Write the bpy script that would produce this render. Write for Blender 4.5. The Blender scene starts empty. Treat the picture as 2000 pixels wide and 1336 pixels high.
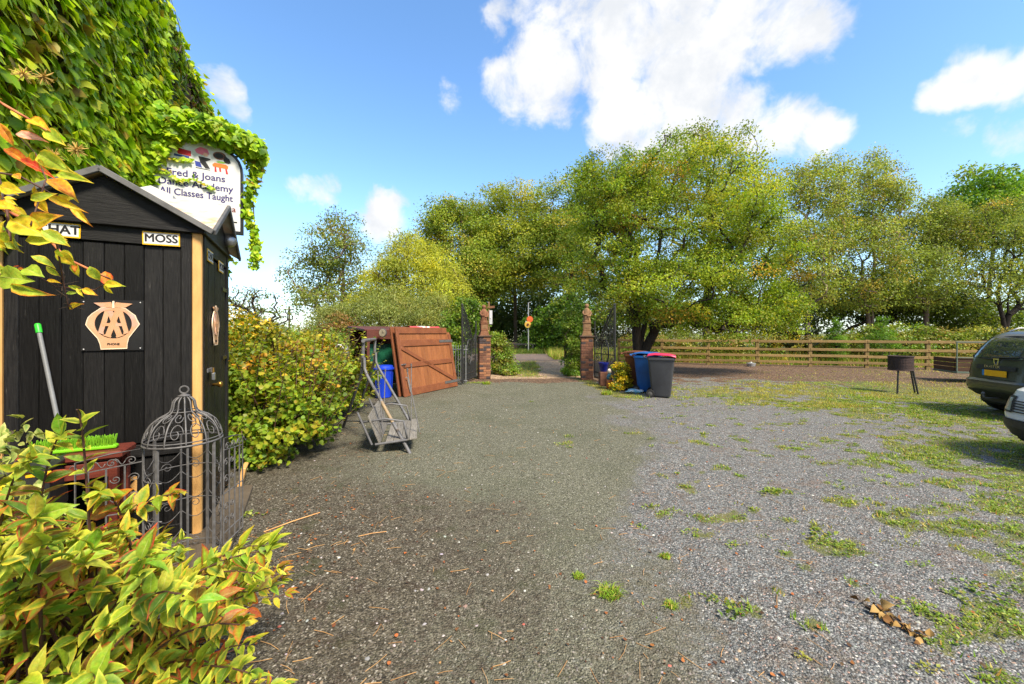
import bpy, bmesh, math, random
import numpy as np
from mathutils import Vector, Matrix, Euler

random.seed(7)
RNG = np.random.default_rng(11)
SC = bpy.context.scene
COL = SC.collection
R = math.radians

# ------------------------------------------------------------------ camera, sky, sun, exposure
FOC, HOR, CAMZ = 778.0, 650.0, 1.6          # focal length and horizon in pixels of the 2000 px photograph
cam_d = bpy.data.cameras.new('camera')
cam_d.sensor_width = 36.0
cam_d.lens = 36.0 * FOC / 2000.0
cam_d.shift_y = -18.0 / 2000.0
cam_d.clip_start = 0.05
cam_d.clip_end = 3000.0
cam = bpy.data.objects.new('camera', cam_d)
COL.objects.link(cam)
cam.location = (0, 0, CAMZ)
cam.rotation_euler = (R(90), 0, 0)
SC.camera = cam

SUN_AZ = Vector((0.62, -0.78, 0)).normalized()
SUN_EL = R(50)
to_sun = Vector((SUN_AZ.x * math.cos(SUN_EL), SUN_AZ.y * math.cos(SUN_EL), math.sin(SUN_EL)))
sun_d = bpy.data.lights.new('sun', 'SUN')
sun_d.energy = 3.6
sun_d.angle = R(12.0)
sun_d.color = (1.0, 0.89, 0.72)
sun = bpy.data.objects.new('sun', sun_d)
COL.objects.link(sun)
sun.rotation_euler = (-to_sun).to_track_quat('-Z', 'Y').to_euler()

SC.view_settings.view_transform = 'Standard'
SC.view_settings.look = 'None'
SC.view_settings.gamma = 1.0
SC.view_settings.exposure = 1.27
SC.view_settings.use_curve_mapping = False
SC.cycles.max_bounces = 6
SC.cycles.diffuse_bounces = 4
SC.cycles.glossy_bounces = 2
SC.cycles.transmission_bounces = 4
SC.cycles.transparent_max_bounces = 6
SC.cycles.use_denoising = True
try:
    SC.cycles.denoiser = 'OPENIMAGEDENOISE'
    SC.cycles.denoising_prefilter = 'FAST'
except Exception:
    pass
SC.cycles.caustics_reflective = False
SC.cycles.caustics_refractive = False

SKY_K = 0.142
world = bpy.data.worlds.new('World')
SC.world = world
world.use_nodes = True
wn, wl = world.node_tree.nodes, world.node_tree.links
wn.clear()


def wnode(t, **kw):
    n = wn.new(t)
    for k, v in kw.items():
        setattr(n, k, v)
    return n


def wmath(op, a, b=None, c=None, clamp=False):
    n = wnode('ShaderNodeMath', operation=op, use_clamp=clamp)
    for i, v in enumerate((a, b, c)):
        if v is None:
            continue
        if isinstance(v, (int, float)):
            n.inputs[i].default_value = v
        else:
            wl.new(v, n.inputs[i])
    return n.outputs[0]


def wrange(v, a, b, c=0.0, d=1.0, smooth=True):
    n = wnode('ShaderNodeMapRange')
    n.interpolation_type = 'SMOOTHSTEP' if smooth else 'LINEAR'
    wl.new(v, n.inputs[0])
    for i, x in enumerate((a, b, c, d)):
        n.inputs[i + 1].default_value = x
    return n.outputs[0]


sky = wnode('ShaderNodeTexSky', sky_type='NISHITA')
sky.sun_disc = False
sky.sun_elevation = SUN_EL
sky.sun_rotation = math.atan2(SUN_AZ.x, SUN_AZ.y)
sky.altitude = 50
sky.air_density = 1.0
sky.dust_density = 0.5
sky.ozone_density = 1.6
tc = wnode('ShaderNodeTexCoord')
nrm = wnode('ShaderNodeVectorMath', operation='NORMALIZE')
wl.new(tc.outputs['Generated'], nrm.inputs[0])
DIR = nrm.outputs[0]


def wnoise(scale, detail, rough, off=0.0, dist=0.0):
    n = wnode('ShaderNodeTexNoise')
    n.inputs['Scale'].default_value = scale
    n.inputs['Detail'].default_value = detail
    n.inputs['Roughness'].default_value = rough
    n.inputs['Distortion'].default_value = dist
    m = wnode('ShaderNodeVectorMath', operation='ADD')
    wl.new(DIR, m.inputs[0])
    m.inputs[1].default_value = (off, off * 0.7, -off)
    wl.new(m.outputs[0], n.inputs['Vector'])
    return n


warp = wnoise(5.0, 5.0, 0.6, 3.1)
wsub = wnode('ShaderNodeVectorMath', operation='SUBTRACT')
wl.new(warp.outputs['Color'], wsub.inputs[0])
wsub.inputs[1].default_value = (0.5, 0.5, 0.5)
wsc = wnode('ShaderNodeVectorMath', operation='SCALE')
wl.new(wsub.outputs[0], wsc.inputs[0])
wsc.inputs['Scale'].default_value = 0.15
wad = wnode('ShaderNodeVectorMath', operation='ADD')
wl.new(DIR, wad.inputs[0])
wl.new(wsc.outputs[0], wad.inputs[1])
wno = wnode('ShaderNodeVectorMath', operation='NORMALIZE')
wl.new(wad.outputs[0], wno.inputs[0])
WDIR = wno.outputs[0]
# cumulus banks: (direction given as tangent azimuth/elevation in photo pixels, radius in photo pixels, weight)
CLOUDS = [(1000, 150, 62, .9), (1085, 130, 95, 1), (1180, 70, 120, 1), (1290, 60, 130, 1), (1330, 130, 90, 1), (1190, 150, 80, 1),
          (1450, 60, 85, 1), (1540, 30, 95, 1), (1420, 130, 70, .7), (1060, 20, 60, .6), (1190, 240, 62, .95), (1290, 225, 95, 1),
          (1400, 235, 100, 1), (1500, 262, 75, .9), (1600, 270, 55, .7), (1860, 160, 70, .95), (1930, 140, 85, 1), (2010, 150, 85, 1),
          (450, 185, 40, .6), (468, 215, 34, .55), (590, 378, 34, .7), (625, 385, 34, .75), (755, 437, 52, .95), (885, 185, 34, .42),
          (980, 235, 36, .38), (500, 555, 90, .5), (560, 600, 90, .45), (1870, 255, 40, .45), (1965, 280, 50, .5), (975, 10, 40, .42),
          (-250, 200, 260, .9), (2350, 60, 220, .9), (2500, 350, 180, .8)]
acc = None
for px, py, rad, wgt in CLOUDS:
    v = Vector(((px - 1000) / FOC, 1.0, (HOR - py) / FOC))
    ln = v.length
    v.normalize()
    ang = rad / FOC / ln / (1.0 if abs(px - 1000) < 700 else 1.25)
    d_ = wnode('ShaderNodeVectorMath', operation='DOT_PRODUCT')
    wl.new(WDIR, d_.inputs[0])
    d_.inputs[1].default_value = v
    m_ = wrange(d_.outputs['Value'], math.cos(ang * 1.25), math.cos(ang * 0.15), 0.0, wgt)
    acc = m_ if acc is None else wmath('MAXIMUM', acc, m_)
fb = wnoise(9.0, 9.0, 0.62, 1.7, 0.3)
fb2 = wnoise(2.1, 6.0, 0.55, 8.3, 0.2)
sep = wnode('ShaderNodeSeparateXYZ')
wl.new(DIR, sep.inputs[0])
# broken cumulus goes on round the unseen sky, thickened to whiten the ambient light
behind = wmath('MULTIPLY', wrange(fb2.outputs['Fac'], 0.40, 0.56), wrange(sep.outputs['Y'], 0.40, 0.10))
acc = wmath('MAXIMUM', acc, behind)
dens = wmath('ADD', acc, wmath('MULTIPLY', wmath('SUBTRACT', fb.outputs['Fac'], 0.5), 2.7))
gate = wrange(acc, 0.0, 0.16)
cl = wmath('MULTIPLY', wrange(dens, 0.12, 1.02), gate)
# thin milky veil towards the horizon
veil = wrange(sep.outputs['Z'], 0.36, -0.02, 0.0, 0.62)
vn = wnoise(4.0, 6.0, 0.6, 5.2)
veil = wmath('MULTIPLY', veil, wrange(vn.outputs['Fac'], 0.25, 0.75, 0.55, 1.0))
shade = wnoise(6.0, 6.0, 0.6, 2.4)
crgb = wnode('ShaderNodeMix', data_type='RGBA')
wl.new(wrange(shade.outputs['Fac'], 0.36, 0.60), crgb.inputs[0])
crgb.inputs[6].default_value = (2.5, 2.6, 2.74, 1)
crgb.inputs[7].default_value = (3.2, 3.19, 3.17, 1)
hs = wnode('ShaderNodeHueSaturation')
hs.inputs['Saturation'].default_value = 1.12
hs.inputs['Value'].default_value = 1.0
tn = wnode('ShaderNodeMix', data_type='RGBA', blend_type='MULTIPLY')
tn.inputs[0].default_value = 1.0
wl.new(sky.outputs[0], tn.inputs[6])
tn.inputs[7].default_value = (0.93, 0.98, 1.0, 1)
wl.new(tn.outputs[2], hs.inputs['Color'])
m1 = wnode('ShaderNodeMix', data_type='RGBA')
wl.new(veil, m1.inputs[0])
wl.new(hs.outputs[0], m1.inputs[6])
m1.inputs[7].default_value = (1.75, 2.35, 2.95, 1)
m2 = wnode('ShaderNodeMix', data_type='RGBA')
wl.new(cl, m2.inputs[0])
wl.new(m1.outputs[2], m2.inputs[6])
wl.new(crgb.outputs[2], m2.inputs[7])
bg = wnode('ShaderNodeBackground')
bg.inputs['Strength'].default_value = SKY_K
wl.new(m2.outputs[2], bg.inputs['Color'])
wo = wnode('ShaderNodeOutputWorld')
wl.new(bg.outputs[0], wo.inputs['Surface'])
world.cycles.sampling_method = 'MANUAL'
world.cycles.sample_map_resolution = 512


# ------------------------------------------------------------------ small helpers
def lin(r, g, b):
    f = lambda c: (c / 255 / 12.92) if c / 255 <= 0.04045 else ((c / 255 + 0.055) / 1.055) ** 2.4
    return (f(r), f(g), f(b))


def P(px, py, Y):
    """a world point seen at photo pixel px, py and lying Y metres ahead of the camera"""
    return Vector(((px - 1000) / FOC * Y, Y, CAMZ + (HOR - py) / FOC * Y))


def G(px, py):
    Y = CAMZ * FOC / (py - HOR)
    return Vector(((px - 1000) / FOC * Y, Y, 0))


def tag(o, label=None, cat=None, group=None, kind=None):
    if label:
        o['label'] = label
    if cat:
        o['category'] = cat
    if group:
        o['group'] = group
    if kind:
        o['kind'] = kind
    return o


def empty(name, loc=(0, 0, 0), rz=0.0, label=None, cat=None, group=None, parent=None):
    o = bpy.data.objects.new(name, None)
    COL.objects.link(o)
    o.empty_display_size = 0.1
    o.location = loc
    o.rotation_euler = (0, 0, rz)
    if parent:
        o.parent = parent
    return tag(o, label, cat, group)


def link(name, me, parent=None, mat=None, mx=None, kind=None):
    o = bpy.data.objects.new(name, me)
    COL.objects.link(o)
    if mat and not me.materials:
        me.materials.append(mat)
    if parent:
        o.parent = parent
    if mx is not None:
        o.matrix_basis = mx
    if kind:
        o['kind'] = kind
    return o


def set_col(me, col):
    a = me.color_attributes.new('col', 'FLOAT_COLOR', 'POINT')
    c = np.ones((len(me.vertices), 4), np.float32)
    c[:, :col.shape[1]] = col
    a.data.foreach_set('color', c.ravel())


def np_mesh(name, V, F, mat, col=None, smooth=False):
    """V (n,3), F (m,k) with one face size"""
    me = bpy.data.meshes.new(name)
    V = np.ascontiguousarray(V, np.float32)
    F = np.ascontiguousarray(F, np.int32)
    k = F.shape[1]
    me.vertices.add(len(V))
    me.vertices.foreach_set('co', V.ravel())
    me.loops.add(F.size)
    me.loops.foreach_set('vertex_index', F.ravel())
    me.polygons.add(len(F))
    me.polygons.foreach_set('loop_start', np.arange(0, F.size, k, dtype=np.int32))
    me.polygons.foreach_set('loop_total', np.full(len(F), k, np.int32))
    if smooth:
        me.polygons.foreach_set('use_smooth', np.ones(len(F), bool))
    me.update(calc_edges=True)
    if col is not None:
        set_col(me, np.asarray(col, np.float32))
    if mat:
        me.materials.append(mat)
    return me


class Shape:
    """collects faces for ONE mesh"""

    def __init__(self):
        self.v, self.f = [], []

    def add(self, vs, fs, mx=None):
        b = len(self.v)
        for p in vs:
            p = Vector(p)
            self.v.append(tuple(mx @ p if mx is not None else p))
        self.f += [tuple(b + i for i in f) for f in fs]
        return self

    def box(self, c, s, rot=None, bev=0.0):
        cx, cy, cz = c
        hx, hy, hz = s[0] / 2, s[1] / 2, s[2] / 2
        mx = Matrix.Translation(c) @ (Euler(rot).to_matrix().to_4x4() if rot else Matrix())
        if bev <= 0:
            vs = [(x * hx, y * hy, z * hz) for x in (-1, 1) for y in (-1, 1) for z in (-1, 1)]
            fs = [(0, 1, 3, 2), (4, 6, 7, 5), (0, 4, 5, 1), (2, 3, 7, 6), (0, 2, 6, 4), (1, 5, 7, 3)]
            return self.add(vs, fs, mx)
        b = min(bev, hx * .9, hy * .9, hz * .9)
        bm = bmesh.new()
        bmesh.ops.create_cube(bm, size=1.0)
        for v in bm.verts:
            v.co = Vector((v.co.x * 2 * hx, v.co.y * 2 * hy, v.co.z * 2 * hz))
        bmesh.ops.bevel(bm, geom=bm.edges[:], offset=b, segments=1, affect='EDGES', profile=0.5)
        bm.verts.index_update()
        vs = [v.co.copy() for v in bm.verts]
        fs = [[v.index for v in f.verts] for f in bm.faces]
        bm.free()
        return self.add(vs, fs, mx)

    def tube(self, pts, r, n=8, cap=True, closed=False):
        pts = [Vector(p) for p in pts]
        m = len(pts)
        rs = r if isinstance(r, (list, tuple)) else [r] * m
        b = len(self.v)
        prev = None
        for i, p in enumerate(pts):
            if closed:
                t = pts[(i + 1) % m] - pts[i - 1]
            else:
                t = pts[min(i + 1, m - 1)] - pts[max(i - 1, 0)]
            t.normalize()
            if prev is None:
                a = t.orthogonal().normalized()
            else:
                a = prev - t * prev.dot(t)
                a = a.normalized() if a.length > 1e-6 else t.orthogonal().normalized()
            prev = a
            bb = t.cross(a)
            for k in range(n):
                th = 2 * math.pi * k / n
                self.v.append(tuple(p + (a * math.cos(th) + bb * math.sin(th)) * rs[i]))
        for i in range(m if closed else m - 1):
            j = (i + 1) % m
            for k in range(n):
                self.f.append((b + i * n + k, b + i * n + (k + 1) % n, b + j * n + (k + 1) % n, b + j * n + k))
        if cap and not closed:
            self.f.append(tuple(b + k for k in range(n))[::-1])
            self.f.append(tuple(b + (m - 1) * n + k for k in range(n)))
        return self

    def lathe(self, prof, n=20, c=(0, 0, 0), mx=None, cap=True):
        b = len(self.v)
        M = Matrix.Translation(c) @ (mx or Matrix())
        for r, z in prof:
            for k in range(n):
                th = 2 * math.pi * k / n
                self.v.append(tuple(M @ Vector((r * math.cos(th), r * math.sin(th), z))))
        for i in range(len(prof) - 1):
            for k in range(n):
                self.f.append((b + i * n + k, b + i * n + (k + 1) % n, b + (i + 1) * n + (k + 1) % n, b + (i + 1) * n + k))
        if cap:
            self.f.append(tuple(b + k for k in range(n))[::-1])
            e = b + (len(prof) - 1) * n
            self.f.append(tuple(e + k for k in range(n)))
        return self

    def prism(self, poly, t, mx=None):
        """poly in local xy, extruded along local z from 0 to t"""
        n = len(poly)
        vs = [(x, y, 0) for x, y in poly] + [(x, y, t) for x, y in poly]
        fs = [tuple(range(n))[::-1], tuple(range(n, 2 * n))] + [(i, (i + 1) % n, n + (i + 1) % n, n + i) for i in range(n)]
        return self.add(vs, fs, mx)

    def mesh(self, name, mat=None, smooth=False):
        me = bpy.data.meshes.new(name)
        me.from_pydata(self.v, [], self.f)
        if smooth:
            me.polygons.foreach_set('use_smooth', [True] * len(me.polygons))
        me.update()
        if mat:
            me.materials.append(mat)
        return me

    def build(self, name, mat, parent=None, mx=None, smooth=False, kind=None, sharp=None):
        me = self.mesh(name, mat, smooth)
        o = link(name, me, parent, None, mx, kind)
        if smooth and sharp is not None:
            me.set_sharp_from_angle(angle=R(sharp))
        return o


_bc = {}


def box_piece(name, size, mat, parent, loc, rot=(0, 0, 0), bev=0.004):
    """one piece of a repeated kind; pieces of one size share their mesh"""
    key = (tuple(round(s, 3) for s in size), mat.name, bev)
    me = _bc.get(key)
    if me is None:
        me = Shape().box((0, 0, 0), size, bev=bev).mesh(name, mat)
        _bc[key] = me
    o = bpy.data.objects.new(name, me)
    COL.objects.link(o)
    o.parent = parent
    o.location = loc
    o.rotation_euler = rot
    return o


def copy_tree(o, parent=None):
    c = o.copy()
    COL.objects.link(c)
    c.parent = parent
    for ch in o.children:
        copy_tree(ch, c)
    return c


def text_obj(name, s, size, mat, parent, mx, bold=0.0, ext=0.001, align='CENTER', sx=1.0):
    cu = bpy.data.curves.new(name, 'FONT')
    cu.body = s
    cu.size = size
    cu.align_x = align
    cu.align_y = 'CENTER'
    cu.extrude = ext
    cu.resolution_u = 3
    t = bpy.data.objects.new(name, cu)
    COL.objects.link(t)
    dg = bpy.context.evaluated_depsgraph_get()
    me = bpy.data.meshes.new_from_object(t.evaluated_get(dg))
    bpy.data.objects.remove(t)
    bpy.data.curves.remove(cu)
    me.materials.clear()
    vs = [v.co.copy() for v in me.vertices]
    fs = [list(p.vertices) for p in me.polygons]
    sh = Shape()
    # heavier strokes: the same letters laid again a hair to each side
    for k, (dx, dy) in enumerate(((0, 0), (1, 0), (-1, 0), (0, .7), (0, -.7)) if bold else ((0, 0),)):
        sh.add([(v.x * sx + dx * bold, v.y + dy * bold, v.z + .00012 * k) for v in vs], fs)
    me = sh.mesh(name)
    return link(name, me, parent, mat, mx)


def flat_shape(name, loops, mat, parent, mx, ext=0.003):
    """filled outline(s) with holes, extruded; loops are lists of (x, y)"""
    cu = bpy.data.curves.new(name, 'CURVE')
    cu.dimensions = '2D'
    cu.fill_mode = 'BOTH'
    cu.extrude = ext
    for lp in loops:
        sp = cu.splines.new('POLY')
        sp.points.add(len(lp) - 1)
        for i, (x, y) in enumerate(lp):
            sp.points[i].co = (x, y, 0, 1)
        sp.use_cyclic_u = True
    t = bpy.data.objects.new(name, cu)
    COL.objects.link(t)
    dg = bpy.context.evaluated_depsgraph_get()
    me = bpy.data.meshes.new_from_object(t.evaluated_get(dg))
    bpy.data.objects.remove(t)
    bpy.data.curves.remove(cu)
    me.materials.clear()
    me.name = name
    return link(name, me, parent, mat, mx)


# face matrices: text and flat shapes are drawn in xy; these stand them up
STAND = Matrix.Rotation(R(90), 4, 'X')                    # faces -Y
FACE_R = Matrix.Rotation(R(90), 4, 'Z') @ STAND           # faces +X


# ------------------------------------------------------------------ materials
def newmat(name):
    m = bpy.data.materials.new(name)
    m.use_nodes = True
    nt = m.node_tree
    return m, nt, nt.nodes['Principled BSDF']


def mat(name, c1, c2=None, rough=0.6, spec=0.4, metal=0.0, scale=8.0, stretch=(1, 1, 1), bump=0.0, bscale=None,
        c3=None, s3=3.0, t3=0.6, detail=6.0, w3=0.12, coat=0.0, space='Object', vary=0.0):
    """procedural paint: c1 to c2 by noise, patches of c3 above a threshold, optional bump"""
    m, nt, bs = newmat(name)
    N, L = nt.nodes, nt.links
    bs.inputs['Roughness'].default_value = rough
    bs.inputs['Specular IOR Level'].default_value = spec
    bs.inputs['Metallic'].default_value = metal
    bs.inputs['Coat Weight'].default_value = coat
    bs.inputs['Coat Roughness'].default_value = 0.08
    t = N.new('ShaderNodeTexCoord')
    mp = N.new('ShaderNodeMapping')
    mp.inputs['Scale'].default_value = stretch
    L.new(t.outputs[space], mp.inputs[0])
    oi = N.new('ShaderNodeObjectInfo')
    ad = N.new('ShaderNodeVectorMath')
    ad.operation = 'ADD'
    sc = N.new('ShaderNodeMath')
    sc.operation = 'MULTIPLY'
    sc.inputs[1].default_value = 37.0
    L.new(oi.outputs['Random'], sc.inputs[0])
    L.new(mp.outputs[0], ad.inputs[0])
    L.new(sc.outputs[0], ad.inputs[1])
    vec = ad.outputs[0]
    n1 = N.new('ShaderNodeTexNoise')
    n1.inputs['Scale'].default_value = scale
    n1.inputs['Detail'].default_value = detail
    n1.inputs['Roughness'].default_value = 0.62
    L.new(vec, n1.inputs['Vector'])
    c2 = c2 or tuple(x * 0.75 for x in c1)
    rp = N.new('ShaderNodeValToRGB')
    rp.color_ramp.elements[0].position = 0.33
    rp.color_ramp.elements[1].position = 0.67
    rp.color_ramp.elements[0].color = (*c1, 1)
    rp.color_ramp.elements[1].color = (*c2, 1)
    L.new(n1.outputs['Fac'], rp.inputs[0])
    out = rp.outputs[0]
    if c3:
        n3 = N.new('ShaderNodeTexNoise')
        n3.inputs['Scale'].default_value = s3
        n3.inputs['Detail'].default_value = 8
        n3.inputs['Roughness'].default_value = 0.7
        L.new(vec, n3.inputs['Vector'])
        mr = N.new('ShaderNodeMapRange')
        mr.inputs[1].default_value = t3
        mr.inputs[2].default_value = t3 + w3
        L.new(n3.outputs['Fac'], mr.inputs[0])
        mx = N.new('ShaderNodeMix')
        mx.data_type = 'RGBA'
        L.new(mr.outputs[0], mx.inputs[0])
        L.new(out, mx.inputs[6])
        mx.inputs[7].default_value = (*c3, 1)
        out = mx.outputs[2]
    if vary:
        # each piece a little lighter or darker than its neighbours
        vm = N.new('ShaderNodeMapRange')
        vm.inputs[3].default_value, vm.inputs[4].default_value = 1 - vary, 1 + vary
        L.new(oi.outputs['Random'], vm.inputs[0])
        vh = N.new('ShaderNodeHueSaturation')
        L.new(vm.outputs[0], vh.inputs['Value'])
        L.new(out, vh.inputs['Color'])
        out = vh.outputs[0]
    L.new(out, bs.inputs['Base Color'])
    if bump:
        nb = N.new('ShaderNodeTexNoise')
        nb.inputs['Scale'].default_value = bscale or scale * 2
        nb.inputs['Detail'].default_value = 5
        L.new(vec, nb.inputs['Vector'])
        b = N.new('ShaderNodeBump')
        b.inputs['Strength'].default_value = bump
        b.inputs['Distance'].default_value = 0.01
        L.new(nb.outputs['Fac'], b.inputs['Height'])
        L.new(b.outputs[0], bs.inputs['Normal'])
    return m


def leafmat(name, trans=0.35, rough=0.45, spec=0.35, bump=0.0, vscale=60.0, gain=1.0):
    """leaf surface: colour attribute, light through the blade"""
    m, nt, bs = newmat(name)
    N, L = nt.nodes, nt.links
    a = N.new('ShaderNodeAttribute')
    a.attribute_name = 'col'
    hs = N.new('ShaderNodeHueSaturation')
    hs.inputs['Value'].default_value = gain
    L.new(a.outputs['Color'], hs.inputs['Color'])
    bs.inputs['Roughness'].default_value = rough
    bs.inputs['Specular IOR Level'].default_value = spec
    L.new(hs.outputs[0], bs.inputs['Base Color'])
    tr = N.new('ShaderNodeBsdfTranslucent')
    mul = N.new('ShaderNodeMix')
    mul.data_type = 'RGBA'
    mul.blend_type = 'MULTIPLY'
    mul.inputs[0].default_value = 1.0
    L.new(hs.outputs[0], mul.inputs[6])
    mul.inputs[7].default_value = (1.5, 1.45, 0.7, 1)
    L.new(mul.outputs[2], tr.inputs['Color'])
    ms = N.new('ShaderNodeMixShader')
    ms.inputs[0].default_value = trans
    L.new(bs.outputs[0], ms.inputs[1])
    L.new(tr.outputs[0], ms.inputs[2])
    L.new(ms.outputs[0], nt.nodes['Material Output'].inputs['Surface'])
    if bump:
        t = N.new('ShaderNodeNewGeometry')
        nb = N.new('ShaderNodeTexNoise')
        nb.inputs['Scale'].default_value = vscale
        L.new(t.outputs['Position'], nb.inputs['Vector'])
        nm = N.new('ShaderNodeTexNoise')
        nm.inputs['Scale'].default_value = vscale * .55
        nm.inputs['Detail'].default_value = 6
        nm.inputs['Roughness'].default_value = .7
        L.new(t.outputs['Position'], nm.inputs['Vector'])
        rv = N.new('ShaderNodeMapRange')
        rv.inputs[1].default_value, rv.inputs[2].default_value = .3, .7
        rv.inputs[3].default_value, rv.inputs[4].default_value = .72, 1.22
        L.new(nm.outputs['Fac'], rv.inputs[0])
        L.new(rv.outputs[0], hs.inputs['Value'])
        rh = N.new('ShaderNodeMapRange')
        rh.inputs[1].default_value, rh.inputs[2].default_value = .3, .7
        rh.inputs[3].default_value, rh.inputs[4].default_value = .478, .515
        L.new(nb.outputs['Fac'], rh.inputs[0])
        L.new(rh.outputs[0], hs.inputs['Hue'])
        b = N.new('ShaderNodeBump')
        b.inputs['Strength'].default_value = bump
        b.inputs['Distance'].default_value = 0.004
        L.new(nb.outputs['Fac'], b.inputs['Height'])
        L.new(b.outputs[0], bs.inputs['Normal'])
    return m


def attrmat(name, rough=0.8, spec=0.2, bump=0.0, bscale=40):
    m, nt, bs = newmat(name)
    N, L = nt.nodes, nt.links
    a = N.new('ShaderNodeAttribute')
    a.attribute_name = 'col'
    L.new(a.outputs['Color'], bs.inputs['Base Color'])
    bs.inputs['Roughness'].default_value = rough
    bs.inputs['Specular IOR Level'].default_value = spec
    if bump:
        t = N.new('ShaderNodeTexCoord')
        nb = N.new('ShaderNodeTexNoise')
        nb.inputs['Scale'].default_value = bscale
        L.new(t.outputs['Object'], nb.inputs['Vector'])
        b = N.new('ShaderNodeBump')
        b.inputs['Strength'].default_value = bump
        L.new(nb.outputs['Fac'], b.inputs['Height'])
        L.new(b.outputs[0], bs.inputs['Normal'])
    return m


def glassmat(name, tint=(0.02, 0.025, 0.025), rough=0.03):
    m, nt, bs = newmat(name)
    bs.inputs['Base Color'].default_value = (*tint, 1)
    bs.inputs['Roughness'].default_value = rough
    bs.inputs['Specular IOR Level'].default_value = 0.9
    bs.inputs['Coat Weight'].default_value = 0.6
    return m


M = {}
M['black_wood'] = mat('black_wood', (0.005, 0.005, 0.0055), (0.014, 0.0135, 0.0135), rough=0.5, spec=0.22, scale=9, stretch=(14, 14, 0.9), bump=0.25,
                      bscale=14, c3=(0.11, 0.105, 0.10), s3=5, t3=0.62, w3=0.18, vary=.5)
M['black_wood_h'] = mat('black_wood_h', (0.006, 0.006, 0.0065), (0.016, 0.0155, 0.0155), rough=0.5, spec=0.25, scale=9, stretch=(0.9, 0.9, 14), bump=0.3,
                        bscale=14, c3=(0.12, 0.115, 0.11), s3=5, t3=0.66, w3=0.16)
M['cream'] = mat('cream_paint', lin(212, 166, 102), lin(196, 148, 88), rough=0.55, scale=5, stretch=(6, 6, 1), bump=0.1, c3=lin(120, 88, 60), s3=9, t3=0.72)
M['roof_edge'] = mat('roof_edge_grey', (0.13, 0.13, 0.132), (0.08, 0.08, 0.082), rough=0.65, scale=10, bump=0.2, c3=(0.05, 0.04, 0.03), s3=8, t3=0.62)
M['roof_white'] = mat('roof_white_rusty', (0.55, 0.53, 0.49), (0.36, 0.34, 0.30), rough=0.7, scale=9, c3=lin(205, 135, 70), s3=4.2, t3=0.50, w3=0.16, bump=0.2)
M['white'] = mat('white_board', (0.62, 0.62, 0.63), (0.56, 0.57, 0.58), rough=0.35, scale=3)
M['sign_yellow'] = mat('sign_yellow', lin(238, 190, 40), lin(225, 170, 30), rough=0.4)
M['ink'] = mat('ink_black', (0.012, 0.012, 0.013), rough=0.5)
M['navy'] = mat('navy_letter', lin(48, 38, 110), lin(44, 34, 100), rough=0.5)
M['maroon'] = mat('maroon_letter', lin(110, 30, 35), rough=0.5)
M['black_gloss'] = mat('black_gloss', (0.012, 0.012, 0.013), (0.02, 0.02, 0.02), rough=0.3, scale=4)
M['copper'] = mat('emblem_copper', lin(204, 158, 124), lin(190, 140, 98), rough=0.42, metal=0.0, spec=0.5, scale=4, c3=lin(200, 160, 152), s3=3, t3=0.52)
M['copper_edge'] = mat('emblem_rim', lin(245, 220, 190), rough=0.4)
M['steel'] = mat('weathered_steel', (0.42, 0.42, 0.42), (0.30, 0.30, 0.31), rough=0.38, metal=0.9, scale=20)
M['brass'] = mat('brass', lin(200, 160, 80), lin(150, 110, 50), rough=0.35, metal=0.9)
M['iron'] = mat('grey_iron', (0.13, 0.128, 0.13), (0.075, 0.072, 0.072), rough=0.5, spec=0.5, scale=30, c3=(0.12, 0.07, 0.04), s3=15, t3=0.66)
M['gate_black'] = mat('gate_black', (0.014, 0.015, 0.015), (0.03, 0.03, 0.03), rough=0.5, scale=20, c3=(0.05, 0.05, 0.035), s3=8, t3=0.6)
M['galv'] = mat('galvanised', (0.42, 0.43, 0.43), (0.30, 0.31, 0.32), rough=0.5, metal=0.5, scale=20, c3=(0.14, 0.13, 0.12), s3=8, t3=0.64)
M['tube_grey'] = mat('tube_grey', (0.15, 0.15, 0.158), (0.09, 0.09, 0.095), rough=0.5, scale=12, c3=(0.14, 0.10, 0.06), s3=5, t3=0.60)
M['tube_tan'] = mat('tube_peeled', (0.32, 0.23, 0.13), (0.20, 0.15, 0.10), rough=0.6, scale=12)
M['grey_plank'] = mat('weathered_plank', (0.22, 0.205, 0.18), (0.12, 0.11, 0.095), rough=0.85, scale=4, stretch=(14, 1, 14), bump=0.5, bscale=6,
                      c3=(0.05, 0.042, 0.033), s3=3, t3=0.60, vary=.15)
M['slab'] = mat('board_slab', (0.115, 0.088, 0.058), (0.065, 0.050, 0.033), rough=0.9, scale=5, c3=(0.16, 0.13, 0.09), s3=2.5, t3=0.58, bump=0.5, bscale=30)
M['door_brown'] = mat('door_brown', lin(144, 92, 56), lin(124, 76, 46), rough=0.5, spec=0.35, scale=4, stretch=(10, 10, 0.8), bump=0.15, c3=lin(104, 58, 40), s3=2.4, t3=0.58, vary=.13)
M['door_frame'] = mat('door_frame_brown', lin(126, 76, 48), lin(106, 62, 40), rough=0.5, spec=0.35, scale=5, bump=0.12)
M['dark_brown'] = mat('dark_brown_board', lin(96, 46, 32), lin(70, 34, 26), rough=0.6, scale=5, stretch=(1, 1, 8))
M['hinge'] = mat('hinge_grey', (0.09, 0.09, 0.09), (0.06, 0.055, 0.05), rough=0.6)
M['tarp'] = mat('green_tarp', lin(10, 92, 62), lin(6, 62, 44), rough=0.5, scale=4, bump=0.6, bscale=5)
M['blue_plastic'] = mat('blue_plastic', lin(22, 62, 196), lin(16, 48, 160), rough=0.35, spec=0.5, scale=3)
M['bin_blue'] = mat('bin_blue', lin(22, 92, 165), lin(18, 74, 138), rough=0.45, spec=0.45, scale=3, c3=lin(90, 130, 170), s3=7, t3=0.66)
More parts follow.
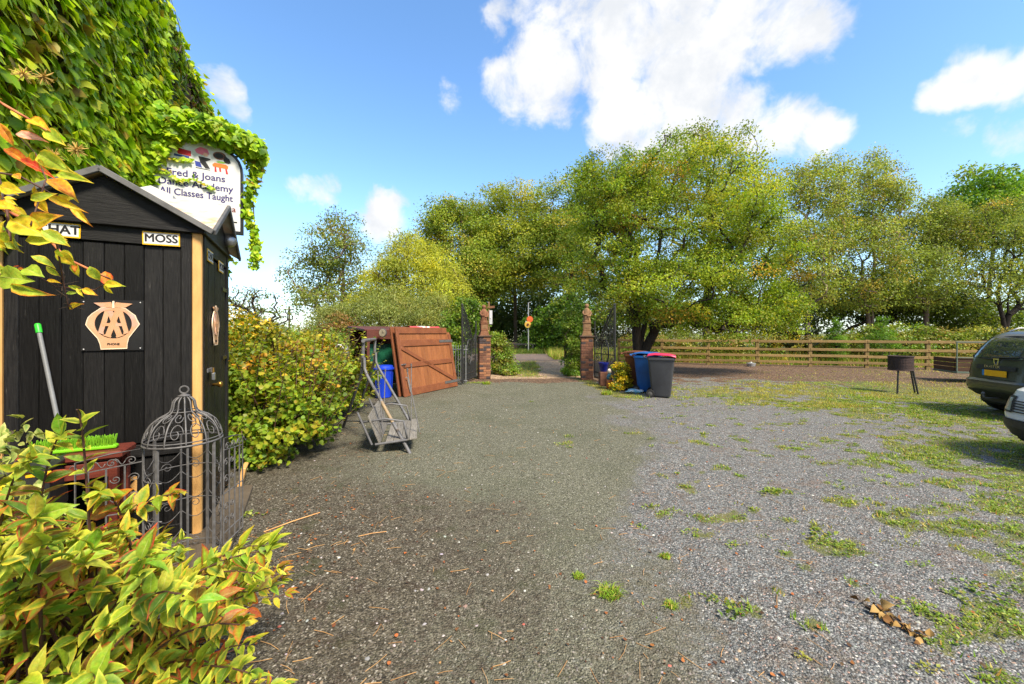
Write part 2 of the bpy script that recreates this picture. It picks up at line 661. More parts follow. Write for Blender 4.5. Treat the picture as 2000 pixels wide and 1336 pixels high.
M['bin_grey'] = mat('bin_grey', (0.060, 0.063, 0.070), (0.042, 0.044, 0.050), rough=0.5, spec=0.45, scale=3, c3=(0.12, 0.12, 0.12), s3=7, t3=0.70)
M['bin_brown'] = mat('bin_brown', lin(112, 66, 40), lin(88, 50, 32), rough=0.5, scale=3)
M['pink'] = mat('bin_pink_lid', lin(204, 44, 88), lin(180, 34, 74), rough=0.4, scale=3)
M['rubber'] = mat('rubber', (0.012, 0.012, 0.012), (0.02, 0.02, 0.02), rough=0.75)
M['fence_wood'] = mat('fence_wood', lin(150, 124, 78), lin(120, 96, 58), rough=0.85, scale=4, stretch=(2, 10, 10), bump=0.4, bscale=8, c3=lin(96, 94, 44), s3=1.8, t3=0.54, vary=.22)
M['fence_post'] = mat('fence_post_wood', lin(142, 118, 74), lin(114, 92, 56), rough=0.85, scale=4, stretch=(10, 10, 1.5), bump=0.4, bscale=8, c3=lin(98, 100, 44), s3=2.5, t3=0.5)
M['sandstone'] = mat('red_sandstone', lin(134, 92, 66), lin(108, 72, 52), rough=0.9, scale=10, bump=0.4, c3=lin(86, 62, 46), s3=6, t3=0.58)
M['sandstone_pale'] = mat('tan_sandstone', lin(140, 108, 78), lin(112, 84, 60), rough=0.9, scale=10, bump=0.4, c3=lin(100, 92, 60), s3=6, t3=0.55)
M['brick_a'] = mat('brick_orange', lin(146, 102, 72), lin(122, 82, 58), rough=0.9, scale=14, bump=0.4, c3=lin(110, 70, 50), s3=8, t3=0.6, vary=.22)
M['brick_b'] = mat('brick_red', lin(114, 78, 60), lin(96, 64, 50), rough=0.9, scale=14, bump=0.4, c3=lin(92, 60, 48), s3=8, t3=0.6, vary=.22)
M['brick_c'] = mat('brick_dark', lin(74, 62, 62), lin(52, 46, 48), rough=0.9, scale=14, bump=0.4)
M['mortar'] = mat('mortar', lin(128, 108, 90), lin(98, 82, 68), rough=0.95, scale=20, bump=0.3)
M['cap_stone'] = mat('cap_stone', lin(92, 74, 62), lin(70, 58, 50), rough=0.9, scale=10, bump=0.3)
M['bark_dark'] = mat('bark_dark', (0.040, 0.030, 0.022), (0.020, 0.015, 0.012), rough=0.9, scale=7, stretch=(3, 3, 1), bump=0.6)
M['bark_brown'] = mat('bark_brown', (0.095, 0.066, 0.046), (0.05, 0.037, 0.028), rough=0.9, scale=6, stretch=(3, 3, 1), bump=0.6)
M['bark_birch'] = mat('bark_birch', (0.20, 0.15, 0.115), (0.10, 0.07, 0.055), rough=0.85, scale=5, stretch=(1, 1, 4), bump=0.4)
M['twig_red'] = mat('twig_red', (0.115, 0.050, 0.036), (0.07, 0.036, 0.026), rough=0.7, scale=12)
M['twig_brown'] = mat('twig_brown', (0.085, 0.055, 0.035), (0.05, 0.034, 0.024), rough=0.8, scale=12)
M['rust'] = mat('rusty_drum', (0.060, 0.036, 0.032), (0.038, 0.026, 0.026), rough=0.7, metal=0.3, scale=8, c3=(0.12, 0.06, 0.04), s3=4, t3=0.6)
M['plaster'] = mat('house_brick_wall', (0.11, 0.07, 0.05), (0.07, 0.05, 0.04), rough=0.95, scale=6, bump=0.3)
M['leaf_tree'] = leafmat('tree_leaf', trans=0.42, rough=0.5, spec=0.25)
M['leaf_shrub'] = leafmat('shrub_leaf', trans=0.34, rough=0.45, spec=0.32)
M['leaf_ivy'] = leafmat('ivy_leaf', trans=0.40, rough=0.5, spec=0.28)
M['leaf_near'] = leafmat('near_leaf', trans=0.36, rough=0.52, spec=0.28, bump=0.35, vscale=130)
M['grass'] = leafmat('grass_blade', trans=0.3, rough=0.55, spec=0.2)
M['stone'] = attrmat('gravel_stone', rough=0.8, spec=0.3)
M['litter'] = attrmat('dead_leaf', rough=0.8, spec=0.15)


# ------------------------------------------------------------------ ground
def vnoise(x, y, seed=0):
    xi, yi = np.floor(x).astype(np.int64), np.floor(y).astype(np.int64)
    xf, yf = x - xi, y - yi

    def h(a, b):
        n = (a * 374761393 + b * 668265263 + seed * 1442695041) & 0xffffffff
        n = ((n ^ (n >> 13)) * 1274126177) & 0xffffffff
        return ((n ^ (n >> 16)) & 0xffff) / 65535.0
    u, v = xf * xf * (3 - 2 * xf), yf * yf * (3 - 2 * yf)
    return (h(xi, yi) * (1 - u) + h(xi + 1, yi) * u) * (1 - v) + (h(xi, yi + 1) * (1 - u) + h(xi + 1, yi + 1) * u) * v


def fbm(x, y, seed=0, o=4):
    s, a, t = 0.0, 1.0, 0.0
    for i in range(o):
        s = s + a * vnoise(x * 2 ** i + 13.7 * i, y * 2 ** i - 7.1 * i, seed + i)
        t += a
        a *= 0.55
    return s / t


def sst(v, a, b):
    t = np.clip((v - a) / (b - a), 0, 1)
    return t * t * (3 - 2 * t)


def zones(X, Y):
    """how much of each kind of surface lies at X, Y: tarmac, dark soil, grass, tan lane, leaf mulch, dry grass"""
    n1 = fbm(X * 1.1, Y * 1.1, 3)
    n2 = fbm(X * 2.6, Y * 2.6, 9)
    xb = np.interp(Y, [0, 1.8, 3.4, 4.2, 5.6, 9.6, 12.5, 14], [1.0, .8, .75, 1.25, 2.0, 2.35, 2.2, 2.2])
    tar = sst(xb - X + (n1 - .5) * 1.9, -.6, .6)
    xs = np.interp(Y, [0, 1.8, 2.8, 3.6, 4.4, 6, 9, 11, 12.4, 13], [.75, .65, .35, -.35, -1.7, -2.6, -2.75, -2.2, -1.3, -.6])
    soil = .88 * sst(xs - X + (n1 - .5) * 2.2 + (n2 - .5) * 1.0, -2.0, 1.8)
    # threshold between the pillars: red-brown leaf crumbs
    mulch = sst(Y + (n1 - .5) * 1.8, 12.4, 13.4) * sst(Y, 15.2, 14.2) * sst(np.abs(X - .8), 3.0, 2.2)
    yard_r = sst(X, 2.4, 3.6)
    mulch = np.maximum(mulch, yard_r * sst(Y + X * .32 + (n1 - .5) * 3.5, 15.2, 17.4) * sst(Y + X * .33, 25.2, 24.6))
    mulch = np.maximum(mulch, .75 * yard_r * sst(Y + (n1 - .5) * 3, 10.5, 12.0) * sst(n2, .42, .6))
    # grass: dense pale band in front of the fence, broken patches on the right of the yard
    band = np.exp(-((Y - 11.0 - (n1 - .5) * 3.0) / 2.0) ** 2) * sst(X, 2.6, 4.2)
    right = sst(X - 1.0 - .42 * Y, .0, 1.4 + .38 * Y)
    gn = fbm(X * 1.5, Y * 2.2, 21, 5)
    gfine = fbm(X * 6, Y * 7, 33, 3)
    grass = sst(gn * .48 + gfine * .52 + right * .16 + band * .15, .555, .65) * np.clip(right * 2.2 + band, 0, 1)
    spot = sst(gfine * .5 + n2 * .5 + .075 * sst(X - .3 * Y, 0, 1.2), .65, .72) * sst(X, .3, 1.0) * sst(Y, 9, 6)
    grass = np.maximum(grass, spot)
    edge = sst(np.abs(X - np.interp(Y, [9.5, 11, 13, 14], [3.0, 2.7, 2.45, 2.4])) + (n2 - .5) * .5, .42, .12) * sst(Y, 9.3, 10) * sst(Y, 14.5, 13.5)
    grass = np.maximum(grass, edge * .9)
    # outside the gate
    out = sst(Y, 13.7, 14.3)
    mid = sst(np.abs(X - .55 - (Y - 14) * .05 + (n2 - .5) * .8), .62, .30) * sst(Y, 14.0, 15.0) * sst(Y, 23.5, 21)
    lane = out * sst(Y, 25, 24) * sst(np.abs(X - .8) + (n1 - .5) * .6, 2.4, 1.6)
    field = np.clip(1 - sst(X, -3.6, -3.2) * sst(Y + X * .33, 25.4, 24.9), 0, 1)
    field = np.maximum(field, out * (1 - lane) * sst(-(Y + X * .33) , -30, -13) * sst(X, 3.2, 2.2))
    field = field * (1 - lane)
    grass = np.maximum(grass, mid * .8)
    grass = grass * (1 - .62 * mulch * (X > 3))
    grass = np.where(field > .5, np.maximum(grass, .75 * sst(n2, .3, .5)), grass)
    return tar * (1 - field) * (1 - lane), soil * (1 - lane), grass, lane, mulch * (1 - lane * .5), field


def grow(a, b, h0, k, far):
    v = [a]
    st = h0
    while v[-1] < far:
        st *= k
        v.append(v[-1] + st)
    return v


gx = np.arange(-4.6, 12.01, 0.088)
gy = np.arange(0.6, 16.01, 0.088)
xs_ = sorted([-v for v in grow(4.6, 0, .07, 1.18, 900)[1:]]) + list(gx) + grow(gx[-1], 0, .07, 1.18, 900)[1:]
ys_ = sorted([.6 - (v - .6) for v in grow(.6, 0, .07, 1.25, 60)[1:]]) + list(gy) + grow(gy[-1], 0, .07, 1.12, 1500)[1:]
xs_, ys_ = np.array(xs_), np.array(ys_)
GXX, GYY = np.meshgrid(xs_, ys_)
fx, fy = GXX.ravel(), GYY.ravel()


def ground_z(x, y):
    x, y = np.asarray(x, float), np.asarray(y, float)
    near = sst(np.abs(x - 2), 30, 10) * sst(y, 26, 16)
    return ((fbm(x * .5, y * .5, 5) - .5) * .075 - .014 * np.exp(-((x - .15 * np.sin(y * .5) + .55) / .22) ** 2) - .014 * np.exp(-((x - .15 * np.sin(y * .5) - .95) / .22) ** 2) + (fbm(x * 3, y * 3, 6) - .5) * .012) * near


tar, soil, grs, lane, mul, fld = zones(fx, fy)
gzv = ground_z(fx, fy)
nxg, nyg = len(xs_), len(ys_)
idx = np.arange(nxg * nyg).reshape(nyg, nxg)
GF = np.stack([idx[:-1, :-1], idx[:-1, 1:], idx[1:, 1:], idx[1:, :-1]], -1).reshape(-1, 4)


def ground_material():
    m, nt, bs = newmat('ground_surface')
    N, L = nt.nodes, nt.links
    geo = N.new('ShaderNodeNewGeometry')
    pos = geo.outputs['Position']
    za = N.new('ShaderNodeAttribute')
    za.attribute_name = 'zone_a'
    zb = N.new('ShaderNodeAttribute')
    zb.attribute_name = 'zone_b'
    sa = N.new('ShaderNodeSeparateColor')
    sb = N.new('ShaderNodeSeparateColor')
    L.new(za.outputs['Color'], sa.inputs[0])
    L.new(zb.outputs['Color'], sb.inputs[0])

    def noise(scale, detail=5, rough=.6):
        n = N.new('ShaderNodeTexNoise')
        n.inputs['Scale'].default_value = scale
        n.inputs['Detail'].default_value = detail
        n.inputs['Roughness'].default_value = rough
        L.new(pos, n.inputs['Vector'])
        return n.outputs['Fac']

    def voro(scale, feature='F1'):
        n = N.new('ShaderNodeTexVoronoi')
        n.feature = feature
        n.inputs['Scale'].default_value = scale
        L.new(pos, n.inputs['Vector'])
        return n

    def ramp(f, stops):
        r = N.new('ShaderNodeValToRGB')
        e = r.color_ramp.elements
        e[0].position, e[0].color = stops[0][0], (*stops[0][1], 1)
        e[1].position, e[1].color = stops[-1][0], (*stops[-1][1], 1)
        for p_, c in stops[1:-1]:
            q = e.new(p_)
            q.color = (*c, 1)
        L.new(f, r.inputs[0])
        return r.outputs[0]

    def mathn(op, a, b, clamp=False):
        n = N.new('ShaderNodeMath')
        n.operation = op
        n.use_clamp = clamp
        for i, v in enumerate((a, b)):
            if isinstance(v, (int, float)):
                n.inputs[i].default_value = v
            else:
                L.new(v, n.inputs[i])
        return n.outputs[0]

    def rng(f, a, b):
        n = N.new('ShaderNodeMapRange')
        n.interpolation_type = 'SMOOTHSTEP'
        n.inputs[1].default_value, n.inputs[2].default_value = a, b
        L.new(f, n.inputs[0])
        return n.outputs[0]

    def mix(f, a, b, mode='MIX'):
        n = N.new('ShaderNodeMix')
        n.data_type = 'RGBA'
        n.blend_type = mode
        if isinstance(f, (int, float)):
            n.inputs[0].default_value = f
        else:
            L.new(f, n.inputs[0])
        for i, v in ((6, a), (7, b)):
            if isinstance(v, tuple):
                n.inputs[i].default_value = (*v, 1)
            else:
                L.new(v, n.inputs[i])
        return n.outputs[2]

    def red(c):
        s = N.new('ShaderNodeSeparateColor')
        L.new(c, s.inputs[0])
        return s.outputs

    fine = noise(55, 4)
    med = noise(7, 6)
    big = noise(.9, 5)
    v1 = voro(100)
    r1 = red(v1.outputs['Color'])
    gravel = ramp(r1[0], [(0, (.048, .051, .050)), (.35, (.114, .119, .116)), (.7, (.194, .201, .195)), (.93, (.30, .305, .295)), (1, (.52, .51, .47))])
    tint = ramp(r1[1], [(0, (1, 1, 1)), (.80, (1, 1, 1)), (.86, (1.10, .92, .80)), (.95, (1.18, .90, .78)), (1, (1.3, .78, .66))])
    gravel = mix(1.0, gravel, tint, 'MULTIPLY')
    gravel = mix(rng(med, .50, .68), gravel, mix(.5, gravel, (.15, .11, .075)))
    gravel = mix(rng(noise(2.3, 6, .65), .56, .70), gravel, mix(.45, gravel, (.17, .105, .07)))
    gravel = mix(mathn('MULTIPLY', rng(v1.outputs['Distance'], .45, .85), .75), gravel, (.030, .028, .026))
    v2 = voro(120)
    r2 = red(v2.outputs['Color'])
    tarm = ramp(r2[0], [(0, (.054, .053, .034)), (.4, (.116, .114, .078)), (.8, (.182, .180, .128)), (.97, (.26, .255, .19)), (1, (.48, .46, .40))])
    tarm = mix(mathn('MULTIPLY', rng(v2.outputs['Distance'], .45, .9), .7), tarm, (.028, .027, .018))
    tarm = mix(mathn('MULTIPLY', rng(big, .45, .7), .45), tarm, (.075, .082, .045))
    r3 = red(voro(105).outputs['Color'])
    so = ramp(r3[0], [(0, (.025, .021, .014)), (.45, (.068, .058, .039)), (.82, (.124, .108, .077)), (.96, (.20, .18, .14)), (1, (.38, .35, .29))])
    so = mix(rng(med, .50, .70), so, mix(.6, so, (.034, .020, .012)))
    so = mix(mathn('MULTIPLY', rng(noise(3.1, 5), .56, .70), .6), so, (.040, .046, .014))
    gn_ = ramp(fine, [(.25, (.035, .050, .012)), (.5, (.085, .105, .022)), (.75, (.18, .17, .045))])
    gn_ = mix(rng(big, .4, .65), gn_, mix(.5, gn_, (.20, .165, .065)))
    tan = ramp(red(voro(60).outputs['Color'])[0], [(0, (.20, .135, .08)), (.5, (.40, .28, .17)), (.9, (.52, .38, .25)), (1, (.6, .52, .43))])
    tan = mix(rng(med, .45, .65), tan, (.20, .125, .080))
    mu = ramp(red(voro(38).outputs['Color'])[0], [(0, (.036, .021, .013)), (.4, (.092, .052, .032)), (.8, (.17, .105, .064)), (1, (.32, .22, .14))])
    mu = mix(rng(med, .5, .7), mu, (.060, .040, .028))
    fl = mix(rng(big, .35, .6), (.060, .082, .024), (.15, .125, .055))

    def w(sock, lo=.35, hi=.65, amp=.5, n=None):
        j = mathn('MULTIPLY', mathn('SUBTRACT', n or fine, .5), amp)
        return rng(mathn('ADD', sock, j), lo, hi)

    blend = noise(16, 5, .65)
    c = gravel
    c = mix(w(sa.outputs[0], .2, .8, 1.0, blend), c, tarm)
    c = mix(w(sa.outputs[1], .2, .8, 1.0, blend), c, so)
    c = mix(w(sb.outputs[1], .3, .7, 1.0, blend), c, mu)
    c = mix(w(sb.outputs[0], .3, .7, .8, blend), c, tan)
    c = mix(w(sb.outputs[2], .4, .6, .4, blend), c, fl)
    c = mix(mathn('MULTIPLY', w(sa.outputs[2], .35, .7, 1.3, fine), .85), c, gn_)
    L.new(c, bs.inputs['Base Color'])
    bs.inputs['Roughness'].default_value = .82
    bs.inputs['Specular IOR Level'].default_value = .3
    hh = mathn('ADD', mathn('MULTIPLY', v1.outputs['Distance'], -1.0), mathn('MULTIPLY', fine, .5))
    b = N.new('ShaderNodeBump')
    b.inputs['Strength'].default_value = .9
    b.inputs['Distance'].default_value = .010
    L.new(hh, b.inputs['Height'])
    b2 = N.new('ShaderNodeBump')
    b2.inputs['Strength'].default_value = .5
    b2.inputs['Distance'].default_value = .05
    L.new(med, b2.inputs['Height'])
    L.new(b2.outputs[0], b.inputs['Normal'])
    L.new(b.outputs[0], bs.inputs['Normal'])
    return m


M['ground'] = ground_material()
gme = np_mesh('ground', np.stack([fx, fy, gzv], 1), GF, M['ground'], smooth=True)
for nm, ch in (('zone_a', (tar, soil, grs)), ('zone_b', (lane, mul, fld))):
    a_ = gme.color_attributes.new(nm, 'FLOAT_COLOR', 'POINT')
    cc = np.ones((len(fx), 4), np.float32)
    for i_, q_ in enumerate(ch):
        cc[:, i_] = q_
    a_.data.foreach_set('color', cc.ravel())
ground = link('ground', gme)
tag(ground, 'yard of worn tarmac, grey gravel and weeds', kind='structure')

M['road'] = mat('road_tarmac', lin(106, 92, 84), lin(86, 76, 70), rough=.9, scale=14, detail=8, c3=lin(136, 106, 90), s3=1.5, t3=.55, bump=.2)
rd = Shape()
rd.add([(-120, 24.5, .006), (120, 21.0, .006), (120, 28.0, .006), (-120, 31.5, .006)], [(0, 1, 2, 3)])
tag(rd.build('road', M['road']), 'country lane crossing beyond the open gates', kind='structure')


def gz(x, y):
    return float(ground_z(np.array([x]), np.array([y]))[0])


# ------------------------------------------------------------------ foliage machinery
def unit(v):
    return v / np.maximum(np.linalg.norm(v, axis=-1, keepdims=True), 1e-9)


def leaf_template(kind):
    """returns verts (x across, y along, z off the blade), faces, edge weight per vertex"""
    if kind == 'diamond':
        V = np.array([(0, 0, 0), (.34, .45, .07), (0, 1, -.06), (-.34, .45, .07)], float)
        return V, np.array([(0, 1, 2), (0, 2, 3)]), np.array([0, .5, 1, .5])
    if kind == 'slim':
        V = np.array([(0, 0, 0), (.13, .45, .03), (0, 1, -.10), (-.13, .45, .03)], float)
        return V, np.array([(0, 1, 2), (0, 2, 3)]), np.array([0, .5, 1, .5])
    if kind == 'round':
        out = [(0, 0), (.34, .02), (.52, .28), (.42, .52), (.36, .80), (.12, .84), (0, 1), (-.12, .84), (-.36, .80), (-.42, .52), (-.52, .28), (-.34, .02)]
        V = [(0, .45, -.05)] + [(x, y, .10 * abs(x) * 2 - .08 * y * y) for x, y in out]
        n = len(out)
        return np.array(V, float), np.array([(0, 1 + i, 1 + (i + 1) % n) for i in range(n)]), np.array([0] + [1] * n, float)
    if kind == 'ivy':
        out = [(0, 0), (.26, -.14), (.58, .04), (.74, .36), (.46, .44), (.32, .66), (0, 1.04), (-.32, .66), (-.46, .44), (-.74, .36), (-.58, .04), (-.26, -.14)]
        V = [(0, .35, .02)] + [(x, y, -.16 * abs(x) - .22 * y * y) for x, y in out]
        n = len(out)
        return np.array(V, float), np.array([(0, 1 + i, 1 + (i + 1) % n) for i in range(n)]), np.array([0] + [1] * n, float)
    if kind == 'hexa':
        V = np.array([(0, 0, 0), (.46, .16, .06), (.44, .62, .05), (0, 1, -.10), (-.44, .62, .05), (-.46, .16, .06)], float)
        return V, np.array([(0, 1, 2), (0, 2, 3), (0, 3, 4), (0, 4, 5)]), np.array([0, 1, 1, 1, 1, 1], float)
    if kind == 'ovate_far':
        V = np.array([(0, 0, 0), (.20, .22, .06), (.25, .45, .03), (.14, .76, -.14), (0, 1, -.34), (-.14, .76, -.14), (-.25, .45, .03), (-.20, .22, .06), (0, .3, -.03), (0, .62, -.13)], float)
        return V, np.array([(0, 1, 8), (1, 2, 8), (2, 9, 8), (2, 3, 9), (3, 4, 9), (4, 5, 9), (5, 6, 9), (6, 8, 9), (6, 7, 8), (7, 0, 8)]), np.array([.2, 1, 1, 1, 1, 1, 1, 1, 0, 0], float)
    if kind == 'ovate':
        rows = [(.07, .07), (.22, .20), (.42, .255), (.60, .22), (.78, .125), (.90, .05)]
        cols = [-1, -.68, -.07, 0, .07, .68, 1]
        V, E = [(0, 0, 0)], [.2]
        for t, wd in rows:
            for cc in cols:
                V.append((wd * cc, t, .09 * abs(cc) * (wd / .25) - .30 * t * t + .015 * math.sin(9 * t + cc)))
                E.append({0: -.55, .07: 0, .68: .12, 1: 1}[abs(cc)] if t < .85 else max(.6, abs(cc)))
        V.append((0, 1.0, -.34))
        E.append(1.25)
        F = []
        nr, nc = len(rows), 7
        for j in range(nc - 1):
            F.append((0, 1 + j + 1, 1 + j))
            F.append((len(V) - 1, 1 + (nr - 1) * nc + j, 1 + (nr - 1) * nc + j + 1))
        for i in range(nr - 1):
            for j in range(nc - 1):
                a = 1 + i * nc + j
                F.append((a, a + 1, a + nc + 1))
                F.append((a, a + nc + 1, a + nc))
        return np.array(V, float), np.array(F), np.array(E, float)


def leaf_cols(E0, cin, cout):
    """blade to margin, with a pale midrib where the weight is negative"""
    e = np.clip(E0, 0, 1)[:, None]
    v = np.clip(-E0, 0, 1)[:, None]
    c = np.asarray(cin) * (1 - e) + np.asarray(cout) * e
    return c * (1 - v) + np.array([.52, .50, .20]) * v


def leaf_frames(axis, normal):
    y = unit(axis)
    z = unit(normal - y * np.sum(normal * y, -1, keepdims=True))
    x = np.cross(y, z)
    return np.stack([x, y, z], -1)                # (n,3,3) columns


def leaf_mesh(name, tmpl, pos, axis, normal, size, c_in, c_out, mat_, wid=None):
    V0, F0, E0 = leaf_template(tmpl)
    n, k = len(pos), len(V0)
    fr = leaf_frames(axis, normal)
    loc = np.broadcast_to(V0, (n, k, 3)).copy()
    if wid is not None:
        loc[:, :, 0] *= wid[:, None]
    loc *= size[:, None, None]
    Vw = np.einsum('nij,nkj->nki', fr, loc) + pos[:, None, :]
    F = (F0[None] + (np.arange(n) * k)[:, None, None]).reshape(-1, 3)
    e = np.clip(E0, 0, 1)[None, :, None]
    c = c_in[:, None, :] * (1 - e) + c_out[:, None, :] * e
    return np_mesh(name, Vw.reshape(-1, 3), F, mat_, c.reshape(-1, 3), smooth=(tmpl in ('ovate', 'ovate_far', 'ivy', 'round', 'hexa')))


def palette(pal, n, rng, jitter=.16, per=None):
    """random colours out of a list of (weight, linear rgb)"""
    w = np.array([p[0] for p in pal], float)
    c = np.array([p[1] for p in pal], float)
    i = rng.choice(len(pal), n, p=w / w.sum())
    out = c[i] * (1 + rng.normal(0, jitter, (n, 1)))
    return np.clip(out * (1 + rng.normal(0, jitter * .35, (n, 3))), .002, .95)


def tubes_mesh(name, P0, P1, r0, r1, mat_, sides=5):
    n = len(P0)
    d = unit(P1 - P0)
    ref = np.where(np.abs(d[:, 2:3]) > .9, np.array([[1., 0, 0]]), np.array([[0, 0, 1.]]))
    a = unit(np.cross(d, ref))
    b = np.cross(d, a)
    th = np.arange(sides) * 2 * math.pi / sides
    ring = a[:, None, :] * np.cos(th)[None, :, None] + b[:, None, :] * np.sin(th)[None, :, None]
    V = np.concatenate([P0[:, None, :] + ring * r0[:, None, None], P1[:, None, :] + ring * r1[:, None, None]], 1)
    q = np.array([(k, (k + 1) % sides, sides + (k + 1) % sides, sides + k) for k in range(sides)])
    F = (q[None] + (np.arange(n) * 2 * sides)[:, None, None]).reshape(-1, 4)
    return np_mesh(name, V.reshape(-1, 3), F, mat_, smooth=True)


def skeleton(base, top, clumps, rng, r_tip, seg=3, droop=0.0, forks=None, trunk_seg=9, wob=.12):
    """grow limbs from a trunk to every clump; radius follows the number of twigs carried"""
    pts = [np.array(base, float)]
    par = [-1]
    tops = [np.array(t, float) for t in ([top] if forks is None else forks)]
    for t in tops:
        prev = 0
        for i in range(1, trunk_seg + 1):
            f = i / trunk_seg
            q = pts[0] * (1 - f) + t * f
            bend = np.array([0, 0, 1.]) * 0
            q = q + rng.normal(0, wob, 3) * np.array([1, 1, .2]) * (f * (1.2 - f)) + bend
            # rise first, then lean
            q[:2] = pts[0][:2] + (t[:2] - pts[0][:2]) * f ** 1.5 + rng.normal(0, wob, 2) * f
            pts.append(q)
            par.append(prev)
            prev = len(pts) - 1
    order = np.argsort(np.linalg.norm(clumps - np.array(base), axis=1))
    root = np.array(base, float)
    tips = {}
    for ci in order:
        c = clumps[ci]
        A = np.array(pts)
        dist = np.linalg.norm(A - c, axis=1)
        rd_ = np.linalg.norm(A - root, axis=1)
        cost = dist + .25 * rd_ + np.maximum(0, A[:, 2] - c[2]) * .7
        cost[0] += 100
        p = int(np.argmin(cost))
        a = A[p]
        prev = p
        for s in range(1, seg + 1):
            f = s / seg
            q = a * (1 - f) + c * f
            q = q + rng.normal(0, .06, 3) * dist[p] * (1 if s < seg else 0)
            q[2] += math.sin(f * math.pi) * .12 * dist[p]
            pts.append(q)
            par.append(prev)
            prev = len(pts) - 1
        tips[ci] = prev
    pts = np.array(pts)
    par = np.array(par)
    cnt = np.zeros(len(pts))
    for t in tips.values():
        cnt[t] += 1
    for i in range(len(pts) - 1, 0, -1):
        cnt[par[i]] += cnt[i]
    rad = r_tip * np.sqrt(np.maximum(cnt, .6))
    return pts, par, rad


def sample_lobes(lobes, n, rng, shell=.5, low=.35, flat=1.0):
    L_ = np.array(lobes, float)
    vol = (L_[:, 3] * L_[:, 4] * L_[:, 5]) ** (.75)
    out = []
    inv = 1 / L_[:, 3:6]
    while len(out) < n:
        i = rng.choice(len(L_), p=vol / vol.sum())
        v = unit(rng.normal(size=3))
        if v[2] < -.2 and rng.random() < low:
            continue
        rr = 1 - shell * rng.random() ** 1.6
        p = L_[i, :3] + v * L_[i, 3:6] * rr
        dd = np.sum(((p - L_[:, :3]) * inv) ** 2, 1)
        if np.any(dd < (1 - shell) ** 2 * .75):
            if rng.random() < .8:
                continue
        out.append(p)
    return np.array(out)


def make_tree(name, label, base, lobes, pal, seed, clumps=260, per=110, clump_r=.45, leaf=.10, tmpl='diamond', bark='bark_brown', r_tip=.012,
              droop=.25, top=None, forks=None, cat='tree', group=None, shell=.55, low=.35, trunk_part='trunk', leafm='leaf_tree', flatten=.6,
              up=.55, contrast=.25, wob=.12, trunk_scale=1.0, stems=0, individual=0, outc=None, keep_above=.05, leaf_part='leaf', grad=None):
    rng = np.random.default_rng(seed)
    root = empty(name, (base[0], base[1], 0), 0, label, cat, group)
    off = np.array([base[0], base[1], 0.])
    lob = np.array(lobes, float)
    C = sample_lobes(lob, clumps, rng, shell, low)
    C[:, 2] = np.maximum(C[:, 2], .12)
    ctr = np.average(lob[:, :3], axis=0, weights=lob[:, 3] * lob[:, 5])
    if top is None:
        top = (ctr[0], ctr[1], ctr[2] + .25 * lob[:, 5].max())
    if stems:
        fk = [C[i] for i in rng.choice(len(C), stems, replace=False)]
    else:
        fk = forks
    pts, par, rad = skeleton((base[0], base[1], -.05), top, C, rng, r_tip, 3, droop, fk, wob=wob)
    rad = rad * trunk_scale
    a = np.arange(1, len(pts))
    me = tubes_mesh(trunk_part, pts[par[a]] - off, pts[a] - off, np.minimum(rad[par[a]], rad[a] * 1.35 + .004), rad[a], M[bark], 6)
    link(trunk_part, me, root)
    cs = clump_r * rng.uniform(.65, 1.35, len(C))
    n = clumps * per
    ci = np.repeat(np.arange(len(C)), per)
    u = rng.normal(size=(n, 3))
    u = unit(u) * (rng.random((n, 1)) ** .45)
    pos = C[ci] + u * cs[ci][:, None] * np.array([1.15, 1.15, flatten])
    pos[:, 2] -= droop * cs[ci] * (np.linalg.norm(u[:, :2], axis=1) ** 2)
    keep = pos[:, 2] > keep_above
    pos, ci, u = pos[keep], ci[keep], u[keep]
    n = len(pos)
    outw = unit(pos - ctr)
    nr = unit(rng.normal(size=(n, 3)) * .50 + outw * .40 + u * .35 + np.array([0, 0, up]))
    ax = unit(rng.normal(size=(n, 3)) * .7 + u * .8 + np.array([0, 0, -droop]))
    sz = leaf * rng.uniform(.6, 1.3, n)
    cc = palette(pal, n, rng, .10)
    tone = 1 + rng.normal(0, contrast * .5, len(C))
    warm = palette(pal, len(C), rng, .1)
    cc = (cc * .42 + warm[ci] * .58) * np.clip(tone, .5, 1.6)[ci][:, None]
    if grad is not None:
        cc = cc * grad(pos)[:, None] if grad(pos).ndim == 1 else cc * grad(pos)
    co = cc * 1.08 if outc is None else cc * .5 + .5 * palette(outc, n, rng, .12)
    if individual:
        # the leaves nearest the camera are leaves of their own
        dcam = np.linalg.norm(pos - np.array([0, 0, CAMZ]), axis=1) / sz
        near = np.argsort(dcam)[:individual]
        mask = np.ones(n, bool)
        mask[near] = False
        V0, F0, E0 = leaf_template(tmpl)
        variants = []
        for q in range(10):
            e = np.clip(E0, 0, 1)[:, None]
            j = near[q * len(near) // 10]
            variants.append(np_mesh(leaf_part, V0, F0, M[leafm], cc[j] * (1 - e) + co[j] * e, smooth=True))
        fr = leaf_frames(ax[near], nr[near])
        for q, j in enumerate(near):
            mx = Matrix(np.vstack([np.hstack([fr[q] * sz[j], (pos[j] - off)[:, None]]), [0, 0, 0, 1]]).tolist())
            link(leaf_part, variants[q % 10], root, None, mx)
        pos, ax, nr, sz, cc, co = pos[mask], ax[mask], nr[mask], sz[mask], cc[mask], co[mask]
    me = leaf_mesh('crown', {'round': 'hexa', 'ovate': 'ovate_far'}.get(tmpl, tmpl), pos - off, ax, nr, sz, cc, co, M[leafm])
    o = link('crown' if cat == 'tree' else 'foliage', me, root)
    if individual:
        o['kind'] = 'stuff'
    return root


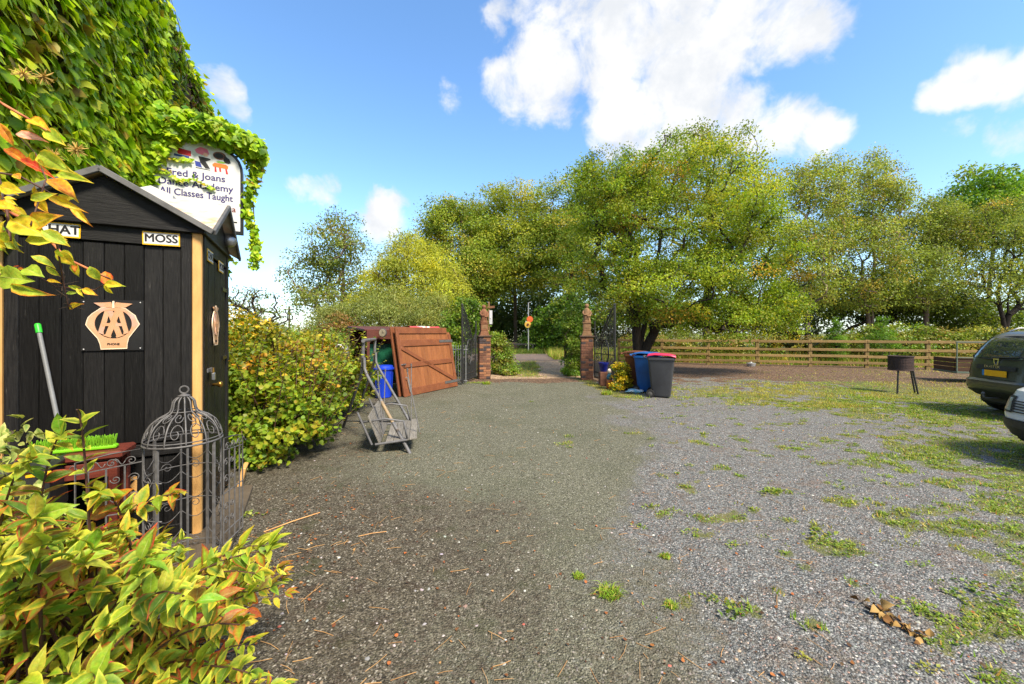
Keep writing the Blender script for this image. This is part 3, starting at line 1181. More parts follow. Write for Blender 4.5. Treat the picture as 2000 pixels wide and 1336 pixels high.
def blades(name, xy, h, w, cols, mat_, lean=.35, rng=RNG, simple=False):
    """grass blades: bent tapering strips"""
    n = len(xy)
    z = ground_z(xy[:, 0], xy[:, 1])
    az = rng.uniform(0, 2 * math.pi, n)
    side = np.stack([np.cos(az), np.sin(az), np.zeros(n)], 1)
    fw = np.stack([-np.sin(az), np.cos(az), np.zeros(n)], 1)
    ln = (rng.random(n) * lean + .05)[:, None]
    b = np.stack([xy[:, 0], xy[:, 1], z], 1)
    H = h[:, None]
    up = np.array([0, 0, 1.])
    m = b + up * H * .6 + fw * H * ln * .45
    t = b + up * H * (1 - ln * .45) + fw * H * ln * 1.2
    W = w[:, None]
    V = np.stack([b - side * W, b + side * W, m + side * W * .75, m - side * W * .75, t], 1)
    if simple:
        V = np.stack([b - side * W, b + side * W, t], 1)
        return np_mesh(name, V.reshape(-1, 3), np.arange(n * 3).reshape(-1, 3), mat_, np.repeat(cols[:, None, :], 3, 1).reshape(-1, 3))
    F0 = np.array([(0, 1, 2), (0, 2, 3), (3, 2, 4)])
    F = (F0[None] + (np.arange(n) * 5)[:, None, None]).reshape(-1, 3)
    c = np.repeat(cols[:, None, :], 5, 1)
    return np_mesh(name, V.reshape(-1, 3), F, mat_, c.reshape(-1, 3))


# ------------------------------------------------------------------ house wall with its creeper, phone box, pub-style sign
BX, BRZ = Vector((-2.43, 3.10, 0.0)), math.atan2(.456, .89)
BM_ = Matrix.Translation(BX) @ Matrix.Rotation(BRZ, 4, 'Z')      # local x: along the box front to the right, local y: away from the viewer


def B(x, y, z=0.0):
    return BM_ @ Vector((x, y, z))


house = empty('house', BX, BRZ, 'tall house whose side wall is covered in green creeper', 'house')
Shape().box((-3.3, -.30, 3.5), (4.1, 7.5, 7.0)).build('wall', M['plaster'], house)
Shape().box((-3.55, 6.55, 3.5), (4.1, 6.18, 7.0)).build('wall', M['plaster'], house)
rf = Shape()
rf.add([(-5.5, -4.2, 7.0), (-1.75, -4.2, 7.0), (-1.75, 9.6, 7.0), (-5.6, 9.6, 7.0), (-3.6, -3.5, 8.2), (-3.6, 9.0, 8.2)],
       [(0, 1, 4), (1, 2, 5, 4), (2, 3, 5), (3, 0, 4, 5), (0, 3, 2, 1)])
rf.build('roof', mat('slate', (.07, .075, .085), (.045, .05, .058), rough=.6, scale=6), house)

IVY_PAL = [(5, lin(130, 168, 22)), (4, lin(160, 190, 30)), (1.8, lin(98, 140, 22)), (2.2, lin(190, 202, 44)), (.3, lin(170, 130, 50))]
IVY_DARK = [(4, lin(78, 112, 26)), (3, lin(100, 130, 30)), (2, lin(58, 86, 22)), (1, lin(130, 120, 50)), (.5, lin(120, 70, 40))]  # shade on the set-back wall put into darker leaf colours
IVY_EDGE = [(3, lin(150, 178, 40)), (2, lin(176, 186, 52)), (1, lin(120, 160, 30)), (.4, lin(196, 150, 60))]


def build_ivy():
    rng = np.random.default_rng(5)
    root = empty('creeper', BX, BRZ, 'green creeper with lobed leaves covering the house wall and the hanging sign', 'creeper')
    pos, nrm_, ax, sz, ci, co = [], [], [], [], [], []

    def add(p, out, n_size, pal, hang=1.0, spread=.35):
        n = len(p)
        nv = unit(np.array(out)[None] * .95 + np.array([0, 0, .55])[None] + rng.normal(0, spread, (n, 3)))
        av = unit(np.array([0, 0, -hang])[None] + np.array(out)[None] * .45 + rng.normal(0, .48, (n, 3)))
        pos.append(p)
        nrm_.append(nv)
        ax.append(av)
        sz.append(n_size)
        a = palette(pal, n, rng, .16)
        patch = .80 + .5 * fbm(p[:, 1] * 1.3, p[:, 2] * 1.3, 44)
        a = a * patch[:, None]
        ci.append(a)
        co.append(a * .62 + .38 * palette(IVY_EDGE, n, rng, .12))
    # the forward wall
    n = 8400
    y, z = rng.uniform(-1.2, 3.5, n), rng.uniform(2.0, 7.1, n)
    bulge = .05 + .16 * fbm(y * 1.2, z * 1.2, 12)
    p = np.stack([-1.25 + bulge + rng.random(n) * .06, y, z], 1)
    add(p, (1, 0, 0), rng.uniform(.068, .125, n), IVY_PAL)
    # its far corner
    n = 500
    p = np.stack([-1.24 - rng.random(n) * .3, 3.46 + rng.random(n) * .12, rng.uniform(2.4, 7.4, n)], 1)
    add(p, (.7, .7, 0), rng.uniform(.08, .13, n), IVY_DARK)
    # the wall set back beyond it, thinner and twiggy
    n = 5600
    y, z = rng.uniform(3.5, 9.75, n), rng.uniform(2.2, 7.0, n)
    k = fbm(y * .9, z * .9, 17)
    m = k > .36 + .06 * rng.random(n)
    y, z, k = y[m], z[m], k[m]
    n = len(y)
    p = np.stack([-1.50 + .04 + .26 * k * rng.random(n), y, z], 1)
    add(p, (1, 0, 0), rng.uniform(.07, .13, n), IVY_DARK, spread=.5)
    # shaggy top edge and far end
    n = 1100
    p = np.stack([-1.52 + rng.normal(0, .1, n), rng.uniform(3.5, 9.8, n), 6.95 + rng.random(n) * .26], 1)
    add(p, (.8, 0, .5), rng.uniform(.08, .14, n), IVY_PAL, hang=.5, spread=.6)
    n = 900
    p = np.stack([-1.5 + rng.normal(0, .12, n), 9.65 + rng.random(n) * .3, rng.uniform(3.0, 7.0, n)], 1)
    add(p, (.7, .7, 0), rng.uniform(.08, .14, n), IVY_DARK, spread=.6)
    # arm over the top of the sign and the trail down its outer edge
    n = 2100
    t = rng.random(n)
    x = -1.25 + 1.44 * t
    rad = .24 - .08 * t
    ang = rng.uniform(0, 2 * math.pi, n)
    rr = rad * np.sqrt(rng.random(n))
    p = np.stack([x, 2.97 + np.cos(ang) * rr * 1.2 - .05, 4.32 + .12 * np.sin(t * 2.6) - .16 * t * t + np.sin(ang) * rr], 1)
    add(p, (.25, -.8, .35), rng.uniform(.06, .105, n), IVY_PAL[:3] + [(1.5, lin(56, 100, 30))], spread=.55)
    n = 430
    t = rng.random(n)
    p = np.stack([-1.2 + .42 * t ** 2 + rng.normal(0, .05, n), 2.86 + rng.normal(0, .05, n), 4.2 - 1.05 * (1 - t) * rng.random(n)], 1)
    add(p, (.2, -.9, .2), rng.uniform(.055, .095, n), IVY_PAL, spread=.5)
    n = 560
    t = rng.random(n) ** 1.25
    wob = .05 * np.sin(t * 9)
    p = np.stack([.02 + .12 * (t > .7) * (t - .7) + wob + rng.normal(0, .045, n) * (1.3 - t), 2.97 + rng.normal(0, .05, n), 4.22 - 1.55 * t], 1)
    add(p, (.35, -.7, .2), rng.uniform(.04, .075, n), IVY_PAL, spread=.6)
    n = 150
    t = rng.random(n)
    p = np.stack([.06 + rng.normal(0, .035, n), 2.95 + rng.normal(0, .03, n), 2.95 - .42 * t], 1)
    add(p, (.35, -.7, .2), rng.uniform(.03, .055, n), IVY_PAL, spread=.6)
    # runner across the face of the sign
    n = 46
    t = np.linspace(0, 1, n)
    p = np.stack([-1.02 + .62 * t, np.full(n, 2.885), 3.72 - .09 * t + .03 * np.sin(t * 12) + rng.normal(0, .012, n)], 1)
    add(p, (0, -1, .1), rng.uniform(.03, .05, n), IVY_EDGE, spread=.4)
    n = 26
    t = np.linspace(0, 1, n)
    p = np.stack([-.98 + .34 * t, np.full(n, 2.885), 3.92 + .02 * np.sin(t * 9) + rng.normal(0, .015, n)], 1)
    add(p, (0, -1, .1), rng.uniform(.035, .055, n), IVY_EDGE, spread=.4)
    pos, nrm_, ax = np.concatenate(pos), np.concatenate(nrm_), np.concatenate(ax)
    sz, ci, co = np.concatenate(sz), np.concatenate(ci), np.concatenate(co)
    c_, s_ = math.cos(BRZ), math.sin(BRZ)
    wx = BX.x + c_ * pos[:, 0] - s_ * pos[:, 1]
    wy = BX.y + s_ * pos[:, 0] + c_ * pos[:, 1]
    upx = 1000 + FOC * wx / np.maximum(wy, .1)
    upy = HOR - FOC * (pos[:, 2] - CAMZ) / np.maximum(wy, .1)
    vis = (upx > 0) & (upx < 520) & (upy > 0) & (upy < 345) & (wy > .5) & ~((pos[:, 1] > 3.45))
    score = np.where(vis, sz / np.maximum(wy, .1), 0)
    near = np.argsort(-score)[:300]
    V0, F0, E0 = leaf_template('ivy')
    variants = []
    for q in range(12):
        j = near[(q * 23) % 300]
        e = np.clip(E0, 0, 1)[:, None]
        variants.append(np_mesh('leaf', V0, F0, M['leaf_ivy'], ci[j] * (1 - e) + co[j] * e, smooth=True))
    fr = leaf_frames(ax[near], nrm_[near])
    for q, j in enumerate(near):
        mx = Matrix(np.vstack([np.hstack([fr[q] * sz[j], pos[j][:, None]]), [0, 0, 0, 1]]).tolist())
        link('leaf', variants[q % 12], root, None, mx)
    mk = np.ones(len(pos), bool)
    mk[near] = False
    link('foliage', leaf_mesh('foliage', 'ivy', pos[mk], ax[mk], nrm_[mk], sz[mk], ci[mk], co[mk], M['leaf_ivy']), root, kind='stuff')
    st = Shape()
    for i in range(70):
        y0, z0 = rng.uniform(3.6, 9.2), rng.uniform(2.2, 6.4)
        q = [(-1.47, y0, z0)]
        for s in range(5):
            q.append((-1.47 + rng.uniform(.02, .16), q[-1][1] + rng.normal(.05, .22), q[-1][2] + rng.uniform(.05, .3)))
        st.tube(q, [.012, .011, .010, .008, .006, .004], 4)
    st.tube([(-1.2, 2.97, 4.25), (-.6, 2.97, 4.36), (-.1, 2.97, 4.3), (.1, 2.97, 4.12), (.03, 2.97, 3.7), (.06, 2.96, 3.2), (.05, 2.95, 2.6)], [.02, .018, .015, .012, .01, .007, .003], 5)
    st.build('stem', M['twig_brown'], root)


build_ivy()

# --- hanging sign board
sg = empty('hanging_sign', B(0, 0), BRZ, 'white arched sign board for a dance academy half hidden by creeper', 'sign')
SY = 2.97


def arch(x0, x1, z0, zs, zt, n=18):
    q = [(x0, z0), (x1, z0)]
    cx, hw = (x0 + x1) / 2, (x1 - x0) / 2
    for i in range(n + 1):
        a = math.pi * i / n
        q.append((cx + hw * math.cos(a) * (1.0 if abs(math.cos(a)) > .99 else 1), zs + (zt - zs) * math.sin(a) ** .8))
    return q


flat_shape('frame', [arch(-1.16, -.075, 3.00, 3.86, 4.25)], M['black_gloss'], sg, Matrix.Translation((0, SY, 0)) @ STAND, ext=.045)
flat_shape('panel', [arch(-1.13, -.105, 3.035, 3.85, 4.21)], M['white'], sg, Matrix.Translation((0, SY - .048, 0)) @ STAND, ext=.004)
for s, zz, size, m_, xx, w_ in (('Fred & Joans', 3.742, .128, 'navy', -.60, .98), ('Dance Academy', 3.612, .128, 'navy', -.598, .97), ('All Classes Taught', 3.482, .128, 'navy', -.592, .84),
                                ('Salsa', 3.335, .115, 'maroon', -.26, .95), ('-', 3.17, .16, 'ink', -.165, 1.2)):
    text_obj('lettering', s, size, M[m_], sg, Matrix.Translation((xx, SY - .0535, zz)) @ STAND, bold=.0022, ext=.0008, sx=w_)
# the little painted picture: gramophone on an orange table, two dancers
pic = lambda nm, lp, m_, k=0: flat_shape(nm, [lp], m_, sg, Matrix.Translation((0, SY - .0535 - k * .001, 0)) @ STAND, ext=.0006)
oran, skin = mat('paint_orange', lin(222, 120, 40), rough=.5), mat('paint_skin', lin(232, 180, 160), rough=.5)
redp, horn = mat('paint_red', lin(190, 30, 40), rough=.5), mat('paint_brown', lin(120, 70, 50), rough=.5)
bluep, grnp = mat('paint_blue', lin(40, 60, 150), rough=.5), mat('paint_green', lin(120, 170, 60), rough=.5)
ell = lambda cx, cz, rx, rz, n=16: [(cx + rx * math.cos(2 * math.pi * i / n), cz + rz * math.sin(2 * math.pi * i / n)) for i in range(n)]
pic('painted_picture', [(-.42, 3.90), (-.25, 3.89), (-.245, 3.93), (-.27, 3.95), (-.40, 3.955), (-.425, 3.93)], oran)
pic('painted_picture', [(-.40, 3.90), (-.385, 3.90), (-.375, 3.83), (-.40, 3.83)], redp)
pic('painted_picture', [(-.28, 3.89), (-.262, 3.89), (-.245, 3.82), (-.27, 3.82)], redp)
pic('painted_picture', [(-.35, 3.895), (-.33, 3.895), (-.325, 3.84), (-.345, 3.84)], redp)
pic('painted_picture', ell(-.345, 4.06, .075, .055), horn)
pic('painted_picture', ell(-.352, 4.058, .055, .038), M['ink'], 1)
pic('painted_picture', [(-.29, 4.08), (-.23, 4.03), (-.215, 3.98), (-.24, 3.965), (-.28, 3.97), (-.30, 4.0)], M['ink'])
pic('painted_picture', ell(-.33, 3.972, .05, .014), grnp)
pic('painted_picture', [(-.58, 4.01), (-.46, 4.0), (-.44, 3.985), (-.50, 3.95), (-.45, 3.86), (-.50, 3.855), (-.56, 3.93)], M['ink'])
pic('painted_picture', [(-.62, 3.94), (-.56, 3.93), (-.54, 3.86), (-.61, 3.87)], bluep)
pic('painted_picture', [(-.56, 4.14), (-.48, 4.12), (-.46, 4.06), (-.52, 4.03), (-.60, 4.05), (-.62, 4.09)], mat('paint_pink', lin(232, 120, 150), rough=.5))
pic('painted_picture', ell(-.50, 4.045, .03, .025), skin, 1)
pic('painted_picture', [(-.82, 4.08), (-.66, 4.06), (-.66, 3.99), (-.80, 4.0)], redp)
pic('painted_picture', [(-.84, 3.995), (-.68, 3.985), (-.68, 3.96), (-.84, 3.965)], bluep)
pic('painted_picture', [(-.61, 3.855), (-.45, 3.845), (-.45, 3.837), (-.61, 3.845)], M['ink'])
Shape().tube([(-1.3, SY, 4.34), (-.1, SY, 4.34)], .022, 8).tube([(-1.3, SY, 4.0), (-1.16, SY, 4.0)], .02, 8).tube([(-.9, SY, 4.34), (-.9, SY, 4.2)], .012, 6).tube(
    [(-.3, SY, 4.34), (-.3, SY, 4.1)], .012, 6).build('bracket', M['gate_black'], sg)

# --- the black and yellow phone box
bx = empty('phone_box', BX, BRZ, 'black and yellow wooden roadside phone box with gabled roof beside the house', 'phone box')
W0, D0 = 1.085, 1.12
Shape().box((-.54, .56, 1.24), (1.04, 1.06, 2.2)).build('carcass', M['black_wood'], bx)
for i in range(8):
    box_piece('plank', (.1065, .022, 1.46), M['black_wood'], bx, (-.1685 - .109 * i, .012 + .002 * (i % 2), 1.515), bev=.004)
    box_piece('plank', (.1065, .022, .58), M['black_wood'], bx, (-.1685 - .109 * i, .020 + .002 * (i % 2), .38), bev=.004)
box_piece('rail', (.94, .035, .09), M['black_wood_h'], bx, (-.54, .008, .728))
box_piece('rail', (.94, .035, .09), M['black_wood_h'], bx, (-.54, .008, .10))
for x in (-.080, -1.000):
    box_piece('stile', (.066, .034, 2.30), M['black_wood'], bx, (x, .006, 1.215))
for x in (-.0145, -1.0665):
    box_piece('corner_post', (.060, .052, 2.34), M['cream'], bx, (x, .004, 1.20), bev=.006)
box_piece('lintel', (.905, .030, .118), M['black_wood_h'], bx, (-.54, .002, 2.312))
# gable boards
for y_, nm, mx in ((-.03, 'gable', Matrix()), ):
    g = Shape().prism([(-1.115, 2.392), (.035, 2.392), (.035, 2.400), (-.54, 2.715), (-1.115, 2.400)], .035, Matrix.Translation((0, .005, 0)) @ STAND)
    g.build('gable', M['black_wood_h'], bx)
gs = Shape().prism([(0, 2.392), (1.12, 2.392), (1.12, 2.400), (.56, 2.715), (0, 2.400)], .03, Matrix.Translation((.0, 0, 0)) @ FACE_R)
gs.build('gable', M['black_wood_h'], bx)
box_piece('gable_trim', (1.16, .05, .030), M['black_wood_h'], bx, (-.54, -.028, 2.380))
box_piece('gable_trim', (.05, 1.16, .030), M['black_wood_h'], bx, (.018, .56, 2.380))
# cross-gabled roof
o_ = .085
x0, x1, y0, y1 = -1.085 - o_, .0 + o_ + .01, -o_, 1.12 + o_
xm, ym, ze, za_ = -.54, .56, 2.375, 2.745
rv = [(x0, y0, ze), (x1, y0, ze), (x1, y1, ze), (x0, y1, ze), (xm, y0, za_), (x1, ym, za_), (xm, y1, za_), (x0, ym, za_), (xm, ym, za_)]
rfaces = [(0, 4, 8), (0, 8, 7), (1, 8, 4), (1, 5, 8), (2, 6, 8), (2, 8, 5), (3, 8, 6), (3, 7, 8)]
th_ = .022
rr_ = Shape().add([(x, y, z + .022) for x, y, z in rv] + rv, rfaces + [tuple(9 + i for i in f[::-1]) for f in rfaces] +
                  [(0, 9, 13, 4), (4, 13, 10, 1), (1, 10, 14, 5), (5, 14, 11, 2), (2, 11, 15, 6), (6, 15, 12, 3), (3, 12, 16, 7), (7, 16, 9, 0)])
roof = rr_.build('roof', M['roof_white'], bx)


def slope_board(p, q, dep, wid, nm='barge_board'):
    p, q = Vector(p), Vector(q)
    d_ = q - p
    L_ = d_.length
    ang = math.atan2(d_.z, math.hypot(d_.x, d_.y))
    az = math.atan2(d_.y, d_.x)
    s = Shape().box((0, 0, 0), (L_ + .01, dep, wid), bev=.004)
    s.build(nm, M['roof_edge'], bx, Matrix.Translation((p + q) / 2) @ Matrix.Rotation(az, 4, 'Z') @ Matrix.Rotation(-ang, 4, 'Y'))


for p, q in (((x0, y0 - .012, ze), (xm, y0 - .012, za_)), ((xm, y0 - .012, za_), (x1, y0 - .012, ze)),
             ((x1 + .012, y0, ze), (x1 + .012, ym, za_)), ((x1 + .012, ym, za_), (x1 + .012, y1, ze)),
             ((x0 - .012, y0, ze), (x0 - .012, ym, za_)), ((x0 - .012, ym, za_), (x0 - .012, y1, ze))):
    slope_board(p, q, .022, .042)
# white louvred vent behind the ridge
vt = Shape().prism([(-.15, 0), (.15, 0), (.15, .09), (0, .15), (-.15, .09)], .34, Matrix.Translation((-.47, 1.0, 2.735)) @ STAND)
vt.build('roof_vent', mat('vent_white', (.62, .62, .62), (.5, .5, .5), rough=.6, scale=8, c3=(.3, .28, .25), s3=6, t3=.6), bx)
# side door (faces local +x)
for i in range(7):
    box_piece('plank', (.022, .1225, 2.10), M['black_wood'], bx, (.002 + .0015 * (i % 2), .167 + .125 * i, 1.18), bev=.004)
for y_ in (.058, 1.045):
    box_piece('stile', (.034, .085, 2.30), M['black_wood'], bx, (.008, y_ + .01, 1.215))
box_piece('corner_post', (.052, .028, 2.34), M['cream'], bx, (-.010, 1.118, 1.20), bev=.005)
box_piece('lintel', (.030, .96, .118), M['black_wood_h'], bx, (.004, .56, 2.312))
box_piece('kick_board', (.03, .90, .14), M['black_wood_h'], bx, (.012, .56, .15))
for z_ in (2.02, 1.36):
    h_ = Shape().box((.020, .93, z_), (.008, .26, .035), bev=.002).tube([(.022, 1.06, z_ - .04), (.022, 1.06, z_ + .04)], .011, 8)
    h_.build('hinge', M['black_gloss'], bx)
lk = Shape().box((.045, .245, 1.235), (.024, .055, .062), bev=.006)
lk.build('padlock', M['steel'], bx)
Shape().tube([(.045, .245 + .019 * math.cos(a), 1.262 + .045 * math.sin(a)) for a in np.linspace(0, math.pi, 9)], .0055, 6).build('padlock_shackle', M['brass'], bx)
Shape().box((.022, .20, 1.29), (.012, .12, .032), bev=.003).tube([(.03, .245, 1.27), (.03, .245, 1.31)], .012, 6).build('hasp', M['iron'], bx)
Shape().lathe([(.004, 0), (.012, .0), (.012, .03), (.026, .045), (.028, .06), (.018, .072), (.002, .074)], 14, mx=Matrix.Translation((.012, .40, 1.15)) @ Matrix.Rotation(R(90), 4, 'Y')).build(
    'door_knob', M['brass'], bx, smooth=True)


def name_plate(word, w, h, mx, size, sx):
    p = flat_shape('name_plate', [[(-w / 2, -h / 2), (w / 2, -h / 2), (w / 2, h / 2), (-w / 2, h / 2)]], M['sign_yellow'], bx, mx, ext=.003)
    f = .0085
    flat_shape('plate_face', [[(-w / 2 + f, -h / 2 + f), (w / 2 - f, -h / 2 + f), (w / 2 - f, h / 2 - f), (-w / 2 + f, h / 2 - f)]], M['white'], p, Matrix.Translation((0, 0, .0035)), ext=.0008)
    text_obj('lettering', word, size, M['ink'], p, Matrix.Translation((0, 0, .0052)), bold=.0022, ext=.0006, sx=sx)


name_plate('MOSS', .218, .098, Matrix.Translation((-.226, -.0185, 2.302)) @ Matrix.Rotation(R(-1.0), 4, 'Y') @ STAND, .082, .95)
name_plate('CHAT', .218, .098, Matrix.Translation((-.772, -.0185, 2.307)) @ STAND, .082, .97)
name_plate('MOSS', .218, .098, Matrix.Translation((.0235, .70, 2.215)) @ FACE_R, .082, .95)
name_plate('CHAT', .218, .098, Matrix.Translation((.0235, .235, 2.235)) @ FACE_R, .082, .97)


def emblem(parent, mx, plate=True):
    e = lambda x, y: ((x - 782) * 2.85e-4, (710 - y) * 3.8e-4)
    body = [(285, 705), (310, 620), (330, 570), (400, 500), (470, 455), (560, 390), (690, 375), (800, 372), (920, 378), (1010, 390), (1090, 450), (1200, 525),
            (1230, 600), (1285, 690), (1230, 760), (1150, 860), (1080, 950), (1050, 1060), (1045, 1150), (560, 1160), (540, 1060), (500, 960), (420, 870), (340, 780)]
    hole = [(790 + 350 * math.cos(a), 685 + 278 * math.sin(a)) for a in np.linspace(0, 2 * math.pi, 40)[:-1]]
    if plate:
        flat_shape('emblem_plate', [[e(190, 232), e(1362, 232), e(1362, 1190), e(190, 1190)]], M['black_gloss'], parent, mx, ext=.004)
        for sx_, sy_ in ((240, 280), (1300, 270), (1300, 1150), (240, 1160)):
            q = e(sx_, sy_)
            Shape().lathe([(.004, 0), (.004, .003), (.001, .004)], 8, (q[0], q[1], .004)).build('screw', M['white'], parent, mx)
    up1 = mx @ Matrix.Translation((0, 0, .007))
    bo = flat_shape('emblem', [[e(*p) for p in body], [e(*p) for p in hole]], M['copper'], parent, up1, ext=.003)
    big = [(782 + (x - 782) * 1.022, 740 + (y - 740) * 1.022) for x, y in body]
    small = [(782 + (x - 782) * .985, 740 + (y - 740) * .985) for x, y in body]
    flat_shape('rim', [[e(*p) for p in big], [e(*p) for p in small]], M['copper_edge'], bo, Matrix.Translation((0, 0, .0005)), ext=.0035)
    w1 = [(425, 298), (500, 292), (640, 285), (740, 275), (762, 320), (770, 372), (690, 380), (560, 372)]
    flat_shape('wing', [[e(*p) for p in w1]], M['copper'], bo, Matrix.Translation((0, 0, .001)), ext=.004)
    flat_shape('wing', [[e(2 * 788 - x, y) for x, y in w1]], M['copper'], bo, Matrix.Translation((0, 0, .001)), ext=.004)
    flat_shape('wheel', [[e(*p) for p in [(772, 262), (790, 252), (806, 262), (812, 392), (768, 392)]]], M['copper_edge'], bo, Matrix.Translation((0, 0, .002)), ext=.004)

    def letter(dx, sgn, z):
        f = lambda x, y: e(795 + sgn * (x - 795), y)
        nm = 'letter'
        flat_shape(nm, [[f(632, 425), f(735, 425), f(606, 830), f(612, 890), f(505, 850)]], M['copper'], bo, Matrix.Translation((0, 0, z)), ext=.003)
        flat_shape(nm, [[f(655, 425), f(770, 425), f(945, 880), f(1000, 900), f(850, 950), f(838, 925), f(845, 905)]], M['copper'], bo, Matrix.Translation((0, 0, z + .0004)), ext=.003)
        flat_shape(nm, [[f(600, 672), f(760, 672), f(760, 728), f(590, 728)]], M['copper'], bo, Matrix.Translation((0, 0, z - .0005)), ext=.003)
    letter(0, 1, .0012)
    letter(0, -1, .0022)
    flat_shape('letter_bar', [[e(640, 402), e(955, 402), e(955, 440), e(640, 440)]], M['copper'], bo, Matrix.Translation((0, 0, .0028)), ext=.003)
    q = e(790, 1070)
    text_obj('lettering', 'PHONE', .021, M['ink'], bo, Matrix.Translation((q[0], q[1], .0042)), bold=.0008, ext=.0004, sx=.95)


emblem(bx, Matrix.Translation((-.496, -.006, 1.655)) @ STAND)
emblem(bx, Matrix.Translation((.0195, .44, 1.665)) @ FACE_R, plate=False)
# the yellow plate low on the front
yp = flat_shape('box_plate', [[(-.13, -.125), (.13, -.125), (.13, .125), (-.13, .125)]], M['cream'], bx, Matrix.Translation((-.50, -.004, .42)) @ STAND, ext=.004)
text_obj('lettering', 'BOX', .115, M['ink'], yp, Matrix.Translation((0, .055, .005)), bold=.003, ext=.0006)
# bell and flood lamp under the side gable
lp = empty('gable_lamp', B(.055, .90, 2.47), BRZ, 'dusty silver lamp fixed under the side gable of the phone box', 'lamp')
Shape().lathe([(.005, .24), (.036, .235), (.042, .225), (.042, .12), (.036, .11), (.02, .10)], 16).build('housing', M['steel'], lp, smooth=True)
Shape().lathe([(.02, .10), (.045, .09), (.062, .06), (.066, .03), (.058, 0), (.036, -.02), (.008, -.028)], 18).build('reflector', M['steel'], lp, smooth=True)
Shape().box((-.03, 0, .2), (.06, .03, .03)).build('bracket', M['iron'], lp)

# --- boards the box stands on
sl = Shape().box((-.53, .14, .025), (1.56, 1.66, .05), bev=.008)
o = sl.build('timber_platform', M['slab'], None, BM_)
tag(o, 'dirty board platform under the phone box', 'platform')
o = Shape().box((.14, 1.14, .10), (.04, .22, .22), rot=(0, R(12), 0), bev=.005).build('timber_offcut', M['cream'], None, BM_)
tag(o, 'short yellow painted board leaning behind the phone box corner', 'board')

# --- things in front of the box
stl = empty('stool', B(-.56, -.24), BRZ, 'small dark red wooden stool in front of the phone box', 'stool')
M['stool'] = mat('red_brown_stain', lin(112, 52, 40), lin(84, 38, 30), rough=.5, scale=5, stretch=(1, 6, 6), c3=lin(60, 32, 26), s3=4, t3=.6)
Shape().box((0, 0, .80), (.44, .26, .05), bev=.012).build('seat', M['stool'], stl)
for x in (-.17, .17):
    for y in (-.09, .09):
        box_piece('leg', (.045, .045, .75), M['stool'], stl, (x, y, .40))
box_piece('apron', (.36, .02, .10), M['stool'], stl, (0, -.10, .71))
box_piece('apron', (.36, .02, .08), M['stool'], stl, (0, -.10, .30))

br = empty('broom', B(-.57, -.24, .826), BRZ, 'upturned broom with green bristles and grey handle leaning on the phone box', 'broom')
Shape().box((-.02, -.03, .015), (.40, .06, .03), bev=.01).build('broom_head', mat('lime_plastic', lin(120, 190, 30), lin(100, 170, 24), rough=.45), br)
bri = Shape()
rr = random.Random(4)
for i in range(46):
    for j in range(7):
        x, y = -.21 + .0083 * i + rr.uniform(-.003, .003), -.055 + .0085 * j
        bri.tube([(x, y, .03), (x + rr.uniform(-.012, .012), y + rr.uniform(-.012, .012) + (j - 3) * .004, .085 + rr.uniform(-.012, .01))], [.0032, .0022], 4)
bri.build('bristles', mat('lime_bristle', lin(118, 172, 28), lin(88, 144, 20), rough=.6, scale=40), br, kind='stuff')
hb, ht = Vector((-.10, .02, .02)), Vector((-.300, .212, .835))
Shape().tube([hb, hb.lerp(ht, .93)], .0125, 10).build('handle', mat('grey_handle', (.20, .21, .22), (.15, .155, .16), rough=.45), br, smooth=True, sharp=40)
Shape().tube([hb.lerp(ht, .925), hb.lerp(ht, .99), ht], [.0165, .0165, .012], 10).build('grip', mat('green_grip', lin(60, 200, 60), lin(40, 170, 46), rough=.4), br, smooth=True, sharp=40)

tb = empty('tool_case', B(-.92, -.44, .50), BRZ + R(4), 'black plastic tool case with yellow panel beside the stool', 'tool case')
M['case_black'] = mat('case_black', (.018, .018, .019), (.03, .03, .03), rough=.5, scale=20, bump=.1)
Shape().box((0, 0, .14), (.62, .30, .28), bev=.025).build('body', M['case_black'], tb)
Shape().box((0, -.01, .305), (.64, .32, .05), bev=.018).build('lid', M['case_black'], tb)
Shape().box((-.02, -.152, .17), (.40, .012, .15), bev=.004).build('panel', M['sign_yellow'], tb)
for x in (-.24, .24):
    Shape().box((x, -.16, .25), (.07, .03, .10), bev=.008).build('latch', M['case_black'], tb)
    Shape().box((x + .04, -.168, .285), (.10, .02, .025), bev=.004).build('latch_tab', M['sign_yellow'], tb)
o = Shape().box((0, 0, .25), (.60, .34, .50), bev=.01).build('crate', M['dark_brown'], None, BM_ @ Matrix.Translation((-.92, -.44, 0)) @ Matrix.Rotation(R(4), 4, 'Z'))
tag(o, 'brown wooden crate carrying the black tool case', 'crate')


# --- domed wire gazebo-shaped trellis with two little gates
def spiral(c, r, turns, sgn, a0, plane, n=22):
    """scroll in the plane spanned by two vectors"""
    u_, v_ = plane
    return [c + (u_ * math.cos(a0 + sgn * t * turns * 2 * math.pi) + v_ * math.sin(a0 + sgn * t * turns * 2 * math.pi)) * r * (1 - .82 * t) for t in np.linspace(0, 1, n)]


cg = empty('wire_pavilion', B(.0, -.44, .05), BRZ, 'grey wrought wire domed garden pavilion trellis in front of the phone box', 'trellis')
RZ = .212
hb_, ht_ = .82, 1.10


def dome_pt(a, t):
    # t 0 at the rim, 1 at the crown
    prof = [(1.0, 0), (.985, .035), (.92, .085), (.80, .13), (.62, .165), (.42, .187), (.33, .205), (.30, .235), (.285, .262), (.22, .285), (.12, .297), (.10, .30)]
    f = t * (len(prof) - 1)
    i = min(int(f), len(prof) - 2)
    w = f - i
    rr_ = prof[i][0] * (1 - w) + prof[i + 1][0] * w
    zz = prof[i][1] * (1 - w) + prof[i + 1][1] * w
    return Vector((RZ * rr_ * math.cos(a), RZ * rr_ * math.sin(a), hb_ + zz))


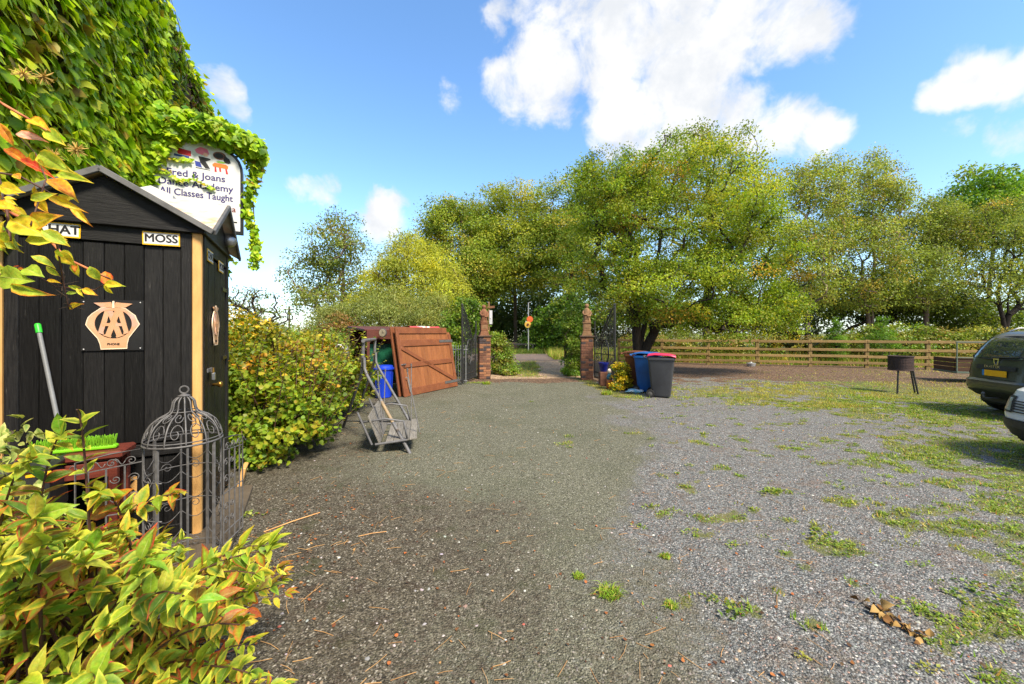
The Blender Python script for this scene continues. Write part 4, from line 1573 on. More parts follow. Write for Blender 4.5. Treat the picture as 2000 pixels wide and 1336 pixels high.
ring = lambda r_, z_, n=28: [(r_ * math.cos(2 * math.pi * i / n), r_ * math.sin(2 * math.pi * i / n), z_) for i in range(n)]
NR = 12
for k in range(NR):
    a = 2 * math.pi * (k + .5) / NR
    Shape().tube([dome_pt(a, t) for t in np.linspace(0, 1, 20)], .0050, 5).build('dome_rib', M['iron'], cg, smooth=True)
for r_, z_, t_ in ((RZ, hb_, .0065), (RZ * .99, hb_ + .022, .004), (RZ * .345, hb_ + .20, .004)):
    Shape().tube(ring(r_, z_), t_, 6, closed=True).build('dome_ring', M['iron'], cg, smooth=True)
dm = Shape().lathe([(.004, .296), (.032, .298), (.036, .303), (.022, .310), (.010, .318), (.004, .322)], 14, (0, 0, hb_))
dm.tube([(.024 * math.cos(a), 0, hb_ + .343 + .024 * math.sin(a)) for a in np.linspace(0, 2 * math.pi, 17)[:-1]], .0055, 6, closed=True)
dm.build('finial_ring', M['iron'], cg, smooth=True, sharp=50)
scr = Shape()
for k in range(NR):
    a = 2 * math.pi * (k + 1) / NR
    for t0, t1, sg_ in ((.06, .30, 1), (.30, .50, -1)):
        pts_ = []
        for t in np.linspace(0, 1, 26):
            ang = t * 2.4 * math.pi * sg_
            rr_ = 1 - .8 * t
            tt = (t0 + t1) / 2 + (t1 - t0) / 2 * math.sin(ang) * rr_
            aa = a + .20 * math.cos(ang) * rr_
            pts_.append(dome_pt(aa, tt))
        scr.tube(pts_, .0032, 4)
scr.build('dome_scroll', M['iron'], cg, smooth=True, kind='stuff')
NP = 8
for k in range(NP):
    a = 2 * math.pi * k / NP + .3
    x, y = RZ * .96 * math.cos(a), RZ * .96 * math.sin(a)
    Shape().tube([(x, y, 0), (x, y, hb_)], .0105 if k % 2 else .007, 6).build('upright', M['iron'], cg, smooth=True, sharp=50)
for z_ in (.05, .36, .60):
    Shape().tube([(RZ * .96 * math.cos(a), RZ * .96 * math.sin(a), z_) for a in np.linspace(R(20), R(250), 20)], .004, 5).build('hoop', M['iron'], cg, smooth=True)
wr = Shape()
for k in range(NP):
    a0, a1 = 2 * math.pi * k / NP + .3, 2 * math.pi * (k + 1) / NP + .3
    if k in (5, 6):
        continue
    for row, z_ in enumerate((.70, .56, .42, .28, .14)):
        wr.tube([(RZ * .95 * math.cos(a0 + (a1 - a0) * t), RZ * .95 * math.sin(a0 + (a1 - a0) * t), z_ - .06 * math.sin(t * math.pi)) for t in np.linspace(0, 1, 8)], .0026, 4)
        if row % 2 == 0:
            am = (a0 + a1) / 2
            tv = Vector((-math.sin(am), math.cos(am), 0))
            wr.tube(spiral(Vector((RZ * .95 * math.cos(am), RZ * .95 * math.sin(am), z_ - .10)), .036, 1.3, 1, 0, (tv, Vector((0, 0, 1)))), .0026, 4)
wr.build('wire_scroll', M['iron'], cg, smooth=True, kind='stuff')


def wire_gate(hx, hy, dirv, w, label_part, mirror=1):
    u_, z_ = Vector(dirv).normalized(), Vector((0, 0, 1))
    o_ = Vector((hx, hy, 0))
    fr_ = Shape()
    pt = lambda s, z: o_ + u_ * (s * w) + z_ * z
    fr_.tube([pt(0, .04), pt(0, .80), pt(.5, .785), pt(1, .755), pt(1, .04), pt(0, .04)], .005, 6)
    fr_.tube([pt(0, .715), pt(1, .68)], .0035, 5).tube([pt(0, .40), pt(1, .40)], .004, 5).tube([pt(0, .12), pt(1, .12)], .004, 5)
    fr_.build('gate_frame', M['iron'], cg, smooth=True, sharp=50)
    for s in (.28, .56, .82):
        Shape().tube([pt(s, .04), pt(s, .70)], .0055, 6).build('gate_bar', M['iron'], cg, smooth=True, sharp=50)
    sc_ = Shape()
    for s, sg_ in ((.18, 1), (.48, -1), (.80, 1)):
        sc_.tube(spiral(pt(s, .735 - .02 * s), .028, 1.35, sg_, math.pi * (sg_ < 0), (u_, z_)), .003, 4)
        sc_.tube([pt(s, .735 - .02 * s) + u_ * (.028 * t) + z_ * (.02 * math.sin(t * 3)) for t in np.linspace(1, 4, 10)], .003, 4)
    for z0 in (.62, .50, .30, .20):
        sc_.tube(spiral(pt(.13, z0), .03, 1.4, 1, 0, (u_, z_)), .003, 4)
        sc_.tube(spiral(pt(.42, z0), .026, 1.4, -1, 0, (u_, z_)), .003, 4)
    sc_.build('gate_scroll', M['iron'], cg, smooth=True, kind='stuff')


wire_gate(-.205, -.03, (-1, -.06, 0), .31, 'l')
wire_gate(.215, .03, (.30, 1.0, 0), .28, 'r')


# ------------------------------------------------------------------ gate pillars, gates
def pillar(px, Y, label, rot, face, holes):
    """brick pier with stone cap, plinth block and carved finial"""
    X = (px - 1000) / FOC * Y
    root = empty('gate_pillar', (X, Y, 0), R(rot), label, 'gate pillar')
    rr = random.Random(int(px))
    S, H = .40, 1.46
    Shape().box((0, 0, H / 2), (S - .016, S - .016, H)).build('core', M['mortar'], root)
    bh, j = .071, .010
    n = int(H / (bh + j))
    for c in range(n):
        z = .035 + bh / 2 + c * (bh + j) - .03
        for side in range(4):
            ang = side * math.pi / 2
            off = 0.0 if c % 2 == 0 else 1.0
            ws = [.245, .145] if (c + side) % 2 == 0 else [.145, .245]
            x = -S / 2
            for wd in ws:
                ln_ = wd - j if wd < .2 else wd
                if (side + c) % 1 == 0:
                    cx = x + wd / 2
                    p = Vector((cx, -S / 2 + .022 + rr.uniform(-.004, .004), z))
                    p.rotate(Euler((0, 0, ang)))
                    k = rr.random()
                    m_ = M['brick_a'] if k < face else (M['brick_b'] if k < .88 else M['brick_c'])
                    if holes and rr.random() < .10 and side == 0:
                        m_ = M['brick_c']
                    box_piece('brick', (wd - j, .05, bh), m_, root, p, (0, 0, ang + rr.uniform(-.01, .01)), bev=.006)
                x += wd
    Shape().box((0, 0, H + .022), (.48, .48, .045), bev=.01).build('cap', M['cap_stone'], root)
    st = M['sandstone'] if holes else M['sandstone_pale']
    fin = empty('finial', (0, 0, H + .045), 0, parent=root)
    Shape().prism([(-.17, 0), (.17, 0), (.15, .06), (.12, .17), (-.12, .17), (-.15, .06)], .30, Matrix.Translation((0, .15, 0)) @ STAND).build('plinth', st, fin)
    Shape().box((0, 0, .29), (.25, .25, .24), bev=.012).build('block', st, fin)
    Shape().box((0, -.128, .30), (.17, .012, .14), bev=.004).box((0, -.136, .30), (.11, .008, .085), bev=.003).build('carved_panel', M['sandstone_pale'], fin)
    Shape().box((0, 0, .425), (.29, .29, .035), bev=.008).build('moulding', st, fin)
    # carved draped figure, seen as a tapering body with folded arms and a small head
    fig = Shape().lathe([(.10, .44), (.135, .455), (.14, .50), (.115, .54), (.118, .62), (.125, .72), (.118, .80), (.105, .86), (.085, .905), (.05, .93), (.042, .95), (.062, .965),
                         (.074, 1.0), (.07, 1.04), (.048, 1.068), (.01, 1.078)], 16, mx=Matrix.Diagonal((1, .85, 1, 1)))
    fig.tube([(-.10, -.02, .84), (-.135, -.05, .76), (-.09, -.10, .70), (0, -.115, .70)], [.035, .034, .028, .022], 8)
    fig.tube([(.10, -.02, .84), (.135, -.05, .75), (.10, -.10, .66), (.02, -.118, .65)], [.035, .034, .028, .022], 8)
    for k in range(5):
        x = -.07 + .035 * k
        fig.tube([(x, -.095, .50), (x * .9, -.10, .62), (x * .8, -.09, .74)], [.012, .014, .006], 5)
    fig.build('figure', st, fin, smooth=True, sharp=50)
    return root


pillar(945, 14.0, 'left brick gate pillar with weathered orange bricks and red stone finial', 16, .62, True)
pillar(1146, 13.5, 'right brick gate pillar with tan stone finial under the overhanging tree', -6, .25, False)


def iron_gate(h, f, label, rising):
    """h: hinge foot, f: free end foot (x, y); bars with a swooping top rail, hoop and scrolls"""
    h, f = Vector((*h, 0)), Vector((*f, 0))
    u_ = f - h
    w = u_.length
    u_.normalize()
    root = empty('iron_gate', h, math.atan2(u_.y, u_.x), label, 'gate')
    top = lambda s: 1.62 + (.74 * sst(np.array(s), .30, 1.0) - .28 * math.exp(-((s - .22) / .16) ** 2))
    top = (lambda g: (lambda s: float(g(s))))(top)
    Shape().tube([(0, 0, .08), (0, 0, 2.0)], .024, 8).build('hinge_post', M['gate_black'], root)
    Shape().box((w, 0, 1.24), (.045, .045, 2.36), bev=.006).lathe([(.01, 0), (.035, .015), (.03, .05), (.005, .08)], 8, (w, 0, 2.42)).build('meeting_post', M['gate_black'], root)
    Shape().tube([(w * s, 0, top(s)) for s in np.linspace(0, 1, 22)], .020, 6).build('top_rail', M['gate_black'], root)
    Shape().tube([(w * s, 0, top(s) - .16) for s in np.linspace(0, 1, 22)], .014, 6).build('top_rail', M['gate_black'], root)
    for z_ in (.12, .30, .92):
        box_piece('cross_rail', (w, .020, .028), M['gate_black'], root, (w / 2, 0, z_))
    nb = 15
    for i in range(1, nb):
        s = i / nb
        Shape().tube([(w * s, 0, .08), (w * s, 0, top(s) + .10), (w * s, 0, top(s) + .17)], [.0085, .0085, .002], 6).build('bar', M['gate_black'], root)
    for i in range(nb):
        s = (i + .5) / nb
        Shape().tube([(w * s, 0, .08), (w * s, 0, .62), (w * s, 0, .70)], [.007, .007, .002], 5).build('dog_bar', M['gate_black'], root)
    ho = Shape()
    ho.tube([(w * .52 + .27 * math.cos(a), 0, .98 + .40 * math.sin(a)) for a in np.linspace(0, 2 * math.pi, 29)[:-1]], .022, 6, closed=True)
    ho.build('hoop', M['gate_black'], root)
    sc_ = Shape()
    ux, uz = Vector((1, 0, 0)), Vector((0, 0, 1))
    for s, z_, sg_ in ((.16, .75, 1), (.88, .75, -1), (.16, 1.15, -1), (.90, 1.2, 1), (.80, 1.6, 1), (.52, .98, 1)):
        sc_.tube(spiral(Vector((w * s, 0, z_)), .13, 1.5, sg_, 0, (ux, uz)), .010, 5)
    sc_.build('scroll', M['gate_black'], root)
    return root


iron_gate((-.94 - .30, 13.72), (-1.52, 12.15), 'black wrought iron gate leaf swung open beside the left pillar', 1)
iron_gate((2.53 + .26, 13.42), (3.09, 11.95), 'black wrought iron gate leaf swung open beside the right pillar', 1)


# --- galvanised railing between the brown doors and the left gate
ra, rb_ = Vector((-1.84, 12.05, 0)), Vector((-1.46, 12.0, 0))
rl_ = empty('metal_railing', (-2.05, 12.55, 0), math.atan2(-.25, .62), 'short galvanised railing between the brown doors and the left gate', 'railing')
wv = .72
for z_ in (.12, 1.08):
    box_piece('rail', (wv, .03, .035), M['galv'], rl_, (wv / 2, 0, z_))
for i in range(8):
    Shape().tube([(wv * (i + .5) / 8, 0, .05), (wv * (i + .5) / 8, 0, 1.19), (wv * (i + .5) / 8, 0, 1.22)], [.011, .011, .003], 8).build('bar', M['galv'], rl_)

# ------------------------------------------------------------------ brown garage doors leaning on a lean-to
dl, dr = Vector((-2.66, 9.78, 0)), Vector((-1.64, 11.86, 0))
du = (dr - dl)
dw = du.length
daz = math.atan2(du.y, du.x)


def garage_door(off, label, full):
    """local x along the door, local z up the door, leaning back"""
    lean = R(-10)
    nb = Vector((-math.sin(daz), math.cos(daz), 0))
    root = empty('garage_door', dl + nb * off + Vector((0, 0, .012)), daz, label, 'garage door', 'old brown garage doors')
    T = Matrix.Rotation(lean, 4, 'X')
    h = 1.76
    n = 18
    for i in range(n):
        zt = h - .03
        x = (i + .5) * dw / n
        if x > dw - .28:
            zt -= .18 * ((x - (dw - .28)) / .28) ** 2
        me_o = Shape().box((0, 0, 0), (dw / n - .004, .018, zt - .03), bev=.003).build('plank', M['door_brown'], root, T @ Matrix.Translation((x, 0, (zt + .03) / 2)))
    fr = lambda c, s, rot=(0, 0, 0), nm='rail': Shape().box((0, 0, 0), s, bev=.006).build(nm, M['door_frame'], root, T @ Matrix.Translation(c) @ Euler(rot).to_matrix().to_4x4())
    y = -.022
    fr((.055, y, h / 2), (.11, .03, h), nm='stile')
    fr((dw - .055, y, h / 2 - .10), (.11, .03, h - .20), nm='stile')
    fr((dw / 2 - .03, y - .001, h - .09), (dw - .28, .03, .17))
    fr((dw / 2, y - .001, h - .42), (dw - .22, .03, .17))
    fr((dw / 2, y - .001, .78), (dw - .22, .03, .13))
    fr((dw / 2, y - .001, .10), (dw - .22, .03, .19))
    ang = math.atan2(.195 + .05 - (h - .50), dw - .22)
    fr((dw / 2, y - .002, (h - .50 + .2) / 2), (math.hypot(dw - .24, h - .70), .028, .10), (0, -ang, 0), 'brace')
    if full:
        for z_, x_ in ((h - .40, dw - .30), (.17, dw - .30)):
            Shape().box((0, 0, 0), (.62, .008, .075), bev=.003).tube([(.32, 0, -.05), (.32, 0, .05)], .014, 8).build('strap_hinge', M['hinge'], root, T @ Matrix.Translation((x_, y - .022, z_)))
        Shape().box((0, 0, 0), (.16, .02, .03), bev=.004).tube([(-.05, -.01, 0), (-.05, -.05, 0), (.03, -.05, 0), (.03, -.01, 0)], .010, 6).build('latch', M['steel'], root, T @ Matrix.Translation((.10, y - .028, .80)))
        Shape().tube([(.19, y - .05, .10), (.16, y - .05, .46), (.10, y - .05, .48)], .014, 6).build('drop_bolt', M['galv'], root, T)
    return root


garage_door(0, 'front brown boarded garage door with black strap hinges leaning back', True)
garage_door(.16, 'second brown garage door hidden behind the front one', False)
# red and white plastic sheet over the top corner
cl_ = Shape()
rr = random.Random(3)
nx_, ny_ = 14, 6
for j in range(ny_):
    for i in range(nx_):
        x = .62 + i * .1
        v = [(x, -.075 - .01 * rr.random(), -.10), (x, -.06, -.02), (x, -.03, .035), (x, .03, .045), (x, .09, .02), (x, .12, -.05)][j]
        cl_.v.append((v[0], v[1] + rr.uniform(-.012, .012), v[2] + rr.uniform(-.012, .012) + (.03 if j == 0 else 0) * math.sin(i) - (.18 * max(0, (x - (dw - .3)) / .3) ** 2)))
for j in range(ny_ - 1):
    for i in range(nx_ - 1):
        cl_.f.append((j * nx_ + i, j * nx_ + i + 1, (j + 1) * nx_ + i + 1, (j + 1) * nx_ + i))
nb = Vector((-math.sin(daz), math.cos(daz), 0))
o = cl_.build('plastic_sheet', mat('plastic_red_white', lin(205, 70, 75), lin(180, 50, 60), rough=.4, scale=3, c3=lin(235, 228, 225), s3=3.5, t3=.50),
              None, Matrix.Translation(dl + nb * (.07 + .31) + Vector((0, 0, 1.735))) @ Matrix.Rotation(daz, 4, 'Z'), smooth=True)
tag(o, 'red and white plastic sheet over the top of the brown doors', 'plastic sheet')

# lean-to behind the doors: brown fascia with a round clock, green sheet
ln = empty('lean_to', (-3.55, 10.35, 0), daz - R(30), 'dark brown lean-to shelter behind the garage doors', 'shelter')
Shape().box((.55, .9, 1.72), (1.7, 2.0, .05), rot=(R(3), 0, 0), bev=.006).build('roof', M['dark_brown'], ln)
Shape().box((.40, -.10, 1.56), (1.30, .04, .26), bev=.008).build('fascia', M['dark_brown'], ln)
for x in (-.20, 1.2):
    box_piece('post', (.07, .07, 1.66), M['dark_brown'], ln, (x, -.06, .83))
    box_piece('post', (.07, .07, 1.66), M['dark_brown'], ln, (x, 1.75, .83))
Shape().box((.5, 1.83, .85), (1.5, .04, 1.65)).build('back_wall', M['dark_brown'], ln)
tp = Shape()
for j in range(10):
    for i in range(10):
        tp.v.append((-.16 + i * .14, .12 + .03 * math.sin(i * 1.7 + j * .5) + rr.uniform(-.01, .01), .30 + j * .112))
for j in range(9):
    for i in range(9):
        tp.f.append((j * 10 + i, j * 10 + i + 1, j * 10 + 11 + i, j * 10 + 10 + i))
o = tp.build('green_sheet', M['tarp'], None, ln.matrix_basis.copy() if False else (Matrix.Translation((-3.55, 10.35, 0)) @ Matrix.Rotation(daz - R(30), 4, 'Z')), smooth=True)
tag(o, 'dark green sheet hanging inside the lean-to', 'sheet')
ck = empty('wall_clock', P(748, 650, 10.12), R(-18), 'small round clock on the lean-to fascia', 'clock')
RX = Matrix.Rotation(R(90), 4, 'X')
Shape().lathe([(.105, -.02), (.115, 0), (.115, .02), (.10, .028)], 24, mx=RX).build('case', M['hinge'], ck)
Shape().lathe([(.098, .029), (.097, .031)], 24, mx=RX).build('dial', mat('clock_dial', lin(170, 160, 140), lin(140, 130, 112), rough=.5), ck)
Shape().box((.0, -.033, .03), (.008, .003, .06)).build('hand', M['ink'], ck)
Shape().box((.022, -.034, .0), (.05, .003, .008)).build('hand', M['ink'], ck)

# blue plastic tub-shaped bin
bb = empty('blue_bin', (-3.18, 9.86, 0), R(12), 'bright blue plastic bin standing left of the garage doors', 'bin')
Shape().lathe([(.17, 0), (.19, .02), (.225, .70), (.23, .71)], 28).build('body', M['blue_plastic'], bb, smooth=True, sharp=40)
Shape().lathe([(.245, .69), (.255, .70), (.255, .735), (.235, .745), (.225, .785), (.19, .80), (.01, .805)], 28).build('lid', M['blue_plastic'], bb, smooth=True, sharp=40)
for k in range(10):
    a = 2 * math.pi * k / 10
    box_piece('rib', (.012, .02, .52), M['blue_plastic'], bb, (.208 * math.cos(a), .208 * math.sin(a), .36), (0, R(3.4), a))

# ------------------------------------------------------------------ grey swing seat frame
sw = empty('garden_swing', (0, 0, 0), 0, 'old grey metal garden swing frame with a fallen plank seat', 'garden swing')
sw.location = (-1.9, 6.2, 0)
so_ = Vector((-1.9, 6.2, 0))
bk = Vector((-.34, 1.50, 0))
A1, L1, R1 = Vector((-2.24, 6.0, 1.48)), Vector((-2.86, 6.75, 0)), Vector((-1.34, 5.25, 0))


def swing_side(o_, tan):
    a, l, r_ = A1 + o_ - so_, L1 + o_ - so_, R1 + o_ - so_
    kn = a + Vector((0, 0, -.42))
    Shape().tube([a, kn + Vector((-.018, .018, .03))], .026, 10).build('upright', M['tube_grey'], sw, smooth=True, sharp=60)
    Shape().tube([a + Vector((.0, 0, -.25)), kn + Vector((-.03, .03, 0)), kn + (l - kn) * .10 + Vector((0, 0, .01)), l], .023, 10).build('leg', M['tube_grey'], sw, smooth=True, sharp=60)
    k2 = kn + (r_ - kn) * .10
    mid1, mid2 = kn + (r_ - kn) * .42, kn + (r_ - kn) * .66
    Shape().tube([a + Vector((0, 0, -.25)) + Vector((.02, -.02, 0)), kn + Vector((.03, -.03, 0)), k2, mid1], .023, 10).build('leg', M['tube_grey'], sw, smooth=True, sharp=60)
    Shape().tube([mid1, mid2], .0235, 10).build('leg', M['tube_tan'] if tan else M['tube_grey'], sw, smooth=True, sharp=60)
    Shape().tube([mid2, r_], .023, 10).build('leg', M['tube_grey'], sw, smooth=True, sharp=60)
    Shape().tube([l + (kn - l) * .12, r_ + (kn - r_) * .35], .011, 8).build('tie_bar', M['tube_grey'], sw, smooth=True, sharp=60)


swing_side(Vector((0, 0, 0)), True)
swing_side(bk, False)
Shape().tube([A1 - so_ + Vector((.02, -.06, 0)), A1 + bk - so_], .028, 10).build('top_bar', M['tube_grey'], sw, smooth=True, sharp=60)
# seat slats lie along the bench between the two frames
sd = bk.normalized()
sa_ = math.atan2(sd.y, sd.x) - math.pi / 2
for i in range(4):
    box_piece('seat_plank', (.098, 1.22, .022), M['grey_plank'], sw, Vector((-1.76 + .10 * i, 5.86 + .022 * i, .145 + .012 * i)) - so_, (R(0), R(-6), sa_), bev=.004)
for i in range(4):
    box_piece('back_plank', (.098, 1.22, .022), M['grey_plank'], sw, Vector((-1.895 - .035 * i, 5.835 - .01 * i, .18 + .094 * i)) - so_, (0, R(70), sa_), bev=.004)
fe = Vector((-1.44, 5.28, .12)) - so_
for yy in (0, 1.16):
    q = sd * yy
    Shape().tube([Vector((-1.80, 5.24, .13)) + q - so_, Vector((-1.40, 5.32, .17)) + q - so_], .016, 8).build('seat_bearer', M['tube_grey'], sw)
    Shape().tube([Vector((-1.84, 5.23, .13)) + q - so_, Vector((-2.02, 5.20, .56)) + q - so_], .014, 8).build('back_bearer', M['tube_grey'], sw)
    Shape().tube([Vector((-2.0, 5.22, .42)) + q - so_, Vector((-1.68, 5.28, .46)) + q - so_, Vector((-1.45, 5.32, .42)) + q - so_, Vector((-1.40, 5.33, .18)) + q - so_], .013, 8).build('arm_rest', M['tube_grey'], sw, smooth=True)
for (x, y), (x2, y2), z1 in (((-1.30, 5.6), (-1.55, 5.9), 1.02), ((-1.78, 5.5), (-1.92, 5.7), 1.0), ((-1.62, 6.4), (-1.72, 6.8), 1.02), ((-2.0, 6.2), (-2.1, 6.6), .95)):
    Shape().tube([Vector((x, y, .2)) - so_, Vector((x2, y2, z1)) - so_], .0085, 6).lathe([(.004, 0), (.014, .005), (.014, .05), (.004, .055)], 8, Vector((x2, y2, z1)) - so_).build('hanger_rod', M['iron'], sw)

# ------------------------------------------------------------------ wheelie bins
def wheelie(loc, rz, body, lid, label, s=1.0):
    root = empty('wheelie_bin', loc, rz, label, 'wheelie bin', 'wheelie bins by the gate')
    b = Shape()
    prof = [(.0, .20, .21), (.05, .215, .225), (.86, .275, .30), (.90, .285, .31), (.905, .30, .325), (.955, .30, .325), (.96, .285, .31)]
    ring_ = []
    for z_, hx, hy in prof:
        rnd = .05
        for cx, cy, a0 in ((1, 1, 0), (-1, 1, 90), (-1, -1, 180), (1, -1, 270)):
            for k in range(4):
                a = R(a0 + 30 * k)
                b.v.append((cx * (hx - rnd) + rnd * math.cos(a), cy * (hy - rnd) + rnd * math.sin(a), z_ + .03))
    n = 16
    for i in range(len(prof) - 1):
        for k in range(n):
            b.f.append((i * n + k, i * n + (k + 1) % n, (i + 1) * n + (k + 1) % n, (i + 1) * n + k))
    b.f.append(tuple(range(n))[::-1])
    b.f.append(tuple((len(prof) - 1) * n + k for k in range(n)))
    b.build('body', body, root, smooth=True, sharp=35)
    for x in (-.10, .10):
        Shape().box((x, -.252, .45), (.016, .02, .72), rot=(R(5.6), 0, 0), bev=.004).build('rib', body, root)
    ld = Shape()
    pr = [(-.345, .0), (-.335, .035), (-.20, .070), (.15, .085), (.31, .06), (.335, .02)]
    for y, z_ in pr:
        for x in (-.31, -.28, 0, .28, .31):
            ld.v.append((x, y, 1.0 + z_ - (.028 if abs(x) > .3 else 0)))
    for i in range(len(pr) - 1):
        for k in range(4):
            ld.f.append((i * 5 + k, i * 5 + k + 1, (i + 1) * 5 + k + 1, (i + 1) * 5 + k))
    o = ld.build('lid', lid, root, smooth=True, sharp=30)
    md = o.modifiers.new('thickness', 'SOLIDIFY')
    md.thickness = .014
    Shape().tube([(-.25, .36, .98), (-.25, .41, 1.01), (.25, .41, 1.01), (.25, .36, .98)], .016, 8).build('handle', body, root, smooth=True)
    Shape().tube([(-.29, .25, .10), (.29, .25, .10)], .014, 8).build('axle', M['iron'], root)
    RY = Matrix.Rotation(R(90), 4, 'Y')
    for x in (-.27, .27):
        w_ = empty('wheel', (x, .25, .10), 0, parent=root)
        Shape().lathe([(.06, -.022), (.095, -.022), (.10, -.012), (.10, .012), (.095, .022), (.06, .022)], 20, mx=RY, cap=False).build('tyre', M['rubber'], w_, smooth=True, sharp=40)
        Shape().lathe([(.01, -.026), (.03, -.024), (.062, -.014), (.062, .014), (.03, .024), (.01, .026)], 16, mx=RY).build('hub', M['hinge'], w_, smooth=True, sharp=40)
    return root


wheelie((3.74, 9.98, 0), R(68), M['bin_grey'], M['pink'], 'dark grey wheelie bin with pink lid nearest the yard')
wheelie((3.66, 10.75, 0), R(60), M['bin_blue'], M['bin_blue'], 'blue wheelie bin between the grey bin and the brown bin')
wheelie((3.60, 11.45, 0), R(62), M['bin_brown'], M['bin_brown'], 'brown wheelie bin at the back of the row')

# ------------------------------------------------------------------ post and rail fence
FA, FS = Vector((18.10, 17.35, 0)), Vector((-2.06, .67, 0))
fn = empty('paddock_fence', FA, math.atan2(FS.y, FS.x), 'four rail timber fence along the back of the yard', 'fence')
fl_ = FS.length
rr = random.Random(8)
for i in range(-4, 7):
    box_piece('post', (.15, .12, 1.36), M['fence_post'], fn, (i * fl_, .0, .62 + rr.uniform(-.03, .02)), (rr.uniform(-.02, .02), rr.uniform(-.02, .02), 0), bev=.012)
for i in range(-4, 6):
    for k, z_ in enumerate((.22, .52, .82, 1.20)):
        box_piece('rail', (fl_ - .012, .038, .118), M['fence_wood'], fn, (i * fl_ + fl_ / 2, .068 if k % 1 == 0 else 0, z_ + rr.uniform(-.012, .012)), (rr.uniform(-.02, .02), rr.uniform(-.006, .006), rr.uniform(-.004, .004)), bev=.006)

# ------------------------------------------------------------------ fire drum on legs
fd = empty('fire_drum', (10.36, 10.62, 0), R(10), 'rusty washing machine drum fire pit on three thin black legs', 'fire pit')
dp = Shape()
nr_, nz_ = 56, 9
for j in range(nz_ + 1):
    for k in range(nr_):
        a = 2 * math.pi * k / nr_
        dp.v.append((.255 * math.cos(a), .255 * math.sin(a), .61 + .36 * j / nz_))
for j in range(nz_):
    for k in range(nr_):
        dp.f.append((j * nr_ + k, j * nr_ + (k + 1) % nr_, (j + 1) * nr_ + (k + 1) % nr_, (j + 1) * nr_ + k))
me = dp.mesh('drum', M['rust'], False)
bm = bmesh.new()
bm.from_mesh(me)
inner = [f for f in bm.faces if .67 < f.calc_center_median().z < .92]
res = bmesh.ops.inset_individual(bm, faces=inner, thickness=.0122, depth=-.004)
bm.to_mesh(me)
bm.free()
dro = link('drum', me, fd)
md = dro.modifiers.new('thickness', 'SOLIDIFY')
md.thickness = .006
Shape().tube(ring(.258, .975, 40), .014, 8, closed=True).build('rim', M['rust'], fd, smooth=True)
Shape().tube(ring(.256, .612, 40), .011, 8, closed=True).build('rim', M['rust'], fd, smooth=True)
Shape().lathe([(.01, .612), (.25, .612), (.25, .618), (.01, .62)], 32).build('floor', M['rust'], fd)
for a in (R(205), R(-20), R(-62)):
    Shape().tube([(.23 * math.cos(a), .23 * math.sin(a), .64), (.33 * math.cos(a), .33 * math.sin(a), 0)], .021, 8).build('leg', M['gate_black'], fd)

# ------------------------------------------------------------------ small things round the gate
o = Shape()
for k in range(1):
    nlat, nlon = 8, 14
    for j in range(nlat + 1):
        for i in range(nlon):
            a, b_ = 2 * math.pi * i / nlon, math.pi * j / nlat
            w_ = 1 + .25 * math.sin(3 * a + j) + .12 * math.sin(7 * a)
            o.v.append((.24 * w_ * math.cos(a) * math.sin(b_), .15 * w_ * math.sin(a) * math.sin(b_), .05 + .05 * math.cos(b_) * w_))
    for j in range(nlat):
        for i in range(nlon):
            o.f.append((j * nlon + i, j * nlon + (i + 1) % nlon, (j + 1) * nlon + (i + 1) % nlon, (j + 1) * nlon + i))
o = o.build('plastic_bag', mat('bag_blue', lin(150, 205, 225), lin(110, 175, 205), rough=.35, scale=9, c3=lin(232, 238, 240), s3=5, t3=.5, bump=.5), None, Matrix.Translation((3.25, 10.6, 0)) @ Matrix.Rotation(.3, 4, 'Z'), smooth=True)
tag(o, 'crumpled pale blue plastic bag on the ground beside the bins', 'plastic bag')
pt = empty('blue_planter', (2.78, 12.1, 0), 0, 'dark blue glazed planter tucked behind the right gate', 'planter')
Shape().lathe([(.09, 0), (.10, .02), (.14, .22), (.16, .25), (.16, .28), (.13, .28), (.12, .24)], 20, (0, 0, .42)).build('pot', mat('blue_glaze', lin(30, 40, 130), lin(24, 30, 96), rough=.25), pt, smooth=True, sharp=40)
Shape().box((0, 0, .21), (.26, .26, .42), bev=.01).build('stand', M['brick_b'], pt)
gn = empty('garden_figure', (2.80, 11.45, 0), 0, 'small painted garden figure in orange and blue at the foot of the gate', 'ornament')
Shape().lathe([(.07, 0), (.085, .02), (.08, .16), (.075, .26)], 14).build('skirt', mat('fig_orange', lin(206, 116, 46), rough=.5), gn, smooth=True)
Shape().lathe([(.076, .26), (.085, .34), (.05, .42), (.03, .44)], 14).build('body', mat('fig_teal', lin(50, 110, 130), rough=.5), gn, smooth=True)
Shape().lathe([(.01, .43), (.05, .45), (.058, .50), (.045, .55), (.008, .57)], 14).build('head', mat('fig_white', lin(222, 206, 190), rough=.5), gn, smooth=True)
wf = empty('white_figure', (2.98, 11.40, 0), 0, 'pale stone figurine beside the painted garden figure', 'ornament')
Shape().lathe([(.06, 0), (.07, .03), (.05, .2), (.06, .36), (.035, .42), (.045, .47), (.03, .53), (.005, .54)], 12).build('figure', M['white'], wf, smooth=True)
bh_ = empty('bird_box', (4.95, 15.42, 2.42), R(-8), 'small grey bird box fixed to the dark trunk', 'bird box')
Shape().box((0, 0, .12), (.20, .18, .26), bev=.006).build('body', mat('birdbox_tan', lin(150, 110, 80), lin(120, 90, 66), rough=.8), bh_)
Shape().box((0, -.03, .27), (.27, .28, .025), rot=(R(18), 0, 0), bev=.005).build('roof', mat('birdbox_grey', lin(128, 130, 138), lin(104, 106, 112), rough=.7), bh_)
